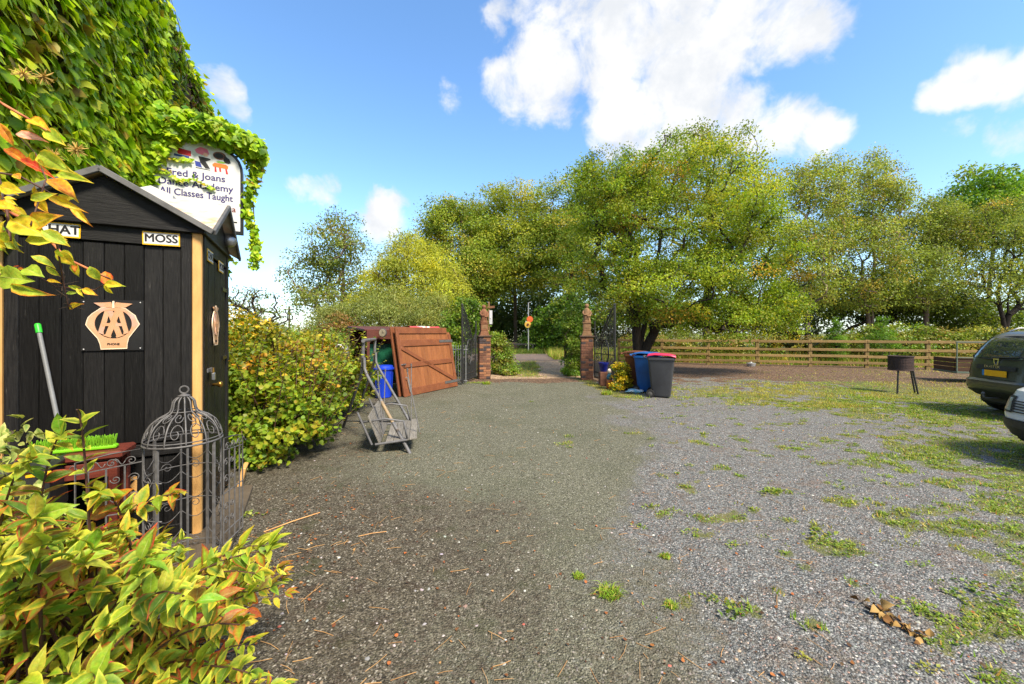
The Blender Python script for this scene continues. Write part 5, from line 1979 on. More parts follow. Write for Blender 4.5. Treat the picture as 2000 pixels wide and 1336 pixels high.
# beyond the gate
sp = empty('roadside_post', P(1032, 690, 33.0) * Vector((1, 1, 0)) if False else ((1032 - 1000) / FOC * 33, 33.0, 0), 0, 'thin grey roadside post carrying an orange disc and a yellow flower disc', 'sign post')
Shape().tube([(0, 0, 0), (0, 0, 4.1), (.2, 0, 4.12)], .045, 8).build('pole', M['galv'], sp)
Shape().lathe([(.01, -.03), (.26, -.03), (.26, .0), (.01, .01)], 20, (.12, -.08, 2.72), RX).build('orange_disc', mat('disc_orange', lin(206, 96, 44), lin(180, 80, 40), rough=.5), sp)
Shape().lathe([(.01, -.03), (.27, -.03), (.27, 0), (.01, .01)], 12, (-.05, -.16, 2.28), RX).build('yellow_disc', mat('disc_yellow', lin(206, 168, 70), lin(180, 140, 60), rough=.5), sp)
Shape().lathe([(.01, .0), (.10, .0), (.10, .02), (.01, .03)], 14, (-.05, -.19, 2.28), RX).build('flower_eye', M['dark_brown'], sp)
Shape().box((-.18, -.06, 2.30), (.12, .02, .5)).build('white_plate', M['white'], sp)
np_ = empty('notice_post', ((955 - 1000) / FOC * 18, 18.0, 0), 0, 'weathered timber cross post with white notices behind the left pillar', 'post')
Shape().box((0, 0, 1.5), (.08, .08, 3.0), bev=.01).build('post', M['sandstone_pale'], np_)
Shape().box((.05, -.05, 2.75), (.42, .03, .10), rot=(0, R(-6), 0)).build('arm', M['sandstone'], np_)
Shape().box((.09, -.05, 2.30), (.13, .02, .62)).build('notice', M['white'], np_)
lw = Shape().box((0, 0, .35), (7.0, .4, .7), bev=.03)
o = lw.build('low_wall', M['cap_stone'], None, Matrix.Translation((-.6, 36.5, 0)))
tag(o, 'low dark stone wall on the far side of the lane', 'wall')
o = Shape().box((0, 0, .62), (3.1, .16, .14), bev=.02).box((-1.3, 0, .28), (.14, .14, .56)).box((1.3, 0, .28), (.14, .14, .56)).build('trip_rail', M['gate_black'], None, Matrix.Translation((.45, 33.6, 0)))
tag(o, 'low black timber rail on the verge across the lane', 'rail')
# telegraph pole seen over the left hedge
tpx = empty('telegraph_pole', ((565 - 1000) / FOC * 60, 60.0, 0), 0, 'distant telegraph pole with two crossarms above the left hedge', 'telegraph pole')
Shape().tube([(0, 0, 0), (0, 0, 5.6)], [.16, .12], 8).build('pole', M['bark_brown'], tpx)
for z_, w_ in ((5.1, 1.5), (4.65, 1.6)):
    Shape().box((0, -.12, z_), (w_, .12, .12)).build('crossarm', M['bark_dark'] if z_ > 5 else M['galv'], tpx)
# lantern-like grey post box in the hedge
mb = empty('garden_lantern', P(669, 720, 8.9) * Vector((1, 1, 0)) if False else ((669 - 1000) / FOC * 8.9, 8.9, 0), R(-20), 'grey arched metal lantern standing in the left hedge', 'lantern')
Shape().tube([(0, 0, 0), (0, 0, 1.05)], .03, 8).build('post', M['galv'], mb)
Shape().prism([(-.11, 0), (.11, 0), (.11, .17)] + [(.11 * math.cos(a), .17 + .11 * math.sin(a)) for a in np.linspace(.2, math.pi - .2, 8)] + [(-.11, .17)], .16, Matrix.Translation((0, .08, 1.04)) @ STAND).build('case', M['galv'], mb)
Shape().tube([(.12 * math.cos(a), -.09, 1.21 + .12 * math.sin(a)) for a in np.linspace(0, math.pi, 12)], .022, 6).build('hood', M['white'], mb)
Shape().box((0, -.083, 1.14), (.15, .01, .12)).build('pane', M['bin_grey'], mb)


# ------------------------------------------------------------------ trees
HAW = [(5, lin(122, 146, 36)), (4, lin(98, 126, 34)), (3, lin(152, 164, 46)), (1.5, lin(176, 170, 56)), (.6, lin(160, 112, 44)), (2, lin(74, 100, 34))]
BEECH = [(4, lin(96, 104, 30)), (3, lin(120, 118, 38)), (3, lin(74, 88, 28)), (1, lin(140, 124, 46))]
WOOD = [(4, lin(82, 102, 30)), (3, lin(62, 84, 26)), (2, lin(106, 118, 40)), (1, lin(126, 116, 50))]
BIRCH = [(4, lin(112, 122, 52)), (3, lin(86, 98, 42)), (2, lin(138, 138, 66)), (1, lin(134, 106, 54)), (1.5, lin(66, 78, 34))]
BIRCH_B = [(4, lin(98, 106, 46)), (3, lin(78, 90, 40)), (2, lin(120, 116, 58)), (.4, lin(112, 86, 48))]
WILLOW = [(4, lin(168, 172, 60)), (3, lin(146, 156, 62)), (2, lin(192, 184, 50)), (1.5, lin(122, 136, 62))]
OSIER = [(4, lin(136, 146, 78)), (3, lin(112, 126, 66)), (2, lin(162, 166, 98)), (1, lin(152, 146, 70))]
SYC = [(4, lin(98, 138, 34)), (3, lin(126, 160, 48)), (2, lin(70, 104, 28)), (1, lin(150, 150, 60))]
LAUREL = [(4, lin(72, 104, 26)), (3, lin(100, 132, 34)), (2, lin(48, 78, 24)), (.6, lin(150, 150, 50))]
DARK = [(4, lin(48, 64, 24)), (3, lin(62, 76, 30)), (1, lin(84, 90, 40))]  # leaf colours with the deep shade of wood and thicket put in
CURR = [(4, lin(116, 142, 36)), (3.6, lin(86, 120, 32)), (2.2, lin(154, 162, 44)), (1.3, lin(190, 168, 42)), (.8, lin(190, 118, 42)), (2.4, lin(60, 92, 28))]
GOLD = [(4, lin(216, 180, 20)), (3, lin(190, 160, 24)), (1, lin(150, 140, 30))]
SCRUB = [(4, lin(128, 140, 48)), (3, lin(98, 118, 40)), (2, lin(156, 150, 68)), (1, lin(150, 118, 66)), (1.5, lin(110, 146, 36))]


def brighter(pal, k, w=(1, 1, 1)):
    return [(a, tuple(min(.6, c * k * q) for c, q in zip(col, w))) for a, col in pal]


BEECH, WOOD, BIRCH, BIRCH_B = brighter(BEECH, 1.8, (1, 1.08, 1)), brighter(WOOD, 2.0, (1.12, 1, 1)), brighter(BIRCH, 1.6, (1, 1.06, .9)), brighter(BIRCH_B, 1.5, (1, 1.08, .9))
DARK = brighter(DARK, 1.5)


def at(px, py, Y):
    v = P(px, py, Y)
    return v.x, v.y, v.z


def lobe(px, py, Y, rx, ry, rz=None, depth=None):
    """ellipsoid of foliage round the point seen at px, py; radii given in photo pixels, depth in metres"""
    x, y, z = at(px, py, Y)
    k = Y / FOC
    return (x, y, z, rx * k, depth if depth else rx * k * .9, ry * k)


# the broad old hawthorn over the bins
make_tree('hawthorn_tree', 'broad spreading green tree with dark twisted trunk behind the wheelie bins', (4.95, 15.7),
          [lobe(1330, 440, 15.8, 180, 165), lobe(1215, 440, 15.0, 115, 125), lobe(1440, 500, 15.2, 118, 120), lobe(1170, 545, 14.6, 70, 60), lobe(1330, 560, 14.4, 130, 80),
           lobe(1480, 595, 15.0, 78, 55), lobe(1250, 590, 14.2, 90, 45), lobe(1190, 375, 16.0, 82, 80), lobe(1420, 628, 14.6, 85, 34), lobe(1520, 605, 15.4, 48, 48), lobe(1320, 618, 14.0, 60, 28)], HAW, 101, clumps=680, per=200, clump_r=.50, leaf=.080, bark='bark_dark', r_tip=.0105,
          forks=[at(1228, 420, 15.6), at(1330, 400, 16.0), at(1420, 480, 15.6)], contrast=.5, wob=.1, trunk_scale=1.0, low=.45, up=.45, droop=.3)
make_tree('beech_tree', 'tall olive green tree rising just behind the spreading hawthorn', (11.4, 23.5),
          [lobe(1390, 380, 23.5, 120, 135), lobe(1460, 420, 23.0, 70, 110), lobe(1320, 350, 23.5, 75, 85)], BEECH, 102, clumps=240, per=110, clump_r=.75, leaf=.13, contrast=.35)
# the wood across the lane
make_tree('lime_tree', 'dark green leftmost big tree of the wood across the lane', (-4.6, 41),
          [lobe(895, 475, 41, 76, 86), lobe(868, 440, 40, 46, 48), lobe(925, 530, 40, 66, 66)], WOOD, 103, clumps=300, per=150, clump_r=1.2, leaf=.2, contrast=.4, low=.1)
make_tree('oak_tree', 'brownish green middle tree of the wood across the lane', (.4, 45),
          [lobe(1000, 445, 45, 92, 88), lobe(960, 425, 44, 64, 55), lobe(1030, 500, 42, 92, 72), lobe(985, 530, 40, 56, 46)], BEECH, 104, clumps=340, per=150, clump_r=1.25, leaf=.21, contrast=.4, low=.1)
make_tree('ash_tree', 'tall tree of the wood directly left of the hawthorn crown', (5.5, 40),
          [lobe(1095, 420, 40, 62, 75), lobe(1110, 500, 38, 62, 70), lobe(1070, 470, 40, 55, 80), lobe(1180, 440, 42, 80, 90)], WOOD, 105, clumps=320, per=150, clump_r=1.1, leaf=.19, contrast=.4, low=.1)
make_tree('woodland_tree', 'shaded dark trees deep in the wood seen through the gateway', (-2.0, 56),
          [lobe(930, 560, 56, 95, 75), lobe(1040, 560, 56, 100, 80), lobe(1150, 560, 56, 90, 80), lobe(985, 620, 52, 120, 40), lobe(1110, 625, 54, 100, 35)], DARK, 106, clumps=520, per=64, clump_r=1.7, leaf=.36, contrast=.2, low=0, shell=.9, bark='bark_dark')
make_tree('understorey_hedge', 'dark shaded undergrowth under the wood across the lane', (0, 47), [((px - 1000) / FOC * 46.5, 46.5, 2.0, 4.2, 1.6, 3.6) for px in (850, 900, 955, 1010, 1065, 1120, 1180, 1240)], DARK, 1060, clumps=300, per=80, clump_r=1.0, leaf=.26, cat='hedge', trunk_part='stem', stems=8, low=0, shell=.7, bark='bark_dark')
make_tree('laurel_bush', 'rounded glossy evergreen bush across the lane beside the roadside post', (3.4, 34.5),
          [lobe(1080, 640, 34.5, 55, 50), lobe(1115, 620, 33, 40, 60), lobe(1045, 665, 34, 25, 25)], LAUREL, 107, clumps=150, per=100, clump_r=.6, leaf=.19, cat='bush', trunk_part='stem', contrast=.4, low=0, leafm='leaf_shrub', shell=.6, stems=5)
# willows and birch on the left
make_tree('willow_tree', 'yellow green willow tree left of the gate', (-4.6, 20.5),
          [lobe(810, 545, 20.5, 92, 85), lobe(800, 500, 20.5, 45, 50), lobe(860, 590, 19.5, 62, 75), lobe(750, 590, 20.5, 60, 60)], WILLOW, 108, clumps=300, per=130, clump_r=.6, leaf=.17, tmpl='slim', droop=.5, contrast=.3, low=.15, stems=4)
make_tree('osier_willow', 'grey green bushy willow behind the brown garage doors', (-4.9, 16.2),
          [lobe(690, 640, 15.8, 70, 62), lobe(780, 625, 16.4, 100, 68), lobe(855, 650, 16.0, 58, 55), lobe(640, 650, 15.0, 40, 45)], OSIER, 109, clumps=330, per=130, clump_r=.42, leaf=.13, tmpl='slim', droop=.1, contrast=.25, low=0, stems=7, bark='twig_brown', r_tip=.007)
make_tree('birch_tree', 'thin pale trunked birch with airy crown at the far left', (-11.1, 26),
          [lobe(665, 470, 26, 58, 62), lobe(600, 530, 26, 42, 55), lobe(640, 590, 25, 62, 38), lobe(700, 560, 26, 40, 40)], BIRCH_B, 110, clumps=230, per=70, clump_r=.75, leaf=.14, bark='bark_birch', droop=.6, contrast=.3, low=.1,
          forks=[at(672, 440, 26), at(625, 500, 26)], r_tip=.014)
# birches behind the fence on the right
make_tree('birch_tree', 'tall airy birch behind the fence just right of the hawthorn', (20.0, 27),
          [lobe(1590, 420, 27, 68, 100), lobe(1570, 520, 26, 66, 90), lobe(1615, 350, 28, 40, 62), lobe(1560, 360, 27, 26, 50)], BIRCH, 111, clumps=430, per=80, clump_r=.72, leaf=.125, bark='bark_birch', r_tip=.0075, droop=.6, contrast=.35, low=.1, group='birches behind the fence')
make_tree('birch_tree', 'tallest leaning birch behind the middle of the fence', (25.2, 28),
          [lobe(1700, 400, 28, 62, 85), lobe(1680, 510, 27, 76, 95), lobe(1712, 335, 29, 34, 48), lobe(1745, 380, 28, 28, 40)], BIRCH, 112, clumps=450, per=80, clump_r=.74, leaf=.125, bark='bark_birch', r_tip=.0075, droop=.5, contrast=.35, low=.1, group='birches behind the fence',
          forks=[at(1712, 360, 28), at(1665, 420, 28)])
make_tree('birch_tree', 'brownish birch between the tallest birch and the far right sycamore', (29.5, 28.5),
          [lobe(1805, 440, 28.5, 66, 70), lobe(1790, 540, 27, 70, 60), lobe(1850, 470, 28, 50, 70)], BIRCH_B + BIRCH[:2], 113, clumps=450, per=80, clump_r=.74, leaf=.125, bark='bark_birch', r_tip=.0075, droop=.5, contrast=.35, low=.1, group='birches behind the fence')
make_tree('birch_tree', 'birch with dark forked trunk above the green car', (32.8, 26.5),
          [lobe(1940, 470, 26.5, 70, 75), lobe(1985, 440, 27, 60, 60), lobe(1930, 545, 26, 55, 50), lobe(2050, 520, 26, 70, 90)], BIRCH + BIRCH_B[:2], 114, clumps=360, per=74, clump_r=.75, leaf=.12, bark='bark_dark', droop=.4, contrast=.35, low=.15, group='birches behind the fence',
          forks=[at(1940, 470, 26.5), at(1985, 450, 26.5)], r_tip=.011)
make_tree('sycamore_tree', 'bright green sycamore top behind the birches at far right', (47.5, 40),
          [lobe(1905, 380, 40, 55, 55), lobe(1960, 390, 40, 60, 45), lobe(1900, 430, 40, 70, 45), lobe(2040, 420, 40, 60, 60)], SYC, 115, clumps=190, per=110, clump_r=1.15, leaf=.28, contrast=.4)
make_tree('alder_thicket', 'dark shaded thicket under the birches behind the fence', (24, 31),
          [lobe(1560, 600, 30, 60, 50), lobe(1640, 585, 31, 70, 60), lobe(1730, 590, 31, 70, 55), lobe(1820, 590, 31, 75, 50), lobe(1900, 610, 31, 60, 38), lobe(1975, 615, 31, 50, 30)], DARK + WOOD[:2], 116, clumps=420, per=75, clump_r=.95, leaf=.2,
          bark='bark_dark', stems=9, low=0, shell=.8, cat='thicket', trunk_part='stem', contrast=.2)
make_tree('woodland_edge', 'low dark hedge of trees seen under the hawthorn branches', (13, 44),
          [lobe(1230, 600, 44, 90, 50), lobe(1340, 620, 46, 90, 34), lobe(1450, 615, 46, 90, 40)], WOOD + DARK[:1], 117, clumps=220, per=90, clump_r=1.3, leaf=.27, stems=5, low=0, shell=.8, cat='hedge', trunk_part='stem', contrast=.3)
# distant hedges closing the horizon
for k, (pxa, Y, hh, lab) in enumerate(((470, 70, 2.3, 'distant green field hedge beyond the left garden'), (2060, 75, 3.4, 'distant field hedge beyond the parked cars'))):
    x_ = (pxa - 1000) / FOC * Y
    make_tree('field_hedge', lab, (x_, Y), [(x_ + dx, Y + dx * .05, 1.2, 5.5, 1.5, hh) for dx in (-24, -16, -8, 0, 8, 16, 24)], WOOD + SCRUB[:1], 118 + k, clumps=240, per=60, clump_r=1.1, leaf=.3, stems=6, low=0, shell=.7, cat='hedge', trunk_part='stem')

# monkey puzzle
mp = empty('monkey_puzzle_tree', (15.0, 21.4, 0), 0, 'dark monkey puzzle tree with rope-like branches at the hawthorn edge', 'tree')
Shape().tube([(0, 0, 0), (.05, 0, 2.2), (0, .05, 4.3)], [.14, .11, .05], 8).build('trunk', M['bark_dark'], mp)
M['monkey'] = mat('monkey_puzzle_green', (.022, .038, .014), (.04, .058, .022), rough=.6, scale=30, bump=.8, bscale=60)
rr = random.Random(31)
mk_ = Shape()


def rope(p, az, el, L_, r_, depth=0):
    q = [Vector(p)]
    e = el
    n = 8
    for i in range(n):
        q.append(q[-1] + Vector((math.cos(az) * math.cos(e), math.sin(az) * math.cos(e), math.sin(e))) * (L_ / n))
        e += .13 + rr.uniform(-.02, .05)
    mk_.tube(q, [r_ * (1 - .25 * i / n) for i in range(n)] + [r_ * .35], 6)
    if depth < 1:
        for i in (3, 4, 5, 6):
            for sgn in (-1, 1):
                rope(q[i], az + sgn * rr.uniform(.4, .8), e * .3 - .2, L_ * .38, r_ * .8, depth + 1)


for t in range(7):
    z_ = .5 + .58 * t
    for k in range(7):
        rope((0, 0, z_), 2 * math.pi * (k + .5 * (t % 2)) / 7 + rr.uniform(-.15, .15), -.55 + .07 * t, 1.75 - .17 * t, .046)
mk_.build('branches', M['monkey'], mp, smooth=True)
# two young conifers
for px, Y, hpx, lab in ((1633, 19.6, 622, 'small bright conifer left of the other behind the fence'), (1722, 19.2, 620, 'fuller young conifer right of the other behind the fence')):
    x_ = (px - 1000) / FOC * Y
    htop = CAMZ + (HOR - hpx) / FOC * Y
    wd = .42 if px < 1700 else .75
    make_tree('conifer_sapling', lab, (x_, Y), [(x_, Y, .35 * htop, wd, wd, .42 * htop), (x_, Y, .62 * htop, wd * .62, wd * .62, .3 * htop), (x_, Y, .85 * htop, wd * .28, wd * .28, .2 * htop)],
              [(3, lin(112, 150, 36)), (2, lin(84, 124, 34)), (1, lin(60, 96, 30))], 130 + px, clumps=110, per=80, clump_r=.16, leaf=.075, tmpl='slim', droop=-.5, cat='conifer', low=0, leafm='leaf_shrub', r_tip=.006)

# scrub along the back of the fence
rs = random.Random(77)
scr_lab = ['bramble scrub behind the fence under the hawthorn', 'green nettle scrub behind the fence right of the hawthorn trunk', 'rough scrub behind the fence beside the monkey puzzle', 'yellowing scrub behind the fence left of the small conifer',
           'pale weedy scrub between the two young conifers', 'tall green scrub behind the fence right of the conifers', 'bright leafy elder scrub behind the right end of the fence', 'bramble scrub behind the old trailer', 'thick bramble bank behind the green car', 'bramble bank at the far right beyond the cars']
for i, px in enumerate((1275, 1360, 1450, 1560, 1675, 1770, 1840, 1900, 1965, 2050)):
    Y = 21.6 - (px - 1275) * .0052
    top = (645, 642, 645, 640, 648, 636, 628, 634, 632, 632)[i]
    hz = CAMZ + (HOR - top) / FOC * Y
    x_ = (px - 1000) / FOC * Y
    pal = [SCRUB, SCRUB, SCRUB, SCRUB + GOLD[1:2], SCRUB + [(2, lin(180, 160, 90))], SCRUB, SYC + SCRUB, SCRUB, SCRUB, SCRUB][i]
    make_tree('bramble_scrub', scr_lab[i], (x_, Y + .8), [(x_ + rs.uniform(-.5, .5), Y + .9, hz * .45, 1.4, .7, hz * .5), (x_ + rs.uniform(-.6, .6), Y + 1.5, hz * .5, 1.2, .8, hz * .55), (x_ + rs.uniform(-.3, .3) + .8, Y + 1.0, hz * .4, 1.0, .6, hz * .42)],
              pal, 140 + i, clumps=95, per=85, clump_r=.30, leaf=.10, tmpl='diamond', cat='shrub', trunk_part='stem', bark='twig_brown', r_tip=.006, stems=8, low=0, contrast=.4, leafm='leaf_shrub', group='scrub behind the fence')

# shrubs round the gate pillars
make_tree('privet_shrub', 'leafy green shrub growing against the outside of the right pillar', (2.05, 15.2), [lobe(1122, 690, 15, 16, 55, depth=.5), lobe(1114, 640, 15.3, 16, 45, depth=.5), lobe(1112, 722, 14.8, 12, 20, depth=.4)], LAUREL[:2] + SCRUB[:2] + SYC[:1], 160, clumps=130, per=80, clump_r=.22, leaf=.075,
          cat='shrub', trunk_part='stem', stems=6, low=0, leafm='leaf_shrub', r_tip=.005, contrast=.4)
make_tree('privet_shrub', 'green weedy shrub growing against the outside of the left pillar', (-.45, 15.6), [lobe(978, 700, 15.6, 22, 40, depth=.5), lobe(966, 670, 15.8, 16, 30, depth=.4), lobe(995, 725, 15.2, 18, 18, depth=.4)], SCRUB + SYC[:1], 161, clumps=110, per=75, clump_r=.2, leaf=.075,
          cat='shrub', trunk_part='stem', stems=6, low=0, leafm='leaf_shrub', r_tip=.005, contrast=.4)
make_tree('elder_shrub', 'green shrub behind the left gate and railing', (-1.9, 15.0), [lobe(905, 640, 15.2, 40, 62, depth=.8), lobe(880, 690, 14.6, 30, 50, depth=.6), lobe(925, 620, 15.6, 26, 40, depth=.6)], LAUREL + CURR[:2], 162, clumps=130, per=80, clump_r=.28, leaf=.085,
          cat='shrub', trunk_part='stem', stems=6, low=0, leafm='leaf_shrub', r_tip=.005, contrast=.4)
make_tree('golden_shrub', 'small yellow leaved shrub in front of the right gate', (3.05, 11.15), [lobe(1212, 728, 11.1, 16, 20, depth=.25), lobe(1205, 755, 11.0, 14, 14, depth=.2), lobe(1222, 748, 11.2, 11, 18, depth=.2)], GOLD + CURR[:2], 163, clumps=70, per=60, clump_r=.09, leaf=.05,
          cat='shrub', trunk_part='stem', stems=5, low=0, leafm='leaf_shrub', r_tip=.004, contrast=.3)
# the currant hedge on the left of the drive
BUSH_L = [(-3.25, 5.15, .66, .72, .55, .60), (-2.75, 5.15, .42, .42, .45, .40), (-3.05, 5.85, .78, .55, .6, .68), (-3.75, 5.9, .95, .8, .8, .80), (-3.45, 6.9, .72, .62, .8, .66), (-3.35, 7.9, .68, .58, .8, .58), (-4.0, 7.2, .95, .8, .9, .75), (-2.9, 4.65, .28, .55, .25, .26)]
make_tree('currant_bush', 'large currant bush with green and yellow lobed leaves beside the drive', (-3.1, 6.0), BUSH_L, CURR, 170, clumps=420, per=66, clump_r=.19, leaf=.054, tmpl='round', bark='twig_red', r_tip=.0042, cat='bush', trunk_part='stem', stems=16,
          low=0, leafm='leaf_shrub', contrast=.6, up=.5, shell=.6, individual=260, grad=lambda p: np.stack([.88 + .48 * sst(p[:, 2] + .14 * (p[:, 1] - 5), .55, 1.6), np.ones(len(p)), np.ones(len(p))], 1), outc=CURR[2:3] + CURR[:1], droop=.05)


def shoots(root_label):
    """long reddish upright shoots with leaves, rising out of the currant bush"""
    rng = np.random.default_rng(171)
    root = [o for o in bpy.data.objects if o.name.startswith('currant_bush')][0]
    off = np.array(root.location)
    pos, ax, nr, sz = [], [], [], []
    st = Shape()
    for i in range(105):
        b = BUSH_L[rng.integers(0, 7)]
        p = np.array([b[0] + rng.normal(0, b[3] * .45), b[1] + rng.normal(0, b[4] * .45), b[2] * .6])
        ln_ = rng.uniform(.75, 1.35)
        d = unit(np.array([rng.normal(.12, .28), rng.normal(-.05, .25), 1.0]))
        q = [p + d * ln_ * t + np.array([.08, 0, -.03]) * t * t for t in np.linspace(0, 1, 7)]
        st.tube([x - off for x in q], [.006, .0058, .0054, .005, .0044, .0035, .002], 5)
        for t in np.arange(.3, 1.02, .055):
            c = p + d * ln_ * t + np.array([.08, 0, -.03]) * t * t
            a = rng.uniform(0, 2 * math.pi)
            o_ = np.array([math.cos(a), math.sin(a), .25])
            pos.append(c + o_ * .012)
            ax.append(o_ + rng.normal(0, .2, 3))
            nr.append(np.array([0, 0, 1.]) + rng.normal(0, .35, 3))
            sz.append(rng.uniform(.05, .085) * (1.15 - .4 * t))
    st.build('shoot', M['twig_red'], root)
    n = len(pos)
    cc = palette(CURR[:4], n, rng, .14)
    link('shoot_leaves', leaf_mesh('shoot_leaves', 'hexa', np.array(pos) - off, np.array(ax), np.array(nr), np.array(sz), cc, cc * .6 + .4 * palette(CURR[2:5], n, rng), M['leaf_shrub']), root, kind='stuff')


shoots('')
# garden planting behind it
make_tree('forsythia_bush', 'bright yellow shrub just behind the phone box edge', (-5.6, 8.4), [lobe(462, 650, 8.2, 26, 50, depth=.6), lobe(490, 670, 8.6, 30, 40, depth=.6), lobe(440, 690, 8.0, 40, 50, depth=.6)], GOLD + CURR[:1], 172, clumps=110, per=70, clump_r=.17, leaf=.055, cat='bush', trunk_part='stem', stems=6,
          low=0, leafm='leaf_shrub', r_tip=.005)
make_tree('apple_tree', 'small half bare tree with dark arching branches behind the phone box', (-7.2, 11.0), [lobe(500, 600, 11, 34, 40, depth=.8), lobe(470, 590, 11.2, 30, 30, depth=.8), lobe(530, 620, 10.8, 36, 24, depth=.7)], BIRCH_B[:2] + [(2, lin(90, 110, 40)), (1, lin(92, 50, 44))], 173, clumps=70, per=26, clump_r=.2, leaf=.06, bark='bark_dark', r_tip=.011,
          low=0, leafm='leaf_shrub', shell=.4)
make_tree('bamboo_clump', 'feathery pale green shrub behind the currant bush', (-5.8, 11.5), [lobe(590, 670, 11.4, 52, 32, depth=.8), lobe(640, 680, 11, 45, 36, depth=.8), lobe(545, 675, 11.6, 50, 34, depth=.8), lobe(600, 690, 10.4, 60, 40, depth=.8)], [(3, lin(130, 156, 60)), (2, lin(104, 134, 60)), (1, lin(160, 168, 70)), (.6, lin(180, 150, 60))], 174, clumps=150, per=80, clump_r=.26, leaf=.11, tmpl='slim', cat='shrub', trunk_part='stem', stems=8,
          low=0, leafm='leaf_shrub', r_tip=.004)
make_tree('spindle_bush', 'reddish brown tinged shrub at the foot of the left birch', (-6.6, 14.5), [lobe(655, 635, 14.5, 34, 26, depth=.8), lobe(640, 660, 14.2, 50, 36, depth=.8)], [(3, lin(132, 92, 56)), (2, lin(120, 110, 50)), (1, lin(150, 110, 60))], 175, clumps=60, per=60, clump_r=.3, leaf=.08, cat='bush', trunk_part='stem', stems=5, low=0, leafm='leaf_shrub', r_tip=.006)
make_tree('laurel_hedge', 'green hedge closing the garden left of the lean-to', (-7.5, 13), [(-9.5, 13, .8, 1.3, .8, .95), (-7.8, 13.2, .8, 1.3, .8, 1.0), (-6.2, 13.4, .75, 1.2, .8, .95), (-4.9, 13.6, .7, .9, .7, .85)], LAUREL + SCRUB[:2], 176, clumps=200, per=70, clump_r=.35, leaf=.10, cat='hedge', trunk_part='stem', stems=8, low=0, leafm='leaf_shrub', r_tip=.006)


# ------------------------------------------------------------------ parked cars
def car(root, levels, mats, nexp=4.5, npts=64):
    """stacked rounded outlines: level = (z, x_rear, x_front, half width)"""
    pass


class CarBody:
    def __init__(self, levels, ne=4.2):
        self.lv = levels
        self.ne = ne

    def level(self, z):
        zs = [l[0] for l in self.lv]
        return [float(np.interp(z, zs, [l[i] for l in self.lv])) for i in (1, 2, 3)]

    def outline(self, z, n=72):
        a, b, w = self.level(z)
        cx, hx = (a + b) / 2, (b - a) / 2
        out = []
        for k in range(n):
            t = 2 * math.pi * k / n
            c, s = math.cos(t), math.sin(t)
            out.append((cx + hx * math.copysign(abs(c) ** (2 / self.ne), c), w * math.copysign(abs(s) ** (2 / self.ne), s), z))
        return out

    def shell(self, zs, n=72):
        s = Shape()
        for z in zs:
            s.v += self.outline(z, n)
        for i in range(len(zs) - 1):
            for k in range(n):
                s.f.append((i * n + k, i * n + (k + 1) % n, (i + 1) * n + (k + 1) % n, (i + 1) * n + k))
        s.f.append(tuple(range(n))[::-1])
        s.f.append(tuple((len(zs) - 1) * n + k for k in range(n)))
        return s

    def end(self, y, z, front=False, off=.004):
        a, b, w = self.level(z)
        cx, hx = (a + b) / 2, (b - a) / 2
        q = max(0.0, 1 - min(.9999, abs(y) / w) ** self.ne) ** (1 / self.ne)
        return (cx + (hx * q + off) * (1 if front else -1))

    def patch(self, outline_yz, front=False, off=.006, n=8, thick=0.0):
        """panel lying on the end of the car; outline_yz: function (u, v in 0..1) -> (y, z)"""
        s = Shape()
        for j in range(n + 1):
            for i in range(n + 1):
                y, z = outline_yz(i / n, j / n)
                s.v.append((self.end(y, z, front, off), y, z))
        m = n + 1
        for j in range(n):
            for i in range(n):
                f = (j * m + i, j * m + i + 1, (j + 1) * m + i + 1, (j + 1) * m + i)
                s.f.append(f if front else f[::-1])
        return s


def quad(y0, y1, z0, z1, y2=None, y3=None):
    y2 = y0 if y2 is None else y2
    y3 = y1 if y3 is None else y3
    return lambda u, v: ((y0 * (1 - v) + y2 * v) * (1 - u) + (y1 * (1 - v) + y3 * v) * u, z0 * (1 - v) + z1 * v)


def wheel(parent, x, y, r_=.335, w=.22):
    o = empty('wheel', (x, y, r_), 0, parent=parent)
    rx = Matrix.Rotation(R(90), 4, 'X')
    Shape().lathe([(r_ * .62, -w / 2), (r_ * .93, -w / 2), (r_, -w / 2 + .03), (r_, w / 2 - .03), (r_ * .93, w / 2), (r_ * .62, w / 2)], 32, mx=rx, cap=False).build('tyre', M['rubber'], o, smooth=True, sharp=40)
    rim = Shape().lathe([(.02, -.07), (r_ * .2, -.08), (r_ * .6, -.06), (r_ * .64, -.10), (r_ * .64, .10), (r_ * .6, .06), (r_ * .2, .08), (.02, .07)], 20, mx=rx)
    rim.build('rim', M['steel'], o, smooth=True, sharp=40)
    return o


M['car_green'] = mat('car_paint_olive', (.046, .049, .034), (.050, .053, .037), rough=.35, spec=.4, metal=.1, scale=200, coat=.45)
M['car_white'] = mat('car_paint_white', (.66, .66, .65), (.63, .63, .62), rough=.3, spec=.5, scale=3, coat=.8)
M['car_black'] = mat('car_plastic_black', (.020, .020, .021), (.028, .028, .029), rough=.55, spec=.4, scale=60, bump=.05)
M['car_grey'] = mat('car_plastic_grey', (.075, .078, .082), (.09, .092, .095), rough=.55, spec=.4, scale=60)
M['glass'] = glassmat('car_glass', (.035, .042, .042), .02)
M['lamp_red'] = mat('lamp_red', lin(120, 16, 16), lin(90, 10, 12), rough=.12, spec=.6, scale=6, coat=.7)
M['lamp_clear'] = mat('lamp_clear', (.35, .36, .37), (.22, .23, .24), rough=.12, spec=.7, scale=10, coat=.7)
M['chrome'] = mat('chrome', (.75, .75, .75), (.65, .65, .66), rough=.15, metal=1.0)
M['plate_yellow'] = mat('plate_yellow', lin(240, 178, 20), lin(226, 160, 14), rough=.4)
M['plate_blue'] = mat('plate_blue', lin(40, 130, 200), rough=.4)
M['cabin'] = mat('cabin_dark', (.015, .015, .016), rough=.9)

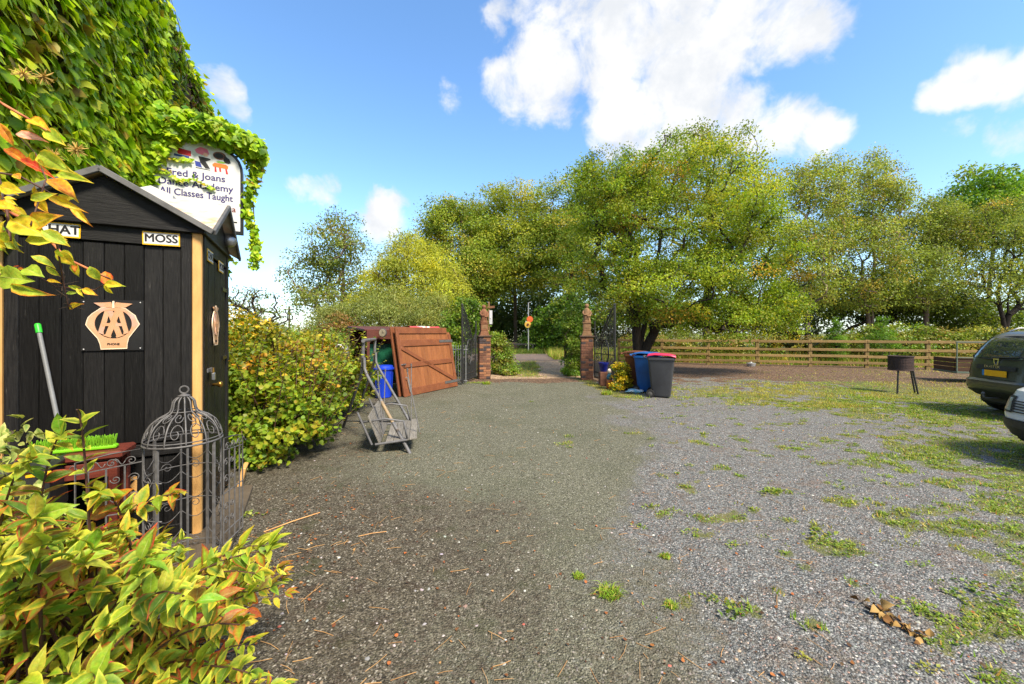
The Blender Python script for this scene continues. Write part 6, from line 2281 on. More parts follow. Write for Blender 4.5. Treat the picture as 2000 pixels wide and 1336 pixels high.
# the olive car, seen from behind
cf_ = Vector((.961, -.276, 0)).normalized()
CR = Vector((9.20, 7.66, 0))
cr1 = empty('green_car', CR, math.atan2(cf_.y, cf_.x), 'dark olive green estate car seen from behind at the right edge', 'car', 'parked cars')
LV = [(.30, .30, 4.05, .74), (.36, .14, 4.22, .84), (.46, .03, 4.30, .895), (.56, 0, 4.31, .91), (.66, .005, 4.31, .915), (.70, .055, 4.30, .915), (.80, .07, 4.26, .91), (.95, .09, 4.12, .90), (1.02, .11, 3.65, .885),
      (1.07, .12, 3.22, .87), (1.15, .15, 3.05, .845), (1.30, .23, 2.85, .80), (1.45, .33, 2.62, .755), (1.55, .42, 2.42, .715), (1.61, .54, 2.25, .66), (1.645, .80, 2.0, .54)]
cb = CarBody(LV, 6.0)
cb.shell([.30, .36, .46, .56, .66, .70, .80, .95, 1.02, 1.07, 1.15, 1.30, 1.45, 1.55, 1.61, 1.645]).build('body', M['car_green'], cr1, smooth=True, sharp=32)
cb.patch(quad(-.905, .905, .31, .47), off=.010, n=20).build('lower_bumper', M['car_black'], cr1, smooth=True)
cb.patch(quad(-.66, .66, 1.11, 1.50, -.58, .58), off=.010, n=14).build('rear_window', M['glass'], cr1, smooth=True)
for ln_ in ([(-.80, 1.06), (-.79, .90), (-.76, .72), (-.4, .715), (0, .713), (.4, .715), (.76, .72), (.79, .90), (.80, 1.06)], [(-.90, .585), (-.5, .58), (0, .578), (.5, .58), (.90, .585)]):
    Shape().tube([(cb.end(y, z, off=.001), y, z) for y, z in ln_], .0045, 5).build('panel_gap', M['car_black'], cr1)
for sg_ in (-1, 1):
    cb.patch(quad(sg_ * .62, sg_ * .80, .50, .535), off=.010, n=4).build('reflector', M['lamp_red'], cr1, smooth=True)
Shape().tube([(cb.end(y, z, off=.012), y, z) for y, z in [(-.67, 1.10), (-.3, 1.095), (0, 1.09), (.3, 1.095), (.67, 1.10), (.635, 1.3), (.59, 1.51), (0, 1.53), (-.59, 1.51), (-.635, 1.3)]], .011, 6, closed=True).build('window_seal', M['car_black'], cr1)
for sg_ in (-1, 1):
    cb.patch(quad(sg_ * .70, sg_ * .885, .76, 1.02, sg_ * .72, sg_ * .865), off=.012, n=8, front=False).build('tail_light', M['lamp_red'], cr1, smooth=True)
cb.patch(quad(-.42, .42, .885, .975), off=.022, n=10).build('trim_strip', M['car_black'], cr1, smooth=True)
FACE_B = Matrix.Rotation(R(-90), 4, 'Z') @ STAND            # faces -x
text_obj('lettering', 'DUSTER', .062, M['chrome'], cr1, Matrix.Translation((cb.end(0, .94, off=.026), .06, .945)) @ FACE_B, bold=.0016, ext=.002, sx=1.55)
bd = flat_shape('badge', [[(-.062, .075), (.062, .075), (.05, -.02), (.026, -.07), (-.026, -.07), (-.05, -.02)], [(-.038, .05), (.038, .05), (.028, -.01), (.012, -.045), (-.012, -.045), (-.028, -.01)]], M['chrome'], cr1,
                Matrix.Translation((cb.end(0, 1.03, off=.012), 0.02, 1.03)) @ FACE_B, ext=.005)
np1 = flat_shape('number_plate', [[(-.26, -.056), (.26, -.056), (.26, .056), (-.26, .056)]], M['plate_yellow'], cr1, Matrix.Translation((cb.end(0, .82, off=.02), 0, .822)) @ FACE_B, ext=.004)
flat_shape('country_band', [[(-.26, -.056), (-.215, -.056), (-.215, .056), (-.26, .056)]], M['plate_blue'], np1, Matrix.Translation((0, 0, .0045)), ext=.0006)
Shape().tube([(cb.end(.1, 1.12, off=.03), .12, 1.12), (cb.end(-.2, 1.14, off=.03), -.24, 1.135), (cb.end(-.4, 1.17, off=.03), -.48, 1.16)], [.016, .011, .007], 6).build('wiper', M['car_black'], cr1)
Shape().tube([(.25, 0, .36), (-.02, 0, .34), (-.10, 0, .36), (-.11, 0, .42)], .018, 8).lathe([(.005, .40), (.024, .41), (.028, .43), (.022, .455), (.004, .465)], 12, (-.11, 0, 0)).build('tow_bar', M['iron'], cr1, smooth=True)
for sg_ in (-1, 1):
    Shape().tube([(.70, sg_ * .60, 1.62), (.85, sg_ * .61, 1.69), (1.7, sg_ * .61, 1.705), (2.4, sg_ * .59, 1.67), (2.5, sg_ * .57, 1.60)], .018, 6).build('roof_rail', M['galv'], cr1, smooth=True)
    for k, (xa, xb_) in enumerate(((.55, 1.35), (1.42, 2.2), (2.27, 2.98))):
        s = Shape()
        pts_ = []
        for z_, inset in ((1.10, 0), (1.30, .0), (1.47, .0)):
            a, b, w_ = cb.level(z_)
            lo, hi = max(xa, a + .2), min(xb_, b - .18)
            for x_ in np.linspace(lo, hi, 5):
                cx, hx = (a + b) / 2, (b - a) / 2
                yy = w_ * max(0, 1 - abs((x_ - cx) / hx) ** cb.ne) ** (1 / cb.ne) + .006
                s.v.append((x_, sg_ * yy, z_))
        for j in range(2):
            for i in range(4):
                s.f.append((j * 5 + i, j * 5 + i + 1, (j + 1) * 5 + i + 1, (j + 1) * 5 + i))
        s.build('side_window', M['glass'], cr1, smooth=True)
    for x_ in (.78, 3.45):
        wheel(cr1, x_, sg_ * .80)
Shape().box((.9, 0, .30), (1.3, 1.3, .22), bev=.05).build('underbody', M['car_black'], cr1)

# the white car, its front corner in view
cc_ = Vector((6.33, 4.83, 0))
wf_ = -cf_
cr2 = empty('white_car', cc_, math.atan2(wf_.y, wf_.x), 'white car with grey and black bumper cut by the right edge of the photo', 'car', 'parked cars')
# local x forward, nose at x = 0
LW = [(.22, -3.85, -.16, .72), (.28, -3.98, -.05, .80), (.40, -4.05, .0, .855), (.55, -4.06, .01, .865), (.62, -4.06, -.02, .865), (.72, -4.05, -.05, .865), (.85, -4.0, -.12, .86), (.93, -3.95, -.30, .85), (.99, -3.90, -.85, .83), (1.04, -3.88, -1.05, .81),
      (1.2, -3.72, -1.35, .77), (1.38, -3.5, -1.72, .70), (1.48, -3.2, -2.05, .62), (1.52, -2.9, -2.3, .5)]
wb = CarBody(LW, 3.6)
wb.shell([.22, .28, .40, .55, .62, .72, .85, .93, .99, 1.04, 1.2, 1.38, 1.48, 1.52]).build('body', M['car_white'], cr2, smooth=True, sharp=32)
wb.patch(quad(-.862, .862, .23, .50), True, off=.014, n=24).build('bumper', M['car_black'], cr2, smooth=True)
wb.patch(quad(-.50, .50, .34, .48), True, off=.022, n=10).build('lower_grille', M['gate_black'], cr2, smooth=True)
for sg_ in (-1, 1):
    wb.patch(quad(sg_ * .795, sg_ * .863, .42, .90, sg_ * .80, sg_ * .845), True, off=.012, n=10).build('corner_trim', M['car_grey'], cr2, smooth=True)
    wb.patch(quad(sg_ * .34, sg_ * .64, .60, .76, sg_ * .38, sg_ * .66), True, off=.016, n=8).build('headlamp', M['lamp_clear'], cr2, smooth=True)
    wb.patch(quad(sg_ * .30, sg_ * .66, .575, .785, sg_ * .34, sg_ * .68), True, off=.012, n=6).build('lamp_bezel', M['car_black'], cr2, smooth=True)
    for x_ in (-.78, -3.35):
        wheel(cr2, x_, sg_ * .765, .31, .20)
for k in range(5):
    z_ = .595 + .033 * k
    Shape().tube([(wb.end(y, z_, True, .016), y, z_) for y in np.linspace(-.33, .33, 9)], .008, 5).build('grille_bar', M['car_black'], cr2)
wb.patch(quad(-.70, .70, 1.06, 1.40, -.56, .56), True, off=.008, n=12).build('windscreen', M['glass'], cr2, smooth=True)
for sg_ in (-1, 1):
    s = Shape()
    for z_ in (1.06, 1.2, 1.38):
        a, b, w_ = wb.level(z_)
        for x_ in np.linspace(a + .25, b - .25, 7):
            cx, hx = (a + b) / 2, (b - a) / 2
            s.v.append((x_, sg_ * (w_ * max(0, 1 - abs((x_ - cx) / hx) ** wb.ne) ** (1 / wb.ne) + .006), z_))
    for j in range(2):
        for i in range(6):
            s.f.append((j * 7 + i, j * 7 + i + 1, (j + 1) * 7 + i + 1, (j + 1) * 7 + i))
    s.build('side_window', M['glass'], cr2, smooth=True)
Shape().box((-.9, 0, .26), (1.3, 1.2, .18), bev=.04).build('underbody', M['car_black'], cr2)

# ------------------------------------------------------------------ old timber trailer
tr = empty('timber_trailer', (14.35, 12.9, 0), R(-22), 'old timber sided trailer with pale green metal frame behind the green car', 'trailer')
M['tr_wood'] = mat('trailer_wood', lin(88, 62, 44), lin(60, 44, 34), rough=.9, scale=4, stretch=(1, 8, 8), bump=.4)
M['tr_green'] = mat('trailer_green', lin(98, 112, 98), lin(80, 92, 80), rough=.7, scale=6, c3=lin(110, 86, 64), s3=4, t3=.58)
for k in range(3):
    box_piece('side_board', (1.9, .03, .135), M['tr_wood'], tr, (.95, 0, .42 + .145 * k), bev=.006)
    box_piece('end_board', (.03, 1.1, .135), M['tr_wood'], tr, (.0, .58, .42 + .145 * k), bev=.006)
Shape().box((.95, .56, .32), (1.95, 1.16, .06), bev=.008).build('chassis', M['tr_green'], tr)
for x in (.03, 1.88):
    box_piece('stake', (.03, .03, 1.0), M['tr_green'], tr, (x, -.03, .82))
box_piece('top_bar', (1.9, .04, .045), M['tr_green'], tr, (.95, -.03, 1.30))
box_piece('side_bar', (1.9, .035, .03), M['tr_green'], tr, (.95, -.025, .80))
wheel(tr, 1.05, -.12, .28, .15)
Shape().tube([(1.05 + .36 * math.cos(a), -.12, .28 + .36 * math.sin(a)) for a in np.linspace(.25, math.pi - .1, 14)], .03, 6).build('mudguard', M['tr_green'], tr, smooth=True)

# ------------------------------------------------------------------ weeds, litter and stones on the yard
def sample_mask(n, x0, x1, y0, y1, which, power=1.0, seed=1, bias=1.6):
    rng = np.random.default_rng(seed)
    X = rng.uniform(x0, x1, n)
    Y = y0 + (y1 - y0) * rng.random(n) ** bias
    z = zones(X, Y)
    w = z[which] if isinstance(which, int) else which(z)
    keep = rng.random(n) < w ** power
    return np.stack([X[keep], Y[keep]], 1), rng


GRASS_PAL = [(4, lin(122, 152, 44)), (3, lin(146, 166, 58)), (2.5, lin(98, 130, 36)), (1.2, lin(184, 172, 92)), (.8, lin(176, 134, 70))]
g1, rng = sample_mask(110000, -.6, 9.5, 1.6, 9.0, lambda z: z[2] * (1 - z[5]), 1.3, 1)
g2, rng2 = sample_mask(120000, 2.3, 19.0, 8.5, 17.5, lambda z: z[2] * (1 - z[5]) * (1 - z[4] * .5), 1.3, 2, 1.1)
gg = np.concatenate([g1, g2])
rng = np.random.default_rng(3)
n = len(gg)
lush = fbm(gg[:, 0] * 1.1, gg[:, 1] * 1.1, 61)
hgt = rng.uniform(.012, .034, n) * (.6 + 1.1 * sst(lush, .4, .7)) * (1 + .6 * (gg[:, 1] > 8.5))
gcol = palette(GRASS_PAL, n, rng, .14)
dry = sst(fbm(gg[:, 0] * .6, gg[:, 1] * .6, 71) + .25 * sst(gg[:, 1], 8, 10.5), .5, .75)[:, None]
gcol = gcol * (1 - dry * .5) + dry * .5 * palette(GRASS_PAL[3:], n, rng, .14)
o = link('grass', blades('grass', gg, hgt, rng.uniform(.0022, .005, n) * (1 + .10 * gg[:, 1]), gcol, M['grass'], .9, rng, simple=True))
tag(o, 'thin patchy grass and moss spreading over the gravel', 'grass', kind='stuff')

# single weed clumps in the gravel
rw = random.Random(19)
WEEDS = [((1190, 1165), .12, 'grass', 'largest spiky grass tuft on the bare ground near the camera'), ((1130, 1130), .06, 'grass', 'little grass tuft left of the largest spiky tuft'), ((1310, 1185), .06, 'grass', 'yellowing grass tuft right of the largest spiky tuft'),
         ((1435, 1198), .065, 'leaf', 'dark mossy weed mat on the gravel left of the withered branch'), ((1505, 962), .09, 'leaf', 'leafy weed on gravel beside the white stone in mid yard'), ((1600, 1045), .10, 'leaf', 'cluster of leafy weeds on gravel above the withered branch'),
         ((1300, 1085), .06, 'grass', 'grass tuft growing beside red brick crumbs on the gravel'), ((1920, 1165), .16, 'leaf', 'broad green weed mat at the lower right edge'), ((950, 750), .24, 'grass', 'grass tuft at the foot of the left pillar'),
         ((928, 748), .2, 'leaf', 'leafy weed between the left gate and the left pillar'), ((815, 770), .16, 'grass', 'grass tuft at the foot of the brown garage doors'), ((1185, 770), .26, 'grass', 'grass clump at the foot of the right gate'),
         ((475, 1115), .10, 'leaf', 'leafy weed on soil under the edge of the variegated bush'), ((475, 1010), .09, 'leaf', 'leafy weed along the edge of the timber platform')]


def weed(px, py, r_, kind, lab, i):
    g = G(px, py)
    rng = np.random.default_rng(900 + i)
    z0 = gz(g.x, g.y)
    if kind == 'grass':
        n = int(140 + 500 * r_)
        a, rr_ = rng.uniform(0, 2 * math.pi, n), r_ * .55 * np.sqrt(rng.random(n))
        xy = np.stack([g.x + rr_ * np.cos(a), g.y + rr_ * np.sin(a)], 1)
        me = blades('weed_clump', xy, rng.uniform(.25, .75, n) * r_ * .75, np.full(n, .0022 + .0003 * g.y), palette(GRASS_PAL[:5], n, rng), M['grass'], 1.5, rng)
    else:
        me = mat_of_leaves(np.array([[g.x, g.y]]), np.array([r_]), rng, 'weed_clump')
    tag(link('weed_clump', me), lab, 'weed', 'weeds growing through the yard')


def mat_of_leaves(cs, rs_, rng, name):
    """flat mats of small leaves round the centres cs"""
    cnt = (18 + 2000 * rs_ ** 1.5).astype(int)
    ci = np.repeat(np.arange(len(cs)), cnt)
    n = len(ci)
    a = rng.uniform(0, 2 * math.pi, n)
    wob = 1 + .45 * np.sin(a * 2 + ci) + .3 * np.sin(a * 5 + 2 * ci)
    rr_ = rs_[ci] * np.sqrt(rng.random(n)) * wob
    X, Y = cs[ci, 0] + rr_ * np.cos(a) * 1.3, cs[ci, 1] + rr_ * np.sin(a) * .8
    pos = np.stack([X, Y, ground_z(X, Y) + .003 + rng.random(n) * .014], 1)
    ax = np.stack([np.cos(a), np.sin(a), rng.uniform(0, .5, n)], 1) + rng.normal(0, .6, (n, 3)) * np.array([1, 1, .35])
    nr = np.array([0, 0, 1.]) + rng.normal(0, .4, (n, 3))
    tone = palette([(3, lin(112, 140, 50)), (2, lin(136, 158, 64)), (2, lin(88, 116, 42)), (1, lin(158, 150, 70))], len(cs), rng, .12)
    cc = palette([(3, lin(118, 142, 48)), (2, lin(150, 164, 62)), (2, lin(90, 116, 40)), (1.6, lin(176, 154, 70))], n, rng) * .5 + tone[ci] * .5
    return leaf_mesh(name, 'round' if n < 400 else 'diamond', pos, ax, nr, rng.uniform(.009, .022, n) * (1 + .05 * Y), cc, cc * 1.1, M['leaf_shrub'])


for i, ((px, py), r_, k, lab) in enumerate(WEEDS):
    weed(px, py, r_, k, lab, i)
# the mass of small mats nobody would count
wc, rngw = sample_mask(5200, -.3, 10.5, 1.7, 10.0, lambda z: np.clip(z[2] * 1.1 + .012, 0, 1) * (1 - z[5]), 1.0, 8)
wc = wc[(wc[:, 0] > .4) | (rngw.random(len(wc)) < .3)]
o = link('ground_weeds', mat_of_leaves(wc, rngw.uniform(.012, .07, len(wc)), rngw, 'ground_weeds'))
tag(o, 'small mats of clover and moss dotted over the gravel', 'weeds', kind='stuff')


def stones(name, xy, size, cols, mat_):
    rng = np.random.default_rng(6)
    n = len(xy)
    V0 = np.array([(1, 0, 0), (-1, 0, 0), (0, 1, 0), (0, -1, 0), (0, 0, 1), (.6, .6, .55), (-.6, -.6, .5), (0, 0, -.6)], float)
    V0 = np.array([(1, .1, .1), (.3, .9, 0), (-.7, .6, .1), (-.9, -.4, 0), (.1, -.95, .1), (.75, -.6, 0), (.35, .25, .62), (-.4, .1, .58), (.1, -.45, .6)], float)
    F0 = np.array([(0, 1, 6), (1, 2, 7), (1, 7, 6), (2, 3, 7), (3, 4, 8), (3, 8, 7), (4, 5, 8), (5, 0, 6), (5, 6, 8), (6, 7, 8)])
    a = rng.uniform(0, 2 * math.pi, n)
    c, s = np.cos(a), np.sin(a)
    J = V0[None] * (1 + rng.normal(0, .14, (n, len(V0), 3)))
    J = J * np.stack([size, size * rng.uniform(.6, 1, n), size * rng.uniform(.6, 1, n)], 1)[:, None, :]
    X = J[:, :, 0] * c[:, None] - J[:, :, 1] * s[:, None] + xy[:, 0:1]
    Y = J[:, :, 0] * s[:, None] + J[:, :, 1] * c[:, None] + xy[:, 1:2]
    Z = J[:, :, 2] + (ground_z(xy[:, 0], xy[:, 1]) - .001)[:, None]
    V = np.stack([X, Y, Z], -1).reshape(-1, 3)
    F = (F0[None] + (np.arange(n) * len(V0))[:, None, None]).reshape(-1, 3)
    return np_mesh(name, V, F, mat_, np.repeat(cols, len(V0), 0))


rng = np.random.default_rng(12)
n = 21000
Yq = 1.55 + 6.5 * rng.random(n) ** 2.0
Xq = (rng.random(n) * 2.1 - .75) * Yq
sel = (Xq > -2.4) & (Xq < 9)
Xq, Yq = Xq[sel], Yq[sel]
zt, zs_, zg, _, zm, zf = zones(Xq, Yq)
n = len(Xq)
base = palette([(5, (.155, .155, .150)), (4, (.22, .22, .215)), (3, (.10, .10, .097)), (1, (.33, .33, .325)), (.2, (.22, .14, .11))], n, rng, .12)
tarc = palette([(4, (.13, .127, .096)), (3, (.18, .175, .14)), (2, (.08, .078, .06)), (.5, (.26, .25, .2))], n, rng, .12)
soc = palette([(4, (.055, .044, .034)), (2, (.10, .083, .064)), (.8, (.17, .145, .12))], n, rng, .12)
colr = base * (1 - zt[:, None]) + tarc * zt[:, None]
colr = colr * (1 - zs_[:, None]) + soc * zs_[:, None]
o = link('gravel', stones('gravel', np.stack([Xq, Yq], 1), rng.uniform(.004, .010, n) * (.85 + .06 * Yq), colr, M['stone']))
tag(o, 'loose grey stone chippings lying over the yard', 'gravel', kind='stuff')
# bigger odd stones and brick crumbs
n = 620
Yq = 1.6 + 10 * rng.random(n) ** 1.7
Xq = (rng.random(n) * 1.9 - .62) * Yq
colr = palette([(2, (.42, .40, .37)), (1.2, (.28, .18, .135)), (3, (.30, .29, .28)), (.25, (.36, .09, .07)), (1.2, (.34, .24, .17))], n, rng, .15)
o = link('rubble', stones('rubble', np.stack([Xq, Yq], 1), rng.uniform(.006, .015, n), colr, M['stone']))
tag(o, 'scattered pale stones and brick crumbs on the yard', 'rubble', kind='stuff')

# fallen leaves
n = 1300
Yq = 1.5 + 15 * rng.random(n) ** 1.6
Xq = (rng.random(n) * 2.0 - .72) * Yq
sel = (Xq > -3.2) & (Yq + Xq * .33 < 24.5)
xy = np.stack([Xq[sel], Yq[sel]], 1)
extra = np.stack([rng.normal(-1.75, .35, 420), rng.normal(3.0, .8, 420)], 1)
fence_l = np.stack([rng.uniform(3, 18, 2200), rng.uniform(11, 20, 2200)], 1)
fence_l = fence_l[(fence_l[:, 1] + fence_l[:, 0] * .33 < 23.2)]
xy = np.concatenate([xy, extra[extra[:, 1] > 1.5], fence_l])
n = len(xy)
pos = np.concatenate([xy, (ground_z(xy[:, 0], xy[:, 1]) + .006 + rng.random(n) * .008)[:, None]], 1)
ax = np.concatenate([rng.normal(size=(n, 2)), rng.normal(0, .15, (n, 1))], 1)
nr = np.array([0, 0, 1.]) + rng.normal(0, .3, (n, 3))
cc = palette([(3, lin(150, 92, 52)), (3, lin(112, 74, 48)), (2, lin(160, 122, 82)), (.2, lin(186, 100, 46)), (3, lin(84, 62, 46))], n, rng)
o = link('fallen_leaves', leaf_mesh('fallen_leaves', 'hexa', pos, ax, nr, rng.uniform(.008, .024, n), cc, cc * .85, M['litter']))
tag(o, 'brown and orange fallen leaves strewn on the yard', 'fallen leaves', kind='stuff')
# straws and twigs
st = Shape()
rs = random.Random(41)
for i in range(420):
    Y = 1.6 + 7 * rs.random() ** 1.8
    X = (rs.random() * 1.5 - .68) * Y if i % 3 else rs.uniform(-2.2, .2)
    a, L_ = rs.uniform(0, math.pi), rs.uniform(.03, .14)
    z = gz(X, Y) + .006
    b_ = rs.uniform(-.25, .25)
    p0 = Vector((X, Y, z))
    p1 = p0 + Vector((math.cos(a), math.sin(a), .02)) * L_ * .5
    p2 = p1 + Vector((math.cos(a + b_), math.sin(a + b_), -.02)) * L_ * .5
    st.tube([p0, p1, p2], rs.uniform(.0008, .0018), 4)
o = st.build('straw', mat('dry_straw', lin(200, 160, 106), lin(150, 108, 66), rough=.8, scale=3))
tag(o, 'dry straws and twigs scattered on the drive', 'straw', kind='stuff')
lt = [((515, 1040), (625, 1005), .0042, 'long dry cane lying beside the phone box platform'), ((700, 1050), (755, 1042), .003, 'short dry cane on the dark soil')]
for (a, b_, r_, lab) in lt:
    pa, pb = G(*a), G(*b_)
    pa.z, pb.z = gz(pa.x, pa.y) + .008, gz(pb.x, pb.y) + .010
    o = Shape().tube([pa, pa.lerp(pb, .5) + Vector((0, 0, .006)), pb], r_, 6).build('dry_cane', mat('cane', lin(206, 160, 104), lin(176, 128, 80), rough=.8), None)
    tag(o, lab, 'cane')
# withered leafy branch lying on the gravel
wbh = empty('withered_branch', G(1730, 1225), 0, 'withered brown leafy branch lying on the gravel', 'branch')
gb = G(1730, 1225)
rs = np.random.default_rng(55)
pa, pb = G(1690, 1190) - gb, G(1815, 1262) - gb
Shape().tube([pa + Vector((0, 0, .02)), pa.lerp(pb, .5) + Vector((0, .02, .035)), pb + Vector((0, 0, .01))], [.006, .005, .002], 5).build('stem', M['twig_brown'], wbh)
V0, F0, E0 = leaf_template('ovate')
V0[:, 0] *= 1.9
V0[:, 2] += .5 * V0[:, 0] ** 2 - .35 * V0[:, 1] ** 2
vr = [np_mesh('leaf', V0, F0, M['litter'], np.tile(np.array(c), (len(V0), 1)), smooth=False) for c in (lin(146, 116, 66), lin(112, 80, 46), lin(164, 134, 84))]
for i in range(44):
    t = (i + .5) / 44
    p = pa.lerp(pb, t) + Vector((rs.normal(0, .025), rs.normal(0, .025), .02 + .05 * rs.random() * (1 - t)))
    mx = Matrix.Translation(p) @ Euler((rs.normal(0, .6), rs.normal(0, .6), rs.uniform(0, 6))).to_matrix().to_4x4() @ Matrix.Scale(rs.uniform(.03, .055) * (1.1 - .4 * t), 4)
    link('leaf', vr[i % 3], wbh, None, mx)
# white enamel pot left by the fence
pz = (1455 - 1000) / FOC * 19.4
o = empty('enamel_pot', (pz, 18.9, 0), 0, 'small pale enamel pot lying at the foot of the fence', 'pot')
Shape().lathe([(.02, 0), (.17, .01), (.19, .10), (.20, .16), (.17, .165), (.05, .19), (.03, .22), (.005, .23)], 18).build('body', M['galv'], o, smooth=True, sharp=40)

# grass on the verge across the lane and rough grass outside the yard
rng = np.random.default_rng(80)
v1_ = np.stack([rng.uniform(-30, 40, 42000), rng.uniform(30.5, 36, 42000)], 1)
v2_ = np.stack([rng.uniform(-1.6, 3.2, 26000), rng.uniform(14.2, 24, 26000)], 1)
zz = zones(v2_[:, 0], v2_[:, 1])
v2_ = v2_[rng.random(len(v2_)) < zz[2] * .9]
v3_ = np.stack([rng.uniform(2.5, 30, 42000), rng.uniform(0, 9, 42000)], 1)
v3_[:, 1] = 24.9 - v3_[:, 0] * .325 + v3_[:, 1] * .55 - .6
vv = np.concatenate([v1_, v2_, v3_])
n = len(vv)
hg = np.concatenate([rng.uniform(.15, .5, len(v1_)), rng.uniform(.03, .09, len(v2_)), rng.uniform(.25, .85, len(v3_))])
cg_ = palette(GRASS_PAL + [(2.5, lin(192, 160, 100))], n, rng)
cg_[:len(v1_)] = palette([(3, lin(78, 104, 34)), (2, lin(98, 118, 42)), (1, lin(120, 116, 56))], len(v1_), rng)  # verge blades coloured darker green to carry the shade of the trees overhead
o = link('rough_grass', blades('rough_grass', vv, hg, np.concatenate([np.full(len(v1_), .018), np.full(len(v2_), .008), np.full(len(v3_), .009)]), cg_, M['grass'], .6, rng, simple=True))
tag(o, 'rough dry grass on the verge and behind the fence', 'grass', kind='stuff')

# ------------------------------------------------------------------ plants right in front of the camera
NEAR_IN = [(4, lin(112, 150, 40)), (3.5, lin(140, 168, 46)), (2.4, lin(80, 118, 36)), (1.6, lin(178, 182, 60)), (.4, lin(180, 130, 74)), (.25, lin(160, 88, 58))]
NEAR_OUT = [(5, lin(200, 200, 68)), (2.6, lin(208, 186, 56)), (1.8, lin(196, 112, 46)), (1.6, lin(172, 66, 42)), (2.4, lin(140, 168, 56))]


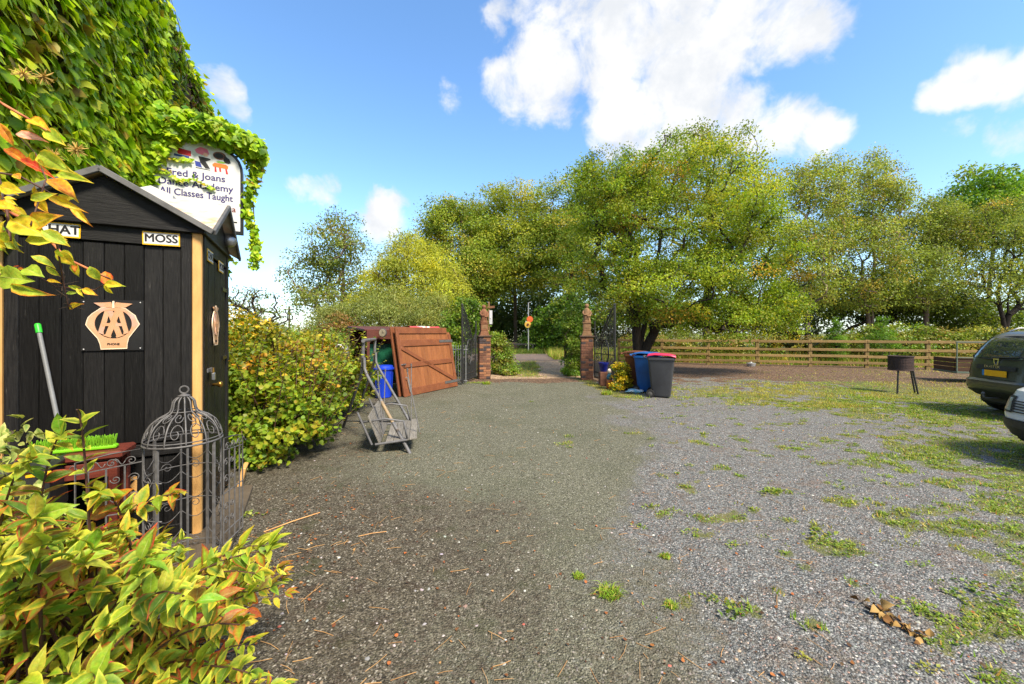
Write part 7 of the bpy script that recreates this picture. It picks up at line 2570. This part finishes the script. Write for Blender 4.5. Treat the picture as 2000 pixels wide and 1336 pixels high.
def near_bush():
    rng = np.random.default_rng(210)
    base = np.array([-1.72, 1.50, 0.])
    root = empty('variegated_bush', base, 0, 'variegated bush with yellow edged and red tipped leaves at lower left', 'bush')
    pos, ax, nr, sz, hot = [], [], [], [], []
    st = Shape()
    stems = 0
    while stems < 215:
        X, Y = rng.uniform(-2.7, -.62), rng.uniform(.86, 2.05)
        px_ = 1000 + FOC * X / Y
        lim = np.interp(Y, [.8, 1.1, 1.4, 2.05], [-.66, -.74, -.80, -1.15])
        if X > lim and stems >= 12:
            continue
        row = np.interp(px_, [-600, -100, 0, 60, 130, 175, 230, 330, 400, 470, 540], [880, 930, 985, 990, 990, 1005, 1025, 1015, 1070, 1080, 1075]) + 18
        top = CAMZ + (HOR - row) / FOC * Y
        zt_ = top * (1 - .62 * rng.random() ** 1.5)
        if stems < 12:
            # a few longer shoots stand clear of the rest
            tx, ty, Y = [(150, 800, 1.25), (120, 850, 1.3), (525, 1065, 1.35), (525, 1075, 1.35), (455, 1080, 1.45), (345, 965, 1.4), (60, 900, 1.2), (500, 1100, 1.5), (195, 960, 1.3), (500, 1120, 1.3), (420, 1150, 1.2), (470, 1220, 1.15)][stems]
            X, _, zt_ = P(tx, ty, Y)
        if zt_ < .22:
            continue
        stems += 1
        b = base + np.array([rng.normal(0, .16), rng.normal(0, .16), 0])
        t_ = np.array([X, Y, zt_])
        c_ = np.array([b[0] * .45 + X * .55, b[1] * .45 + Y * .55, zt_ * .98])
        q = [(1 - t) ** 2 * b + 2 * t * (1 - t) * c_ + t * t * t_ for t in np.linspace(0, 1, 12)]
        st.tube([v - base for v in q], [.0062 - .0042 * i / 11 for i in range(12)], 5)
        L_ = sum(np.linalg.norm(q[i + 1] - q[i]) for i in range(11))
        nn = max(4, int(L_ * .66 / .058))
        redness = rng.random()
        for k in range(nn):
            t = 1 - .66 * k / nn
            p = (1 - t) ** 2 * b + 2 * t * (1 - t) * c_ + t * t * t_
            tg = unit(2 * (1 - t) * (c_ - b) + 2 * t * (t_ - c_))
            sd_ = unit(np.cross(tg, np.array([0, 0, 1.]) + rng.normal(0, .1, 3)))
            if k % 2:
                sd_ = unit(np.cross(tg, sd_) + .3 * sd_)
            for sg_ in (-1, 1):
                a = unit(tg * rng.uniform(.35, .8) + sd_ * sg_ * .8 + np.array([0, 0, rng.uniform(-.25, .35)]))
                pos.append(p)
                ax.append(a)
                nr.append(unit(np.array([0, 0, 1.]) + rng.normal(0, .42, 3) + .25 * np.array([.5, -.8, 0])))
                sz.append(rng.uniform(.040, .080) * (1.05 if k > 1 else .8))
                hot.append(redness)
        for e in range(2):
            pos.append(t_)
            ax.append(unit(tg + rng.normal(0, .3, 3)))
            nr.append(unit(np.array([0, 0, 1.]) + rng.normal(0, .4, 3)))
            sz.append(rng.uniform(.045, .075))
            hot.append(redness)
    pos, ax, nr, sz, hot = np.array(pos), np.array(ax), np.array(nr), np.array(sz), np.array(hot)
    rowl = np.interp(1000 + FOC * pos[:, 0] / pos[:, 1], [-600, 0, 60, 130, 175, 230, 330, 400, 470, 560], [700, 770, 770, 770, 860, 935, 935, 1030, 1035, 1030])
    ok = (pos[:, 1] > .74) & (pos[:, 2] > .02) & (HOR - FOC * (pos[:, 2] - CAMZ) / pos[:, 1] > rowl)
    # leave the view of the phone box front free: nothing rises above the bush line
    upx = 1000 + FOC * pos[:, 0] / pos[:, 1]
    pos, ax, nr, sz, hot, upx = pos[ok], ax[ok], nr[ok], sz[ok], hot[ok], upx[ok]
    n = len(pos)
    ci = palette(NEAR_IN, n, rng, .14)
    w = NEAR_OUT
    co = np.where((hot > .72)[:, None], palette(w[1:4], n, rng, .12), palette([w[0], w[1], w[4]], n, rng, .12))
    co = np.where((rng.random(n) < .10)[:, None], palette(w[2:4], n, rng, .12), co)
    st.build('stem', M['twig_red'], root)
    upy = HOR - FOC * (pos[:, 2] - CAMZ) / pos[:, 1]
    vis = (upx > -20) & (upx < 560) & (upy < 1350)
    score = np.where(vis, sz / pos[:, 1], 0) + (vis * (pos[:, 2] * .01))
    near = np.argsort(-score)[:300]
    V0, F0, E0 = leaf_template('ovate')
    variants = []
    for q in range(24):
        j = near[(q * 12) % 300]
        col = leaf_cols(E0, ci[j], co[j])
        tip = np.clip(E0 - 1, 0, 1)[:, None] * 3
        col = col * (1 - tip) + np.array(lin(196, 70, 44)) * tip if hot[j] > .5 else col
        V1 = V0.copy()
        V1[:, 2] += rng.normal(0, .012, len(V1)) - V1[:, 1] ** 2 * rng.uniform(-.12, .2)
        V1[:, 0] = V1[:, 0] * rng.uniform(.78, 1.15) + .10 * rng.normal() * V1[:, 1] ** 2
        variants.append(np_mesh('leaf', V1, F0, M['leaf_near'], col, smooth=True))
    fr = leaf_frames(ax[near], nr[near])
    for q, j in enumerate(near):
        mx = Matrix(np.vstack([np.hstack([fr[q] * sz[j], (pos[j] - base)[:, None]]), [0, 0, 0, 1]]).tolist())
        link('leaf', variants[q % 24], root, None, mx)
    mk = np.ones(n, bool)
    mk[near] = False
    link('foliage', leaf_mesh('foliage', 'ovate_far', pos[mk] - base, ax[mk], nr[mk], sz[mk], ci[mk], co[mk], M['leaf_near'], wid=rng.uniform(.75, 1.12, mk.sum())), root, kind='stuff')


near_bush()


def euonymus():
    rng = np.random.default_rng(220)
    make_tree('euonymus_bush', 'small cream edged evergreen bush at the left edge below the box', (-2.32, 1.78), [(-2.44, 1.84, .98, .15, .16, .22), (-2.50, 1.80, .5, .32, .3, .45)], [(3, lin(150, 170, 80)), (2, lin(110, 146, 60)), (1, lin(196, 196, 120))], 221, clumps=70, per=24, clump_r=.09, leaf=.055, tmpl='ovate',
              cat='bush', trunk_part='stem', stems=6, low=0, leafm='leaf_near', r_tip=.003, outc=[(3, lin(226, 216, 150)), (2, lin(206, 204, 120))], shell=.6)


euonymus()


def climber():
    """autumn tinted climbing stems hanging into view at upper left; leaves (base px, tip px, width ratio, depth, colours)"""
    root = empty('climbing_vine', (-1.35, 1.02, 0), 0, 'autumn tinted climbing vine hanging across the upper left corner', 'vine')
    off = Vector((-1.35, 1.02, 0))
    Yd = 1.0
    stems_ = [([(-60, 150), (0, 200), (60, 235), (112, 268)], .0045), ([(-80, 420), (0, 405), (70, 440), (130, 505), (215, 545)], .0045), ([(-60, 560), (40, 520), (110, 560), (185, 566), (222, 545)], .002),
              ([(20, 470), (10, 380), (-20, 300), (-60, 220)], .003), ([(-40, 330), (40, 345), (95, 375), (130, 410)], .003), ([(110, 470), (122, 540), (135, 605)], .0022), ([(60, 440), (90, 350), (70, 300), (40, 270)], .002),
              ([(-60, 480), (0, 470), (20, 440), (5, 380)], .0022), ([(-90, 640), (-40, 560), (0, 530), (40, 520)], .003)]
    for q, r_ in stems_:
        pts_ = []
        for i in range(len(q) - 1):
            for t in np.linspace(0, 1, 5)[:-1]:
                a, b_ = q[i], q[i + 1]
                pts_.append(P(a[0] + (b_[0] - a[0]) * t, a[1] + (b_[1] - a[1]) * t, Yd + .05 * math.sin(i + t) + .03 * i) - off)
        pts_.append(P(*q[-1], Yd + .03 * len(q)) - off)
        Shape().tube(pts_, [r_ * (1 - .5 * i / len(pts_)) for i in range(len(pts_))], 6).build('stem', mat('vine_stem', lin(206, 132, 84), lin(178, 96, 66), rough=.6, scale=20) if r_ > .004 else M['twig_red'], root, smooth=True)
    # main root stem down to the ground, out of view
    Shape().tube([P(-80, 420, Yd) - off, Vector((-1.62, 1.08, 1.2)) - off, Vector((-1.75, 1.2, 0)) - off], [.006, .008, .012], 6).build('stem', M['twig_brown'], root, smooth=True)
    Shape().tube([P(-60, 150, Yd) - off, P(-80, 420, Yd) - off], .006, 6).build('stem', M['twig_brown'], root, smooth=True)
    Y1, O1, R1_, G1, P1_ = lin(226, 200, 50), lin(222, 140, 50), lin(190, 76, 44), lin(160, 184, 60), lin(222, 170, 150)
    leaves_ = [((30, 262), (92, 268), .55, P1_, O1), ((10, 290), (62, 318), .3, O1, R1_), ((40, 310), (105, 340), .28, R1_, O1), ((0, 240), (25, 290), .5, O1, Y1), ((75, 300), (126, 330), .5, G1, Y1), ((110, 340), (170, 345), .42, G1, Y1),
               ((60, 390), (105, 375), .5, G1, Y1), ((95, 350), (150, 378), .45, O1, Y1), ((90, 380), (165, 415), .30, Y1, O1), ((0, 330), (-30, 380), .6, Y1, O1), ((0, 365), (40, 372), .8, Y1, Y1), ((5, 355), (-20, 420), .6, Y1, O1),
               ((20, 430), (85, 455), .75, Y1, G1), ((60, 440), (100, 415), .6, Y1, O1), ((50, 470), (125, 455), .8, G1, Y1), ((80, 450), (140, 480), .65, G1, Y1), ((110, 490), (148, 525), .75, Y1, G1), ((60, 500), (118, 520), .6, G1, Y1),
               ((10, 430), (-20, 500), .7, Y1, G1), ((0, 470), (40, 490), .6, G1, Y1), ((30, 455), (20, 500), .5, G1, Y1), ((0, 540), (42, 545), .8, G1, G1), ((20, 557), (84, 582), .32, G1, O1), ((175, 520), (195, 555), .75, G1, Y1),
               ((205, 530), (212, 565), .75, O1, R1_), ((132, 558), (172, 568), .42, G1, Y1), ((-20, 520), (25, 535), .6, G1, Y1), ((90, 520), (120, 545), .5, G1, Y1), ((115, 290), (135, 320), .4, G1, G1), ((-30, 260), (10, 265), .5, O1, R1_),
               ((-15, 400), (30, 400), .7, Y1, O1), ((40, 350), (20, 330), .6, O1, Y1), ((140, 400), (170, 440), .34, Y1, O1), ((20, 405), (60, 425), .8, Y1, Y1)]
    rng = np.random.default_rng(3)
    for q, r_ in stems_:
        for i in range(len(q) - 1):
            for k in range(2):
                t = rng.random()
                bx_, by_ = q[i][0] + (q[i + 1][0] - q[i][0]) * t, q[i][1] + (q[i + 1][1] - q[i][1]) * t
                an, ln_ = rng.uniform(-.6, 2.2), rng.uniform(18, 36)
                cs_ = [(G1, Y1), (Y1, G1), (Y1, O1), (G1, G1), (O1, R1_)][rng.choice(5, p=[.3, .3, .2, .12, .08])]
                leaves_.append(((bx_, by_), (bx_ + ln_ * math.cos(an), by_ + ln_ * math.sin(an)), rng.uniform(.35, .7), *cs_))
    V0, F0, E0 = leaf_template('ovate')
    for i, (b_, t_, wd, ca, cb2) in enumerate(leaves_):
        Y = Yd + rng.uniform(-.06, .16)
        pb, pt_ = P(*b_, Y), P(*t_, Y + rng.uniform(-.035, .035))
        a = np.array(pt_ - pb)
        L_ = float(np.linalg.norm(a)) * .86
        nrv = unit(np.array([rng.normal(.25, .3), -1.0, rng.normal(.35, .35)]))
        fr = leaf_frames(a[None], nrv[None])[0]
        V1 = V0.copy()
        V1[:, 0] *= wd / .51 * .85
        V1[:, 2] += rng.normal(0, .01, len(V1))
        mott = 1 + rng.normal(0, .12, (len(V1), 1))
        me = np_mesh('leaf', V1, F0, M['leaf_near'], np.clip(leaf_cols(E0, ca, cb2) * mott, 0, .9), smooth=True)
        link('leaf', me, root, None, Matrix(np.vstack([np.hstack([fr * L_, np.array(pb - off)[:, None]]), [0, 0, 0, 1]]).tolist()))
    sd_ = Shape()
    for c in ((45, 145), (150, 292), (105, 305), (85, 150)):
        p = P(*c, Yd + .05) - off
        for k in range(40):
            d_ = Vector(unit(rng.normal(size=3)))
            sd_.tube([p, p + d_ * rng.uniform(.014, .026)], [.0016, .0006], 4)
    sd_.build('seed_head', mat('seed_head', lin(206, 176, 96), lin(176, 140, 70), rough=.8), root, kind='stuff')
    # brown withered twig end
    tw = Shape()
    for k in range(18):
        p = P(118 + rng.normal(0, 5) + k, 535 + k * 4, Yd + .1) - off
        tw.tube([p, p + Vector((rng.normal(0, .012), rng.normal(0, .01), rng.normal(0, .012)))], [.0018, .0007], 4)
    tw.build('withered_tip', M['twig_brown'], root)


climber()
# the shoot of the bush that reaches out over the drive
vis_n = sum(1 for o in bpy.data.objects if o.type == 'MESH')
print('meshes', vis_n)
